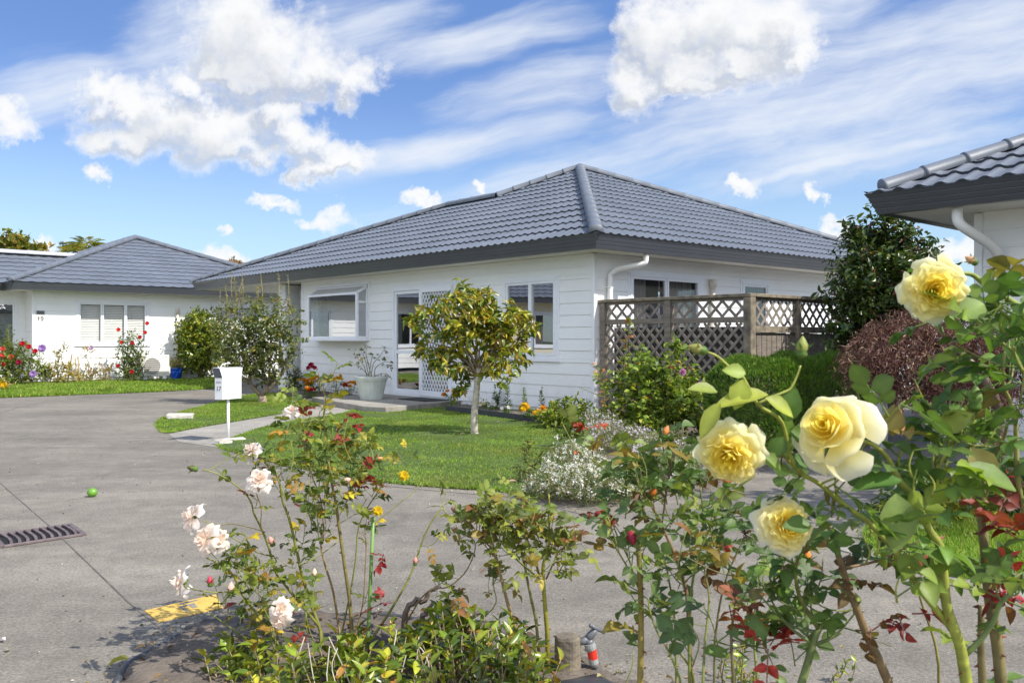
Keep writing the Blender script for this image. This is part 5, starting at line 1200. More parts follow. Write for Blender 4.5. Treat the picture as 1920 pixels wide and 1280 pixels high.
for i,(a,b,hh,cl,lab) in enumerate([(928,766,.40,(.05,.10,.04),'leafy upright snapdragon nearest the tree trunk'),(952,770,.46,(.06,.12,.05),'tall thin snapdragon spire second from the tree trunk'),(983,775,.40,(.08,.14,.05),'paler green snapdragon spire under the right pane'),(1016,779,.42,(.05,.07,.05),'darkest snapdragon spire with a purple tip'),(874,757,.22,(.05,.07,.03),'short dark leafy plant right of the orange marigold at the step')]):
    p=G(a,b,.03); t=plant('snapdragon',lab,'flower plant',p,'snapdragons under the window'); sm=MB(); lm=MB()
    for k in range(3 if i in (0,4) else 1):
        tip=p+[rs.normal(0,.03)*(k>0)*3,rs.normal(0,.03),hh*(1-.2*k)]; sm.tube([p,(p+tip)/2,tip],[.005,.004,.002],4,col=(.08,.12,.05)); n=70; s=rs.uniform(.08,1,n)
        lm.leaves(p+(tip-p)*s[:,None],unit(np.c_[rs.normal(size=(n,2)),rs.uniform(.2,.9,n)]),rdir(n),(.085*(1.15-s)+.012)*hh/.42,.016,pick([(cl,3),(tuple(x*1.4 for x in cl),1)],n,.2,rs),T_DIA)
    sm.build('stems',MT['cane'],t); lm.build('foliage',MT['leaf'],t)
for (a,b,r,lab) in [(922,770,.035,'white petunia left of the tall snapdragon spire'),(952,778,.03,'small white petunia at the edging below the snapdragons'),(905,768,.03,'pale yellow petunia just right of the tree trunk')]:
    p=G(a,b,.03); t=plant('petunia',lab,'flower plant',p,'pale petunias at the black edging'); lm=MB(); twiggy(lm,[(p+[0,0,.07],(.10,.10,.06))],90,.045,.025,[((.06,.12,.025),3),((.12,.19,.03),1)],T_DIA,per=6,rs=rs); lm.build('foliage',MT['leaf'],t)
    for k in range(3): fm=MB(); flower_head(fm,p+[rs.normal(0,.05),-.05+rs.normal(0,.03),.10+rs.uniform(0,.05)],r,(.8,.8,.78) if 'white' in lab else (.75,.68,.3),rs,7,(rs.normal(0,.3),-1,.5)); fm.build('flower',MT['petal'],t)
p=G(1055,800,.03); shrub('leafy_clump','spreading leafy green clump dotted with tiny white flowers at the house corner','shrub',p,[(p+[-.12,0,.16],(.22,.2,.16)),(p+[.12,.05,.2],(.22,.2,.18)),(p+[.0,-.1,.12],(.26,.16,.1)),(p+[.3,.1,.14],(.14,.14,.12))],1500,.06,.028,[((.13,.20,.03),4),((.2,.26,.04),2),((.07,.12,.02),2)],T_OVAL,per=8,tl=2,nst=6,r=.007,rs=rs)
p=G(1072,842,.02); shrub('bushy_weed','sprawling dark green plant at the right edge of the lawn','shrub',p,[(p+[0,0,.14],(.2,.16,.14)),(p+[.1,.1,.18],(.16,.14,.14))],420,.06,.028,[((.05,.09,.02),3),((.10,.15,.03),2)],T_OVAL,per=7,tl=2.2,nst=6,r=.005,rs=rs)
p=G(990,905,.01); shrub('weed','thin upright grey green weed beside the white alyssum','shrub',p,[(p+[0,0,.2],(.06,.06,.17)),(p+[.09,.05,.17],(.06,.06,.12)),(p+[-.07,0,.1],(.05,.05,.09))],220,.05,.016,[((.09,.12,.05),3),((.14,.17,.06),1)],T_DIA,per=7,tl=2.2,upb=1,nst=7,r=.004,rs=rs)
def alyssum(lab,p,blobs,nfl,nst,cols,rs):
    t=plant('alyssum',lab,'flower plant',p); sm=MB(); fm=MB(); lm=MB(); w_=np.array([b[1][0]*b[1][1] for b in blobs]); w_=w_/w_.sum()
    k=rs.choice(len(blobs),nst,p=w_); c=np.array([b[0] for b in blobs])[k]; r=np.array([b[1] for b in blobs])[k]; u=unit(rs.normal(size=(nst,3))); u[:,2]=np.abs(u[:,2]); q=c+u*r*rs.uniform(.55,1.04,(nst,1)); q[:,2]=np.maximum(q[:,2],.03)
    n=nst*5; pp=np.repeat(q,5,0)+rs.normal(0,.02,(n,3)); pp[:,2]=np.maximum(pp[:,2],.015); lm.leaves(pp,unit(rs.normal(size=(n,3))+[0,0,.4]),rdir(n),.032,.006,pick([((.12,.16,.05),3),((.22,.20,.10),2),((.30,.25,.15),1.2),((.08,.12,.03),2)],n,.2,rs),T_DIA)
    for i in range(0,nst,6): a=q[i]*.4+c[i]*.6; a[2]=.0; sm.tube([a,(a+q[i])/2+[0,0,.03],q[i]],[.0022,.0018,.001],3,col=(.15,.16,.07),cap=False)
    sel=q[rs.choice(nst,nfl)]+rs.normal(0,.012,(nfl,3)); sel[:,2]=np.maximum(sel[:,2]+.015,.03)
    m=7; pos=np.repeat(sel,m,0)+rs.normal(0,.0065,(nfl*m,3)); fm.leaves(pos,rdir(nfl*m),np.repeat(unit(rs.normal(0,.5,(nfl,3))+[0,-.3,1]),m,0),.0155,.0135,pick(cols,nfl*m,.08,rs),T_DIA)
    sm.build('stems',MT['cane'],t); lm.build('foliage',MT['needle'],t); fm.build('flower_heads',MT['petal'],t)
W_=[((.92,.92,.88),4),((.80,.78,.70),1)]; LV=[((.72,.64,.78),3),((.88,.85,.90),3),((.55,.42,.62),1)]
Ya=6.35; 
alyssum('white flowering alyssum mound spilling onto the drive at the front of the bed',G(1095,945),[(G(a,b)+[0,0,h*.35],(r,r*.9,h)) for a,b,r,h in [(1050,938,.26,.20),(1110,945,.28,.21),(1080,905,.28,.24),(1150,940,.22,.18),(1012,932,.14,.10),(1060,908,.2,.28),(1170,925,.2,.20)]],900,2000,W_,rs)
alyssum('mauve tinted alyssum further back in the bed below the rose bush',G(1130,840),[(G(a,b)+[0,0,h*.4],(r,r,h)) for a,b,r,h in [(1110,843,.34,.22),(1150,850,.36,.24),(1120,828,.3,.26),(1190,855,.32,.20)]],480,1300,LV,rs)
alyssum('lavender alyssum at the right, half hidden behind the red rose leaves',G(1270,915),[(G(a,b)+[0,0,h*.4],(r,r,h)) for a,b,r,h in [(1230,910,.28,.24),(1290,905,.3,.24),(1330,895,.22,.2),(1250,885,.3,.28),(1200,900,.2,.24)]],420,1300,LV,rs)
# ================================================================== left house bed
Yl=24.0
def LB(px,off):          # point in front of the left wall: pixel column, distance off the wall
    k=(px-960)/F; o=np.array([-12.6,23.02])+DX[:2]*off; q=(k*o[1]-o[0])/(DY[0]-k*DY[1]); w=o+DY[:2]*q; return np.array([w[0],w[1],.04])
def bedplant(name,lab,px,off,hts,n,L,pal,flowers=(),fcol=None,fr=.07,w=.25,tpl=None,W=None,group=None,upb=.6):
    p=LB(px,off); Y=p[1]; t=plant(name,lab,'flower plant',p,group); sm=MB(); lm=MB(); bl=[]
    for (a,b,r) in hts: c=P(a,b,Y+rs.uniform(-.15,.15)); rr=r*Y/F; bl.append((c,(rr,rr,rr*1.2))); limb(sm,p+np.r_[rs.normal(0,.06,2),-.03],c+[0,0,rr*.6],.012,.004,.03,(.16,.15,.06),5,rs)
    twiggy(lm,bl,n,L,W or L*.45,pal,tpl or T_DIA,per=7,tl=2.4,upb=upb,shell=.5,rs=rs)
    sm.build('stems',MT['cane'],t); lm.build('foliage',MT['leaf'],t)
    for i,f in enumerate(flowers):
        a,b=f[0],f[1]; cl=f[2] if len(f)>2 else fcol; rr=f[3] if len(f)>3 else fr; fm=MB(); flower_head(fm,P(a,b,Y-.28),rr,cl,rs,16,(.15,-1,.35)); fm.build('flower',MT['petal'],t)
    return t
GR=[((.06,.11,.025),3),((.11,.16,.035),2),((.17,.2,.05),1)]
RED=(.55,.02,.03); CRM=(.36,.01,.06); COR=(.65,.10,.06); LIL=(.45,.28,.62); SCA=(.70,.035,.02)
bedplant('dahlia','bushy dahlia with red and coral flowers at the far left of the bed',32,.75,[(20,670,26),(45,680,30),(10,690,26),(60,690,22),(30,705,24),(-10,690,30),(40,655,16),(70,700,14)],1700,.10,GR,[(42,644,RED),(54,650,RED),(66,658,RED),(5,654,COR),(21,669,COR),(5,666,COR),(35,679,CRM),(8,683,RED),(62,701,LIL,.095)],fr=.07)
bedplant('topiary_conifer','narrow pointed conifer rising behind the dahlias',15,.35,[(17,628,6),(17,650,9),(17,668,11),(17,612,3)],700,.08,[((.10,.15,.05),3),((.16,.19,.06),1)],w=.1,upb=1.5,W=.02)
bedplant('dahlia','single leggy dahlia with one lilac flower under the house number',80,.55,[(80,690,9),(82,700,12),(78,675,7)],260,.09,GR,[(79,653,LIL,.11)])
bedplant('perennial','tall wispy yellowing perennial left of the blinds',112,.5,[(118,640,7),(122,655,8),(110,665,9),(104,680,12),(124,690,12),(100,700,16),(125,704,14),(140,705,12)],620,.09,[((.22,.21,.06),3),((.12,.15,.04),2),((.30,.22,.10),1)])
bedplant('perennial','straggly drying perennial with one mauve flower below the blinds',168,.5,[(165,655,6),(172,662,6),(160,672,8),(185,680,8),(195,700,14),(170,700,14),(150,704,14),(205,690,9),(212,670,5),(180,665,4)],520,.08,[((.25,.17,.10),3),((.20,.19,.06),2),((.14,.16,.05),1)],[(171,652,(.6,.42,.6),.07)])
t=bedplant('hibiscus','upright red flowering hibiscus in front of the right blind',243,.85,[(248,625,11),(240,640,16),(258,650,16),(236,660,20),(250,675,24),(262,665,14),(240,690,26),(255,698,22),(236,705,18),(268,640,8),(276,624,5),(228,645,8)],2300,.075,[((.045,.085,.025),4),((.08,.13,.03),2),((.14,.18,.05),.8)],[(222,618,SCA),(276,606,SCA),(228,642,SCA),(248,643,RED),(272,623,SCA),(221,686,RED),(247,697,RED),(262,632,RED)],fr=.058)
for (a0,a1,b0,b1,lab) in [(126,135,706,664,'leaning tan garden stake among the yellowing perennials'),(144,141,706,672,'short upright tan stake left of the drying perennial'),(150,146,706,668,'upright tan stake close to the window corner')]:
    p=LB(a0,.45); q=P(a1,b1,p[1]); mb=MB(); mb.tube([p-[0,0,.05],q],.018,6); o=mb.build('garden_stake',MT['bamboo'],loc=p); tag(o,lab,'stake','tan stakes in the left bed')
mb=MB(); p=LB(0,1.7); t=plant('bedding_clump','low clump with a yellow flower at the very left edge of the left lawn','flower plant',G(6,733)); lm=MB(); c=G(6,733); twiggy(lm,[(c+[0,0,.12],(.28,.25,.14))],240,.07,.03,GR+[((.4,.34,.25),2)],T_DIA,per=7,rs=rs); lm.build('foliage',MT['leaf'],t)
for a,b in ((1,719),(8,722)): fm=MB(); flower_head(fm,P(a,b,c[1]-.1),.08,YE,rs,12,(0,-1,.4)); fm.build('flower',MT['petal'],t)
# heat pump
p=LB(287,.62); t=thing('heat_pump','ivory heat pump outdoor unit on two feet by the sunny wall','heat pump',(p[0],p[1],.045),ROT+math.pi/2)
mb=MB(); hw=.40
mb.bbox((-hw,-.15,.085),(hw,.15,.68),.012)
mb.bbox((hw+.001,-.10,.10),(hw+.045,.13,.36),.01); mb.build('casing',MT['acbody'],t,world=False)
mb=MB(); a=np.linspace(0,2*np.pi,40,endpoint=False); V=np.vstack([np.c_[-.08+.225*np.cos(a),np.full(40,-.153),.375+.225*np.sin(a)]]); mb.add(V,[tuple(range(40))]); mb.build('fan_grille',MT['acgrill'],t,world=False)
mb=MB()
mb.tube(np.c_[-.08+.232*np.cos(np.r_[a,0]),np.full(41,-.156),.375+.232*np.sin(np.r_[a,0])],.007,5)
for k in range(-3,4):
    z=k*.058; w_=math.sqrt(.225**2-z*z); mb.bbox((-.08-w_,-.162,.375+z-.006),(-.08+w_,-.155,.375+z+.006),.002)
mb.build('grille_bars',MT['acbody'],t,world=False)
for sx_ in (-.27,.27):
    mb=MB(); mb.bbox((sx_-.055,-.17,0),(sx_+.055,.17,.084),.015); mb.build('foot',MT['trim'],t,world=False)
mb=MB(); mb.box((.21,-.153,.610),(.235,-.1505,.630)); mb.box((.25,-.153,.612),(.35,-.1505,.628)); mb.build('badge',MT['greyprint'],t,world=False)
p=LB(329,.45); t=thing('blue_pot','glossy cobalt blue pot beside the heat pump','pot',(p[0],p[1],.045))
mb=MB(); mb.lathe([(.135,0),(.16,.05),(.185,.2),(.195,.27),(.205,.275),(.205,.30),(.18,.30),(.17,.26),(.01,.25)],sides=28); mb.build('body',MT['blue'],t,smooth=True,world=False)
b1=np.array([p[0],p[1],.30]); t=plant('lavender','grey green lavender tuft growing in the blue pot','plant',b1); lm=MB(); n=700; u=unit(np.c_[rs.normal(0,.5,(n,2)),rs.uniform(.4,1.2,n)]); lm.leaves(b1+u*rs.uniform(.02,.32,(n,1)),unit(u+rs.normal(0,.25,(n,3))),rdir(n),.09,.012,pick([((.22,.21,.10),3),((.30,.27,.13),2),((.14,.15,.07),2)],n,.2,rs),T_DIA); lm.build('foliage',MT['needle'],t)
p=LB(447,.9); shrub('small_shrub','low bronze green shrub between the round shrub and the fruit tree','shrub',p,[(p+[0,0,.25],(.5,.4,.28)),(p+[.3,.2,.2],(.4,.3,.22))],600,.08,.03,[((.22,.19,.06),2),((.12,.13,.04),2),((.25,.16,.1),1)],T_DIA,per=7,nst=5,r=.012,rs=rs)
# dry groundcover at the foot of the round shrub
# ================================================================== right hand side
p=np.array([P(1648,800,9.4)[0],9.4,0]); t=thing('gate_post','flaking white square post under the maple','post',p,ROT)
mb=MB(); mb.bbox((-.068,-.068,0),(.068,.068,.60),.006); mb.build('shaft',mat('flaking_white_paint',(.62,.62,.60),.6,var=.5,vscale=16,bump=.5,bscale=30,var2=(.33,.33,.33)),t,world=False); mb=MB(); mb.bbox((-.08,-.08,.601),(.08,.08,.625),.006); mb.build('cap',MT['trim'],t,world=False)
mb=MB(); q=np.array([P(1805,790,9.6)[0],9.6,0]); t=thing('side_gate','plain white gate panel in shade, left of the maple trunk','gate',q,ROT); mb.bbox((-.30,-.02,.08),(.22,.02,.72),.005); mb.build('panel',MT['plastic_white'],t,world=False); mb=MB(); mb.bbox((-.34,-.03,.0),(-.301,.03,.76),.004); mb.build('stile',MT['trim'],t,world=False); mb=MB(); mb.bbox((.221,-.03,.0),(.26,.03,.76),.004); mb.build('stile',MT['trim'],t,world=False)
mb=MB(); q=P(1600,800,9.9); t=thing('low_fence','low white panel with a dark top between hedge and post','fence',(q[0],9.9,0),ROT+math.pi/2-.4); mb.bbox((-.35,-.02,.1),(.32,.02,.48),.005); mb.build('panel',MT['trim'],t,world=False); mb=MB(); mb.bbox((-.36,-.025,.481),(.33,.025,.53),.005); mb.build('top_rail',MT['gutter'],t,world=False)
for (a,b,lab,r,pal) in [(1770,985,'low golden green groundcover shrub along the right lawn',(.42,.22,.16),[((.20,.24,.03),3),((.12,.17,.03),2),((.3,.3,.05),1)]),(1700,975,'dark strappy low plant at the back of the right lawn',(.3,.2,.2),[((.04,.08,.02),3),((.07,.12,.03),2)]),(1880,985,'dark leafy low plant with red leaf tips at the right edge',(.35,.2,.22),[((.04,.08,.02),3),((.08,.12,.03),2),((.3,.03,.03),.5)])]:
    p=G(a,b); shrub('groundcover_shrub',lab,'shrub',p,[(p+[0,0,r[2]*.7],r),(p+[.2,.1,r[2]*.6],r)],900,.05,.022,pal,T_DIA,per=7,nst=5,r=.006,rs=rs)
p=np.array([4.55,6.0,0]); shrub('leafy_shrub','sparse leafy shrub by the right house wall behind the rose canes','shrub',p-[.9,.4,0],[(P(1890,850,6.6),(.22,.3,.22)),(P(1860,880,6.6),(.16,.25,.18)),(P(1910,900,6.6),(.2,.25,.2))],420,.07,.03,[((.05,.09,.03),3),((.09,.13,.04),2),((.25,.05,.04),.4)],T_DIA,per=7,nst=6,r=.008,rs=rs)

# ================================================================== things on the concrete
gp=[G(2,1004),G(131,985.5),G(158,1003),G(21,1025)]; gp=[np.array([g[0],g[1],0.]) for g in gp]; ex=gp[1]-gp[0]; ey=(gp[3]-gp[0]+gp[2]-gp[1])/2; o=gp[0]-ex*.12; ex=ex*1.12; nxt=unit(ex)
t=thing('drain_grate','rusty dished iron drain grate let into the drive','drain grate',(o+ex/2+ey/2))
mb=MB(); mb.prism([o,o+ey,o+ey+ex,o+ex],.0015,.0035); mb.build('sump',MT['hole'],t)
mb=MB(); w_=.02
for a_,b_ in ((0,ey),(ex,ex+ey)): mb.beam(o+a_+Z*.008,o+b_+Z*.008,.03,.016,b=.003)
mb.beam(o+Z*.0085,o+ex+Z*.0085,.022,.015,b=.003); mb.beam(o+ey+Z*.0085,o+ex+ey+Z*.0085,.022,.015,b=.003); mb.build('frame',MT['iron'],t)
nb=10
for k in range(1,nb):
    c=o+ex*k/nb; s=np.linspace(0.03,.97,8)[:,None]; pts=c+ey*s+nxt*.02*np.sin(s*np.pi)+Z*(.016-.008*np.sin(s*np.pi)); mb=MB()
    for p_,q_ in zip(pts[:-1],pts[1:]): mb.beam(p_,q_,.016,.010)
    mb.build('bar',MT['iron'],t)
L_=G(173,931); mb=MB(); mb.ball((0,0,.033),(.037,.034,.033),seg=16,rings=12); mb.tube([(.0,-.0,.062),(.002,.003,.071)],.004,6); o_=mb.build('lime',MT['lime'],smooth=True,loc=-L_*0); o_.location=L_; tag(o_,'single green lime lying on the concrete drive','fruit')
yp=[G(271,1145.5),G(404,1115),G(418,1139),G(298,1166)]; yp=[g[:2] for g in yp]; o=np.array(yp[0]); ex=np.array(yp[1])-o; ey=np.array(yp[3])-o
mb=MB(); n=14
prof=[]; 
mb.prism(yp,-.01,.0045); t=tag(mb.build('utility_cover',MT['yellow'],loc=(o[0],o[1],0)),'yellow painted cover plate set in the drive, letters showing in bare grey','cover plate')
def mark(pts,name='marking'):
    m_=MB(); m_.prism([o+ex*a+ey*b for a,b in pts],.0050,.0060); m_.build(name,MT['concrete2'],t,world=False,loc=None).location=(-o[0],-o[1],0)
mark([(.40,.30),(.40,.80),(.44,.80),(.44,.30)]); mark([(.44,.30),(.44,.40),(.62,.40),(.62,.30)]); mark([(.45,.10),(.45,.19),(.70,.19),(.70,.10)]); mark([(.52,.41),(.52,.66),(.60,.66),(.60,.41)])
def rock(lab,p,sx_,sy_,sz_,rot,seed,nm='stone'):
    r2=np.random.RandomState(seed); mb=MB(); mb.bbox((-sx_/2,-sy_/2,0),(sx_/2,sy_/2,sz_),.012); V=mb.V[0]; V+=r2.normal(0,.008,V.shape); o_=mb.build(nm,MT['stone']); o_.location=p; o_.rotation_euler=(0,0,rot); tag(o_,lab,'stone'); return o_
rock('flat pale stone block lying on the grass island',G(338,787)+[0,0,.015],.36,.16,.075,.25,1); rock('rough concrete block at the foot of the letterbox post',G(418,833)+[0,0,0],.18,.13,.055,.9,2); rock('flat concrete paver in the grass just behind the letterbox post',G(440,826)+[0,0,.0],.24,.16,.035,.4,3)
for i,(a,b,cl,L,lab) in enumerate([(10,1205,(.8,.78,.74),.05,'fallen white rose petal at the left edge of the drive'),(15,1224,(.5,.42,.2),.035,'dry yellow leaf beside the fallen white petal'),(240,1262,(.45,.45,.08),.07,'yellow leaf lying at the corner of the rose bed'),(872,818,(.65,.55,.3),.07,'pale fallen leaf at the foot of the tree trunk'),(936,795,(.7,.62,.45),.06,'pale fallen leaf on the lawn near the edging'),(952,915,(.6,.38,.26),.07,'upright pinkish dead leaf at the front lawn edge')]):
    p=G(a,b); lm=MB(); lm.leaves(np.array([[0,0,.035 if b<1000 else (.012 if b<1230 else .05)]]),np.array([[1,.3,.1 if i!=5 else 1.]]),np.array([[.1,-.2,1]]),L,L*.6,np.array([cl]),T_CURL); o_=lm.build('fallen_leaf' if 'petal' not in lab else 'fallen_petal',MT['petal_litter']); o_.location=p; o_.rotation_euler=(0,0,rs.uniform(-1,3)); tag(o_,lab,'leaf' if 'petal' not in lab else 'petal')

# unseen tree added past the right edge to shade the drive behind the roses
p=np.array([4.75,4.75,0]); t=plant('small_tree','small leafy tree added unseen past the right edge to shade the drive','tree',p); sm=MB(); lm=MB(); bl=[(p+np.array(o_),(r_,r_,r_*.8)) for o_,r_ in (((0,0,2.7),.7),((-.4,.3,3.0),.55),((.4,.2,3.1),.6),((-.1,-.3,3.3),.5),((-.5,.1,2.5),.45),((.2,.5,2.6),.5))]
for c_,r_ in bl: limb(sm,p+[0,0,-.03],c_,.06,.015,.02,(.2,.16,.12),7,rs)
twiggy(lm,bl,2600,.09,.05,GR,T_DIA,per=9,tl=2.2,shell=.5,rs=rs); sm.build('trunk',MT['cane'],t,smooth=True); lm.build('crown',MT['leaf'],t)
# ================================================================== foreground rose bed
rs=np.random.RandomState(303)
def zg(p): return p
OLV=[((.075,.12,.025),4),((.12,.165,.03),3),((.18,.18,.035),2),((.22,.14,.04),1),((.045,.08,.02),2),((.30,.26,.03),.5),((.16,.03,.03),.5)]
CG=(.19,.20,.045); CB=(.22,.15,.06); CO=(.15,.17,.04)
class Bush:
    def __init__(s,name,label,cat,base,pal,L,seed,group=None,rk=1):
        s.rk=rk; s.t=plant(name,label,cat,base,group); s.sm=MB(); s.lm=MB(); s.pal=pal; s.L=L; s.rs=np.random.RandomState(seed); s.paths=[]
    def cane(s,px,Y0,Y1=None,r0=.008,r1=.003,col=CG,root=None,lv=None,k=3,th=0,tw=0,twl=.10,sides=7,start=.35):
        r0*=s.rk; r1=max(.0011,r1*s.rk); pts=px_path(px,Y0,Y1,k)
        if root is not None: pts=np.vstack([root,pts])
        n=len(pts); c=np.array(col)*s.rs.uniform(.8,1.2,(n,1))
        s.sm.tube(pts,np.linspace(r0,r1,n),sides,col=c); s.paths.append(pts)
        if th: thorns(s.sm,pts,np.linspace(r0,r1,n),th,.011 if r0>.007 else .007,s.rs)
        if lv: cane_leaves(s.lm,s.sm,pts,s.L,s.pal,lv,start,s.rs)
        for i in range(tw):                                   # short side shoots
            i0=int(n*s.rs.uniform(.3,.97)); p=pts[min(i0,n-1)]; d=unit(np.array([s.rs.normal(0,.8),s.rs.normal(0,.6),s.rs.uniform(.1,1.0)])); l=twl*s.rs.uniform(.5,1.5)
            q=catmull([p,p+d*l*.5+s.rs.normal(0,.008,3),p+d*l+[0,0,l*.25]],3); s.sm.tube(q,np.linspace(r1*.7,.0012,len(q)),5,col=np.array(col)*s.rs.uniform(.8,1.2))
            cane_leaves(s.lm,s.sm,q,s.L*.92,s.pal,.035,.25,s.rs)
        return pts
    def done(s,m='leaf'):
        s.sm.build('canes',MT['cane'],s.t,smooth=True); s.lm.build('foliage',MT[m],s.t,smooth=False)

# ---- pale pink rose, left of the middle
Yb=3.32; base=G(665,1215,.02)
B=Bush('rose_bush','tall leggy rose with loose pale pink blooms, at the left of the front bed','rose bush',base,OLV,.034,1,rk=.72)
rt=lambda px,dy=0: np.array([P(px,1215,Yb)[0],base[1]+dy,.0])
B.cane([(660,1185),(655,1122),(646,1060),(637,997),(632,960),(630,945),(620,895),(612,832),(607,782),(611,757),(609,740),(600,724)],Yb,Yb-.12,.0105,.003,(.18,.15,.05),rt(662),th=.06,tw=9)
B.cane([(602,1185),(580,1122),(565,1072),(557,1035),(542,972),(530,940),(524,905),(512,880),(495,866),(478,852)],Yb,Yb-.2,.010,.0028,CG,rt(610),th=.06,tw=9)
B.cane([(560,1225),(525,1210),(500,1177),(470,1135),(450,1107),(437,1077),(412,1057),(382,1042),(372,1030)],Yb-.05,Yb-.35,.009,.0028,CG,rt(590,-.1),th=.05,tw=8)
B.cane([(600,1177),(587,1160),(550,1115),(530,1090),(517,1072),(505,1030),(495,1002),(485,980),(475,960),(472,945),(460,925),(430,900),(400,885),(379,880)],Yb,Yb-.3,.008,.0026,CG,rt(606),tw=2)
B.cane([(447,1107),(425,1109),(400,1110),(378,1107),(362,1104),(350,1096)],Yb-.2,Yb-.4,.004,.0024,CG)
B.cane([(507,1200),(465,1197),(440,1182),(412,1162),(390,1147)],Yb-.1,Yb-.35,.0042,.0025,(.17,.20,.05),rt(540,-.08))
B.cane([(695,1200),(725,1155),(752,1110),(773,1069),(797,1001),(824,956),(834,958),(839,972)],Yb,Yb+.05,.008,.0025,CG,rt(680),th=.07,tw=3,twl=.09)
B.cane([(662,1197),(680,1135),(685,1060),(686,1010),(672,997)],Yb+.1,Yb+.1,.005,.002,CB,rt(668,.1),tw=4)
B.cane([(640,1190),(657,1110),(667,1047),(672,990),(690,950),(705,927),(722,900),(742,885),(752,880)],Yb+.05,Yb,.0055,.002,CG,rt(650,.05),tw=5,twl=.07)
B.cane([(700,985),(720,967),(750,942),(775,922),(790,905)],Yb,Yb+.05,.003,.0018,CG,tw=0)
B.cane([(636,1180),(625,1110),(610,1060),(602,1022),(607,995),(602,940),(588,900),(575,868),(570,830),(572,800)],Yb+.08,Yb+.1,.007,.0025,CB,rt(638,.08),tw=9)
B.cane([(495,1002),(489,982),(490,952),(481,925),(485,908)],Yb-.2,Yb-.28,.003,.002,CB)
B.cane([(497,997),(475,990),(437,982),(407,987),(394,1000)],Yb-.2,Yb-.4,.0028,.0018,(.10,.09,.03))
B.cane([(503,1041),(480,1034),(460,1022),(435,1007),(412,987),(377,975)],Yb-.15,Yb-.42,.003,.002,CG)
B.cane([(615,860),(640,838),(655,825),(680,828),(696,842),(700,862)],Yb-.05,Yb-.15,.003,.002,CG,tw=3,twl=.05)
B.cane([(628,905),(660,895),(672,892),(690,870),(702,858)],Yb-.08,Yb-.1,.0028,.0018,CG,tw=3,twl=.05)
B.cane([(608,790),(590,786),(565,792),(548,776),(540,768)],Yb-.1,Yb-.2,.0028,.0018,CG,tw=4,twl=.05)
B.cane([(612,832),(580,818),(555,812),(530,815)],Yb-.1,Yb-.2,.003,.0018,CG,tw=5,twl=.06)
B.cane([(640,1010),(600,1040),(560,1060)],Yb,Yb-.1,.003,.002,CG,tw=4,twl=.06)
B.cane([(455,1105),(470,1080),(440,1060),(446,1040)],Yb-.2,Yb-.3,.003,.0018,CG,tw=6,twl=.06)
B.cane([(520,1190),(505,1150),(490,1120),(470,1100)],Yb-.15,Yb-.35,.004,.002,CG,tw=10,twl=.07)
B.cane([(470,850),(500,862),(520,870)],Yb-.2,Yb-.15,.003,.0025,CB,tw=3,twl=.05)
for i in range(22):                                             # thin upright twigs of the crown
    a=B.rs.uniform(520,665); b=B.rs.uniform(760,960); y=Yb+B.rs.uniform(-.3,.25); B.cane([(a+B.rs.uniform(-18,18),b+60),(a,b+20),(a+B.rs.uniform(-14,14),b-20)],y,y,.0028,.0015,CG,lv=.035,start=.2)
for i in range(15):
    a=B.rs.uniform(395,600); b=B.rs.uniform(1060,1190); y=Yb+B.rs.uniform(-.35,.0); B.cane([(a+B.rs.uniform(-10,25),b+40),(a,b+10),(a+B.rs.uniform(-16,10),b-18)],y,y,.0026,.0014,CG,lv=.035,start=.1)
for (a,b,n) in [(655,778,7),(674,790,6),(700,905,6),(655,912,5),(725,1175,5),(712,1130,7),(722,1040,6),(575,830,5)]:       # dark red young leaves
    p=P(a,b,Yb-.05); 
    for k in range(n//2): compound(B.lm,B.sm,p+B.rs.normal(0,.008,3),unit(B.rs.normal(size=3)),Z,.026,(.17,.015,.025),5,rs=B.rs,stemcol=(.2,.05,.04))
B.done()
PK=dict(core=(.93,.70,.56),edge=(.94,.87,.84),outer=(.94,.90,.88))
for i,(a,b,dy,ax,r) in enumerate([(361,968,-.42,(-.7,-.5,.35),.050),(386,1012,-.42,(-.5,-.75,.25),.052),(409,1012,-.38,(.35,-.7,.5),.046),(342,1091,-.42,(-.95,-.25,.05),.052),(486,900,-.3,(.1,-.75,.55),.047),(472,846,-.22,(-.5,-.5,.6),.043),(527,1140,-.42,(.2,-.8,.3),.040),(524,1162,-.42,(-.2,-.9,-.35),.040),(546,770,-.22,(.2,-.4,.8),.030)]):
    bloom(B.t,P(a,b,Yb+dy),ax,r,300+i,'star',**PK)
for i,(a,b,dy,ax,L,c) in enumerate([(371,880,-.3,(-.9,0,.2),.04,(.13,.10,.04)),(513,1024,-.2,(-.3,-.2,.9),.042,(.75,.35,.30)),(433,1112,-.4,(0,0,-.2),.02,(.6,.4,.35)),(395,1100,-.35,(-.1,0,1),.04,(.55,.06,.10)),(590,1084,-.1,(0,-.1,1),.04,(.8,.58,.45)),(432,1116,-.38,(.1,-.1,1),.05,(.78,.52,.46)),(640,902,-.1,(.95,0,.2),.04,(.8,.5,.4)),(602,1020,0,(.1,0,1),.035,(.5,.3,.2)),(842,990,.05,(.1,0,-1),.03,(.1,.07,.04)),(778,1060,.0,(.1,0,1),.035,(.72,.30,.28)),(613,926,0,(0,0,1),.04,(.2,.22,.05)),(704,862,-.15,(1,0,.3),.03,(.6,.3,.12))]):
    bud(B.t,P(a,b,Yb+dy),ax,L,c,320+i)
for i,(a,b) in enumerate([(757,892),(708,958)]): fm=MB(); flower_head(fm,P(a,b,Yb-.05),.022,(.70,.52,.02),B.rs,9,(.2,-.8,.5)); fm.build('yellow_leaf_tuft',MT['petal'],B.t)
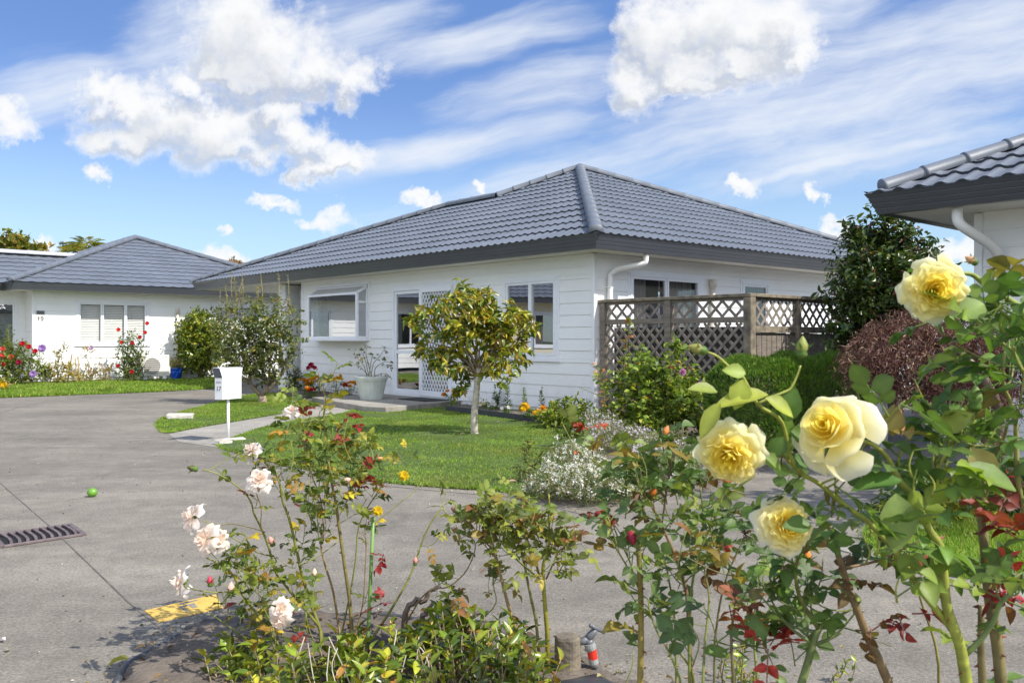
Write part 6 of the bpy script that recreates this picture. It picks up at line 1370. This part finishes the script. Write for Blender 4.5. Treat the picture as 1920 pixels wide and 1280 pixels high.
# green stake tied among its canes
mb=MB(); p=np.array([P(691,1215,Yb+.06)[0],3.30,-.05]); mb.tube([p,P(690,1190,3.3),P(696,1060,3.3),P(700,968,3.3)],.0068,8); o=mb.build('garden_stake',MT['stake'],smooth=True,loc=p); tag(o,'straight green garden stake standing among the pink rose canes','stake')

# ---- sparser rose in the middle
Ym_=3.02; base=G(985,1275,.0); base[1]=2.95
B=Bush('rose_bush','shorter open rose with bare canes and dull green tops behind the tap','rose bush',np.array([.02,2.98,0]),[((.10,.14,.04),4),((.15,.19,.05),3),((.20,.18,.05),1.5),((.06,.09,.03),2),((.16,.09,.05),1)],.037,2,rk=.82)
rt=lambda px: np.array([P(px,1260,Ym_)[0],Ym_,0])
B.cane([(987,1232),(963,1167),(946,1108),(934,1060),(925,1031),(924,1000),(926,968)],Ym_,Ym_,.009,.003,(.24,.16,.06),rt(995),th=.06,tw=9,twl=.11)
B.cane([(1005,1161),(993,1108),(981,1048),(972,1019),(968,1000)],Ym_+.05,Ym_,.007,.003,(.17,.16,.05),rt(1015),th=.06,tw=4)
B.cane([(1026,1182),(1021,1123),(1018,1066),(1024,1040),(1029,1019),(1030,959),(1029,926)],Ym_,Ym_-.05,.0105,.003,(.23,.21,.03),rt(1028),th=.05,tw=6)
B.cane([(1020,1095),(1010,1084),(975,1054),(949,1028),(935,1010)],Ym_,Ym_-.05,.005,.0025,CG,tw=4)
B.cane([(1011,1078),(999,1034),(988,1010),(981,989),(970,965)],Ym_,Ym_-.06,.005,.0025,(.2,.1,.06),tw=5)
B.cane([(925,1031),(905,1010),(885,985),(870,972)],Ym_,Ym_-.1,.0035,.002,(.2,.1,.06),tw=5,twl=.08)
B.cane([(1024,1085),(1040,1050),(1050,1030),(1075,1020)],Ym_,Ym_-.03,.004,.002,(.2,.12,.06),tw=5,twl=.08)
B.cane([(760,1170),(790,1120),(815,1103),(840,1100),(870,1075),(888,1040),(890,1015),(875,1000)],Ym_+.15,Ym_,.004,.002,(.17,.13,.06),tw=5,twl=.06)
for i in range(26):
    a,b=[(925,960),(900,975),(960,960),(940,985),(980,945),(1000,960),(1045,1010),(1060,1005),(1055,1030),(885,965),(910,940),(950,930),(1040,985),(970,985),(1050,1050),(930,1000)][i%16]; a+=B.rs.uniform(-12,12); b+=B.rs.uniform(-12,12); y=Ym_+B.rs.uniform(-.15,.15); B.cane([(a+B.rs.uniform(-14,14),b+34),(a,b+8),(a+B.rs.uniform(-14,14),b-14)],y,y,.0026,.0014,CG,lv=.035,start=.1)
B.cane([(905,1160),(930,1130),(925,1095),(930,1060)],Ym_+.1,Ym_+.1,.003,.002,CG,tw=5,twl=.05); B.cane([(850,1170),(860,1130),(852,1115)],Ym_,Ym_,.003,.002,CG,tw=4,twl=.05)
B.done()
bloom(B.t,P(905,1070,Ym_),(-.6,-.4,.6),.022,350,'star',**PK)
for i,(a,b,c) in enumerate([(863,998,(.3,.18,.08)),(862,960,(.2,.1,.08))]): bud(B.t,P(a,b,Ym_-.08),(-.6,0,.3),.035,c,360+i)
# gnarled old wood lying low behind the shrubs
mb=MB(); p=np.array([P(760,1160,3.35)[0],3.35,.0])
for e in ([(755,1160),(775,1128),(795,1122),(815,1103),(820,1100)],[(790,1165),(800,1145),(812,1132)],[(850,1170),(870,1155),(905,1148)]):
    pts=catmull([P(a,b,3.35) for a,b in e],4); pts[0][2]=-.01; mb.tube(pts+rs.normal(0,.004,pts.shape),np.linspace(.013,.007,len(pts)),6,col=(.12,.09,.07))
o=mb.build('old_stem',MT['cane'],loc=p); tag(o,'gnarled dark old rose wood, low at the back of the front bed','rose stem')
# ---- low glossy shrub along the bottom edge
cam_pal=[((.14,.20,.025),4),((.20,.245,.03),2.2),((.29,.29,.035),1.0),((.085,.135,.02),4),((.045,.075,.015),3),((.25,.14,.04),.5)]
def lowshrub(lab,base,sprays,n,seed,L=.058):
    r2=np.random.RandomState(seed); t=plant('camellia_shrub',lab,'shrub',base); sm=MB(); lm=MB()
    for i in range(n):
        a,b,sp,Y=sprays[r2.randint(len(sprays))]; Y=Y+r2.uniform(-.16,.16); c=P(a+r2.normal(0,sp),b+r2.normal(0,sp*.55),Y); c[2]=max(c[2],.05)
        f=np.array([c[0]*.85+base[0]*.15+r2.normal(0,.03),c[1]*.9+base[1]*.1,max(0.0,c[2]-.16)]); d=unit(c-f+r2.normal(0,.04,3)); q=catmull([f,(f+c)/2+r2.normal(0,.012,3),c],3)
        sm.tube(q,np.linspace(.0035,.0016,len(q)),5,col=(.20,.15,.08))
        m=r2.randint(5,10); s=np.linspace(.35,1,m); ph=np.arange(m)*2.4+r2.uniform(0,6); x=unit(np.cross(d,Z+.01)); y=np.cross(x,d); o=np.cos(ph)[:,None]*x+np.sin(ph)[:,None]*y
        tone=r2.uniform(.7,1.25); lm.leaves(f+(c-f)*s[:,None],unit(o+d*.65+[0,0,.1]),unit(d+r2.normal(0,.25,(m,3))),L*r2.uniform(.6,1.2,m),L*.42*r2.uniform(.8,1.1,m),np.clip(pick(cam_pal,m,.2,r2)*tone,0,1),T_ROSE)
        if r2.uniform()<.35: lm.leaves(np.repeat(c[None],3,0),unit(d+r2.normal(0,.4,(3,3))),rdir(3),.014,.006,np.array([[.40,.27,.06]]*3),T_OVAL)
    sm.build('stems',MT['cane'],t,smooth=True); lm.build('foliage',MT['leaf_gloss'],t)
S1=[(620,1235,40,2.75),(560,1255,50,2.7),(680,1250,40,2.65),(640,1215,26,2.95),(720,1265,40,2.6),(660,1190,16,3.05),(500,1262,46,2.8),(440,1225,24,3.1)]
S2=[(880,1210,46,2.75),(960,1225,46,2.7),(970,1208,22,2.8),(820,1250,50,2.6),(900,1262,60,2.55),(975,1258,22,2.6),(790,1200,34,2.9),(870,1170,30,3.0),(950,1170,22,2.95),(760,1185,22,3.05),(830,1140,18,3.1)]
lowshrub('low glossy shrub with bright yellow green leaf tips, under the pink rose',np.array([-.5,2.6,0]),S1,88,5)
lowshrub('low glossy shrub with dark and olive leaves, left of the tap post',np.array([-.15,2.55,0]),S2,130,6)
p=P(1390,1240,2.95); lowshrub('tiny yellow green seedling shrub at the foot of the red rose canes',np.array([P(1410,1250,2.9)[0],2.9,0]),[(1375,1235,16,2.9),(1420,1252,14,2.9),(1590,1252,12,2.9),(1400,1215,8,2.9)],18,7,.03)
# bare twigs in front
mb=MB(); 
for i in range(16):
    a=rs.uniform(560,1000); p=P(a,1280,2.7); p[2]=.03; q=P(a+rs.uniform(-60,60),rs.uniform(1170,1240),2.75); mb.tube(catmull([p,(p+q)/2+rs.normal(0,.02,3),q],3),.0018,4,col=(.42,.38,.32))
o=mb.build('dead_twigs',MT['cane'],loc=np.array([-.2,2.7,0])); tag(o,'pale dead twigs sticking out of the low glossy shrubs','twigs',kind='stuff')

# ---- tap on its post, hose, sprinkler, plastic sheet
Yt=3.06; c=G(1064,1259); c[1]=Yt; c[0]=P(1064,1200,Yt)[0]; c[2]=0
t=thing('tap_post','short cracked timber stump post carrying the garden tap','post',c)
mb=MB(); mb.lathe([(.046,-.03),(.047,.0),(.046,.08),(.045,.135),(.040,.142),(.0,.143)],sides=26,rfun=lambda a,k:1+.035*np.sin(a*5+1)+.02*np.sin(a*13)); mb.build('stump',MT['wood2'],t,world=False)
f0=P(1089,1205,Yt)-c; t2=thing('garden_tap','grey plastic tap with red hose connector fixed to the stump','tap',c+[.046,0,.09]); b_=np.array([0.,0,0])
q=lambda a,b,y=Yt: P(a,b,y)-(c+np.array([.046,0,.09]))
mb=MB(); mb.tube([q(1084,1204),q(1092,1202),q(1103,1196)],[.011,.012,.014],10); mb.tube([q(1099,1199),q(1107,1191),q(1113,1184),q(1117,1179)],[.013,.0145,.013,.008],10); mb.tube([q(1104,1198),q(1107,1208)],[.013,.016],10); mb.build('valve',MT['tapgrey'],t2,smooth=True,world=False)
mb=MB(); mb.tube([q(1108,1172,Yt-.02),q(1118,1178,Yt),q(1132,1183,Yt+.02)],[.0075,.0065,.0075],8); mb.ball(q(1108,1172,Yt-.02),.0085,seg=8,rings=5); mb.ball(q(1132,1183,Yt+.02),.0085,seg=8,rings=5); mb.build('handle',MT['tapgrey'],t2,smooth=True,world=False)
mb=MB(); mb.tube([q(1105,1205),q(1107,1212),q(1109,1217)],[.020,.0205,.019],14); mb.tube([q(1111,1232),q(1114,1243),q(1115,1248)],[.0165,.017,.012],14); mb.build('collar',MT['tapclear'],t2,world=False)
mb=MB(); mb.tube([q(1109,1216),q(1112,1234)],[.0172,.0168],14); mb.build('connector',MT['tapred'],t2,world=False)
h0=P(1115,1246,Yt); mb=MB(); mb.tube(catmull([h0,P(1119,1256,Yt),np.array([h0[0]+.03,Yt-.02,.012]),np.array([h0[0]+.12,Yt-.16,.012]),np.array([h0[0]+.3,Yt-.3,.012]),np.array([h0[0]+.6,Yt-.55,.012])],4),.0085,10); o=mb.build('hose',MT['hose'],smooth=True,loc=h0); tag(o,'black hose dropping from the tap connector','hose')
hp=[G(218,1292),G(228,1270),G(243,1252),G(266,1238),G(290,1226),G(318,1208),G(345,1196)]; hp=[np.array([a[0],a[1],.016]) for a in hp]
mb=MB(); pts=catmull(hp,4); mb.tube(pts,.0125,10); mb.tube(pts[15:18],.0165,10); o=mb.build('irrigation_pipe',MT['hose'],smooth=True,loc=hp[0]); tag(o,'black irrigation pipe along the left edge of the front bed','pipe')
hp=[G(700,1160),G(760,1166),G(830,1180),G(870,1172),G(930,1180)]; hp=[np.array([a[0],a[1],.022]) for a in hp]
mb=MB(); mb.tube(catmull(hp,4),.009,8); o=mb.build('irrigation_pipe',MT['hose'],smooth=True,loc=hp[0]); tag(o,'thinner black pipe across the soil behind the glossy shrubs','pipe')
p=G(827,1190); p[2]=.02; Y=p[1]; t=thing('sprinkler_riser','thin black sprinkler riser with a blue tip','sprinkler',p); mb=MB(); mb.tube([p-[0,0,.02],P(823,1160,Y)],.0042,8); mb.build('stem',MT['hose'],t,smooth=True); mb=MB(); mb.tube([P(823,1160,Y),P(822,1152,Y),P(821.5,1146,Y)],[.0055,.006,.003],8); mb.build('nozzle',MT['bluetip'],t,smooth=True)
a=np.array([P(1045,1275,2.86)[0],2.86,0]); mb=MB(); g=8; V=[]
for i in range(g+1):
    for j in range(g+1):
        u=i/g; v=j/g; V.append((.30*(u-.5),.30*(v-.5),.045+.05*math.sin(u*2.6+.3)*math.sin(v*2.4+.5)+rs.normal(0,.003)))
mb.add(V,[(i*(g+1)+j,(i+1)*(g+1)+j,(i+1)*(g+1)+j+1,i*(g+1)+j+1) for i in range(g) for j in range(g)]); o=mb.build('plastic_sheet',MT['slate'],smooth=True); o.location=a+[.09,-.06,-.02]; o.rotation_euler=(0,0,.5); sd=o.modifiers.new('thick','SOLIDIFY'); sd.thickness=.006; tag(o,'dark crumpled plastic sheet on the soil at the foot of the tap post','sheet')

# ---- red and orange budded rose
RP=[((.062,.115,.055),4),((.085,.15,.07),3),((.13,.19,.065),1.5),((.10,.06,.04),.6),((.16,.03,.035),.3),((.17,.15,.05),.9)]
Y0=2.15; B=Bush('rose_bush','thorny rose with wine red leaves and small orange buds right of the tap','rose bush',np.array([.50,2.15,0]),RP,.040,3,rk=.58)
rt=lambda px,Y=Y0: np.array([P(px,1280,Y)[0],Y,0.])
B.cane([(1200,1280),(1201.7,1197),(1201,1109),(1198,1044),(1196,1010)],Y0-.1,Y0-.1,.0135,.010,(.22,.17,.04),rt(1200,Y0-.1),th=.07,lv=.05,start=.62)
B.cane([(1297,1275),(1292,1197),(1288,1116),(1275,1066),(1264,1037),(1250,1005),(1236,974),(1214,935),(1192,896)],Y0,Y0-.05,.010,.004,(.20,.12,.06),rt(1300),th=.05,tw=4,twl=.10)
B.cane([(1240,990),(1244,960),(1251,913),(1262,847),(1265,821)],Y0,Y0,.0045,.0028,(.18,.10,.06),tw=3,twl=.08)
B.cane([(1194,1094),(1172,1055),(1144,1009),(1140,990)],Y0-.1,Y0-.15,.004,.0025,CG,tw=3,twl=.07)
B.cane([(1196,1100),(1180,1050),(1160,1010),(1150,985)],Y0-.1,Y0-.12,.004,.0025,CO,tw=2,twl=.07)
B.cane([(1292,1190),(1297,1100),(1310,1040),(1325,1003),(1343,966),(1356,924),(1361,912)],Y0-.1,Y0-.15,.006,.003,(.18,.22,.04),rt(1294,Y0-.1),tw=2,twl=.06)
B.cane([(1225,945),(1203,926),(1166,909),(1144,889),(1122,869),(1100,854)],Y0-.02,Y0-.2,.004,.002,CG,tw=1,twl=.06)
B.cane([(1300,1270),(1292,1247),(1264,1208),(1242,1171),(1227,1151),(1216,1140)],Y0-.05,Y0-.1,.006,.003,CO,rt(1305,Y0-.05),th=.04,tw=2,twl=.06)
B.cane([(1275,1271),(1253,1219),(1231,1181),(1219,1147),(1215,1120)],Y0-.15,Y0-.15,.005,.003,(.18,.22,.04),rt(1285,Y0-.15),th=.04,tw=1,twl=.06)
B.cane([(1268,1262),(1266,1186),(1262,1131),(1255,1092),(1249,1055)],Y0,Y0,.006,.0035,CO,rt(1270),th=.03,tw=2)
B.cane([(1375,1273),(1371,1197),(1376,1150),(1384,1109),(1395,1070)],Y0-.25,Y0-.25,.0065,.004,(.13,.11,.05),rt(1376,Y0-.25),th=.03,tw=3)
B.cane([(1340,1200),(1350,1130),(1362,1083),(1378,1044),(1393,1013)],Y0-.1,Y0-.1,.005,.003,(.15,.14,.05),rt(1335,Y0-.1),tw=3,twl=.07)
B.cane([(1174,1278),(1186,1247),(1187,1221)],2.6,2.6,.004,.002,CG,np.array([P(1172,1280,2.6)[0],2.6,0]))
B.cane([(1318,1275),(1322,1200),(1330,1120),(1320,1060),(1332,1020)],Y0-.2,Y0-.1,.006,.003,CO,rt(1316,Y0-.2),th=.03,tw=2)
B.cane([(1420,1275),(1414,1190),(1420,1100),(1438,1040),(1450,1000)],Y0-.2,Y0-.1,.006,.003,CO,rt(1420,Y0-.2),th=.03,tw=2)
for i in range(26):
    a=B.rs.uniform(1170,1340); b=B.rs.uniform(840,1000); y=Y0+B.rs.uniform(-.2,.2); B.cane([(a+B.rs.uniform(-14,14),b+50),(a,b+12),(a+B.rs.uniform(-14,14),b-22)],y,y,.0026,.0014,CO,lv=.035,start=.1)
for i in range(6):
    a=B.rs.uniform(1270,1500); b=B.rs.uniform(1000,1130); y=Y0-.15+B.rs.uniform(-.15,.15); B.cane([(a+B.rs.uniform(-14,14),b+50),(a,b+12),(a+B.rs.uniform(-14,14),b-22)],y,y,.0026,.0014,CO,lv=.04,start=.1)
B.L=.05
for i in range(5):                                               # big leaves nearer the lens
    a=B.rs.uniform(1310,1500); b=B.rs.uniform(1110,1270); y=1.72+B.rs.uniform(-.1,.1); B.cane([(a+B.rs.uniform(-14,14),b+60),(a,b+14),(a+B.rs.uniform(-20,20),b-22)],y,y,.0026,.0014,CO,lv=.05,start=.1)
def redtuft(a,b,Y,L,n,col=(.20,.018,.022)):
    p=P(a,b,Y)
    for k in range(n): compound(B.lm,B.sm,p+B.rs.normal(0,.006,3),unit(B.rs.normal(size=3)+[0,0,.4]),Z+B.rs.normal(0,.4,3),L*.66,np.array(col)*B.rs.uniform(.6,1.2),5,rs=B.rs,stemcol=(.2,.06,.04))
for (a,b,Y,L,n,c) in [(1140,975,2.05,.034,3,(.17,.03,.03)),(1165,985,2.05,.034,2,(.24,.02,.03)),(1100,808,2.0,.028,3,(.20,.035,.012)),(1112,845,2.0,.026,2,(.2,.17,.05)),(1085,850,2.0,.02,1,(.3,.1,.08)),(1445,1212,1.7,.045,3,(.20,.02,.02)),(1365,1125,1.72,.045,2,(.22,.09,.05)),(1380,1150,1.72,.045,2,(.18,.07,.05))]: redtuft(a,b,Y,L,n,c)
B.done()
for i,(a,b,Y,ax,L,c) in enumerate([(1362,915,2.0,(.1,0,1),.042,(.80,.10,.015)),(1243,822,2.15,(.4,0,1),.035,(.7,.22,.06)),(1365,1008,2.0,(0,0,-1),.04,(.45,.05,.06)),(1216,931,2.1,(.4,-.3,.5),.03,(.7,.2,.04)),(1512,1062,1.95,(.1,0,1),.04,(.75,.25,.03)),(1180,985,2.03,(.1,-.5,-.6),.05,(.35,.02,.05)),(1272,706,2.2,(0,0,1),.001,(.1,.1,.1))][:6]): bud(B.t,P(a,b,Y),ax,L,c,380+i)
fm=MB(); p=P(1397,1000,2.0)
for k in range(12): d=unit(B.rs.normal(size=3)+[0,-.3,.1]); fm.tube([p,p+d*.016,p+d*.028+[0,0,-.008]],[.002,.0013,.0006],4,col=(.05,.025,.02))
fm.build('spent_head',MT['cane'],B.t)

# ---- yellow rose, close at the right
YG=[((.055,.115,.038),4),((.082,.155,.045),3),((.125,.19,.045),1.6),((.12,.115,.045),.6),((.045,.085,.035),1.2)]
Y0=1.38; B=Bush('rose_bush','big yellow flowered rose close to the camera at the right, on thick green thorny canes','rose bush',np.array([.72,1.40,0]),YG,.040,4,rk=.74)
rt=lambda px,Y=Y0: np.array([P(px,1280,Y)[0],Y,0.])
YC=(.23,.25,.04); DC=(.16,.13,.05)
B.cane([(1812,1280),(1807,1247),(1800,1210),(1787,1172),(1775,1135),(1770,1085),(1766,1050),(1762,1022),(1742,992),(1725,955),(1712,928),(1690,905),(1675,880),(1662,855),(1635,832),(1610,826)],Y0,Y0-.06,.0125,.0042,YC,rt(1816),th=.07,tw=1,twl=.09,sides=10,k=4)
B.cane([(1797,1197),(1775,1165),(1750,1135),(1715,1090),(1687,1042),(1668,1020),(1650,1000),(1625,975),(1585,947),(1537,907),(1500,885),(1462,847),(1425,835)],Y0,Y0-.05,.0085,.0036,(.24,.27,.04),tw=7,twl=.09,sides=9,k=4,th=.09)
B.cane([(1877,1280),(1870,1210),(1860,1155),(1852,1097),(1847,1035),(1842,985),(1840,925),(1842,862),(1850,800)],Y0+.12,Y0+.1,.0135,.008,DC,rt(1880,Y0+.12),th=.03,sides=10,tw=3)
B.cane([(1842,1277),(1839,1210),(1840,1135)],Y0+.15,Y0+.15,.0095,.007,DC,rt(1843,Y0+.15),th=.03,lv=.05,start=.7)
B.cane([(1665,1277),(1645,1230),(1625,1190),(1610,1150),(1592,1105),(1580,1065),(1565,1020),(1555,985)],Y0+.25,Y0+.2,.012,.006,(.19,.13,.06),rt(1672,Y0+.25),th=.035,sides=10,tw=2,twl=.1)
B.cane([(1812,1225),(1840,1197),(1865,1160),(1875,1132),(1897,1110),(1920,1092)],Y0,Y0-.05,.0065,.004,(.14,.19,.06),th=.05,tw=3,twl=.07)
B.cane([(1500,1290),(1515,1240),(1528,1195),(1540,1170)],Y0+.3,Y0+.3,.012,.008,(.13,.17,.05),rt(1498,Y0+.3),sides=8,tw=3)
B.cane([(1540,1172),(1570,1155),(1600,1140)],Y0+.3,Y0+.28,.0045,.003,(.17,.2,.05),tw=3)
B.cane([(1536,1180),(1500,1120),(1492,1070),(1496,1040),(1480,1015)],Y0+.3,Y0+.2,.006,.0035,CO,th=.04,tw=5)
B.cane([(1760,1245),(1752,1200),(1735,1150),(1722,1110),(1705,1060),(1700,1030)],Y0+.3,Y0+.3,.004,.0025,(.2,.18,.05),rt(1765,Y0+.3),tw=3,twl=.08)
big=B.cane([(1960,1280),(1975,1050),(1972,860),(1950,720),(1920,593),(1891,562),(1859,545),(1838,526),(1820,514),(1790,512)],Y0,Y0-.05,.0115,.004,(.20,.25,.05),rt(1965),tw=0,lv=.09,start=.62,sides=9,k=4)
B.cane([(1930,1000),(1908,900),(1905,800),(1895,755),(1885,732),(1880,700),(1884,660)],Y0+.05,Y0,.0065,.003,(.22,.22,.06),rt(1945),tw=4,twl=.09)
B.cane([(1830,920),(1850,880),(1872,842),(1885,812),(1895,755)],Y0+.12,Y0,.005,.003,(.2,.18,.06),tw=3)
B.cane([(1920,620),(1890,595),(1870,575),(1860,550),(1862,520),(1868,505)],Y0-.05,Y0-.08,.0045,.002,(.22,.27,.05),tw=0,lv=.06,start=.5)
B.cane([(1920,700),(1900,660),(1875,640),(1850,620),(1830,600)],Y0-.05,Y0-.08,.004,.002,(.2,.25,.05),tw=4,twl=.07)
B.cane([(1502,885),(1482,855),(1473,813),(1460,783),(1420,757),(1393,707),(1370,690),(1345,668),(1326,660)],Y0-.05,Y0-.1,.0048,.0024,YC,tw=0)
B.cane([(1420,757),(1445,745),(1470,735),(1483,727),(1494,705),(1501,685)],Y0-.08,Y0-.08,.0032,.002,YC)
B.cane([(1725,955),(1752,900),(1756,870),(1760,860)],Y0,Y0,.0042,.003,YC,tw=4,twl=.06)
B.cane([(1742,992),(1760,960),(1757,890),(1780,830),(1772,800)],Y0,Y0-.05,.004,.0025,YC,tw=5,twl=.06)
B.cane([(1840,900),(1822,830),(1824,800),(1826,772)],Y0,Y0-.03,.0035,.002,YC)
for (x0,x1,y0,y1,n) in [(1640,1860,820,900,9),(1570,1700,920,1010,6),(1870,1930,590,760,4),(1560,1680,1010,1100,2),(1800,1920,960,1110,2)]:
    for i in range(n):
        a=B.rs.uniform(x0,x1); b=B.rs.uniform(y0,y1); y=Y0+B.rs.uniform(-.12,.15); B.cane([(a+B.rs.uniform(-14,14),b+34),(a,b+10),(a+B.rs.uniform(-20,20),b-16)],y,y,.0026,.0014,YC,lv=.05,start=.2)
def leaf1(px,py,Y,d,up,L,W,col,tpl=None): B.lm.leaves(P(px,py,Y)[None],unit(d)[None],np.array(up,float)[None],L,W,np.array([col]),tpl or T_ROSE)
G1=(.10,.19,.045)
leaf1(1680,925,1.28,(-.05,-.25,-1),(0,-1,.3),.085,.056,(.13,.21,.085)); leaf1(1795,600,1.3,(-.35,-.3,-.15),(0,-.8,.5),.03,.03,G1)
leaf1(1845,570,1.28,(-.9,-.2,-.35),(0,-.8,.6),.045,.040,(.13,.22,.08)); leaf1(1905,920,1.25,(-1,-.2,.5),(.2,-.6,.8),.10,.05,(.10,.18,.06)); leaf1(1760,800,1.3,(.3,-.3,.2),(0,-1,.3),.05,.035,(.14,.2,.05))
leaf1(1690,900,1.28,(-1,-.1,-.05),(0,-.5,1),.075,.042,(.05,.12,.04)); leaf1(1820,840,1.28,(.55,-.2,-.8),(-.3,-.9,.1),.06,.04,(.24,.24,.13)); leaf1(1780,885,1.27,(.8,-.2,-.45),(-.1,-.7,.6),.062,.04,(.12,.2,.07)); leaf1(1672,815,1.3,(.05,-.1,1),(-.3,-.9,0),.045,.035,(.12,.12,.05)); leaf1(1690,818,1.3,(.1,-.05,1),(.9,-.4,0),.043,.012,(.55,.32,.32))
leaf1(1393,712,1.28,(-.25,-.2,-.8),(0,-1,.3),.045,.034,(.20,.27,.06)); leaf1(1398,700,1.28,(-.9,-.2,.2),(0,-.9,.5),.035,.025,(.16,.24,.06)); leaf1(1435,745,1.28,(.9,-.1,-.5),(0,-.7,.7),.05,.028,(.2,.27,.06)); leaf1(1440,740,1.28,(-1,-.2,-.1),(0,-.6,.8),.085,.034,(.20,.26,.06)); leaf1(1350,755,1.27,(-.6,-.2,-.9),(-.4,-.8,.2),.06,.025,(.18,.24,.06)); leaf1(1345,735,1.27,(-.8,-.2,.2),(0,-.6,.8),.045,.025,(.14,.2,.06))
leaf1(1478,790,1.3,(.1,-.1,1),(-.4,-.9,0),.055,.035,(.06,.13,.03)); leaf1(1470,820,1.3,(-.6,-.1,-.8),(0,-1,.2),.035,.03,(.05,.11,.03)); leaf1(1480,805,1.3,(.9,-.1,-.4),(0,-.9,.4),.04,.03,(.05,.11,.03))
leaf1(1520,984,1.29,(-1,-.3,.1),(0,-.8,.6),.045,.03,(.045,.10,.025)); leaf1(1430,850,1.3,(.6,-.2,-.5),(0,-.8,.6),.035,.025,(.10,.18,.05))
for (a,b,Y,L,n,c) in [(1440,1215,1.5,.05,2,(.20,.02,.02)),(1690,1150,1.55,.036,3,(.17,.02,.025)),(1640,1060,1.6,.036,2,(.22,.06,.06)),(1865,1100,1.5,.036,3,(.22,.02,.04)),(1870,985,1.4,.05,3,(.16,.04,.04)),(1900,1000,1.4,.05,3,(.17,.03,.02)),(1710,1090,1.6,.04,2,(.2,.04,.05)),(1632,1185,1.6,.04,2,(.14,.09,.03)),(1800,830,1.4,.03,1,(.2,.10,.04)),(1590,1075,1.6,.045,3,(.08,.06,.03)),(1850,1060,1.5,.045,2,(.14,.07,.04)),(1905,1075,1.45,.045,2,(.24,.03,.03))]:
    redtuft(a,b,Y,L,n,c)
B.done()
YL=dict(core=(.95,.72,.012),edge=(.95,.86,.15),outer=(.96,.95,.74))
bloom(B.t,P(1750,543,1.30),(-.22,-.93,-.12),.047,400,'full',**YL)
bloom(B.t,P(1560,806,1.26),(-.62,-.72,.30),.057,401,'cup',core=(.95,.69,.008),edge=(.95,.88,.20),outer=(.97,.97,.90))
bloom(B.t,P(1369,848,1.30),(-.35,-.80,-.30),.050,402,'full',**YL)
bloom(B.t,P(1472,986,1.36),(.10,-.92,.32),.044,403,'full',core=(.95,.70,.008),edge=(.95,.87,.14),outer=(.97,.96,.85))
for i,(a,b,Y,ax,L,c) in enumerate([(1503,672,1.3,(.05,0,1),.034,(.30,.33,.08)),(1827,772,1.33,(.05,0,1),.042,(.16,.24,.06)),(1326,660,1.28,(-.9,0,.3),.03,(.34,.32,.08)),(1636,800,1.3,(-.35,0,1),.036,(.16,.25,.05)),(1833,495,1.3,(-.5,0,.3),.022,(.5,.3,.15))]): bud(B.t,P(a,b,Y),ax,L,c,420+i)
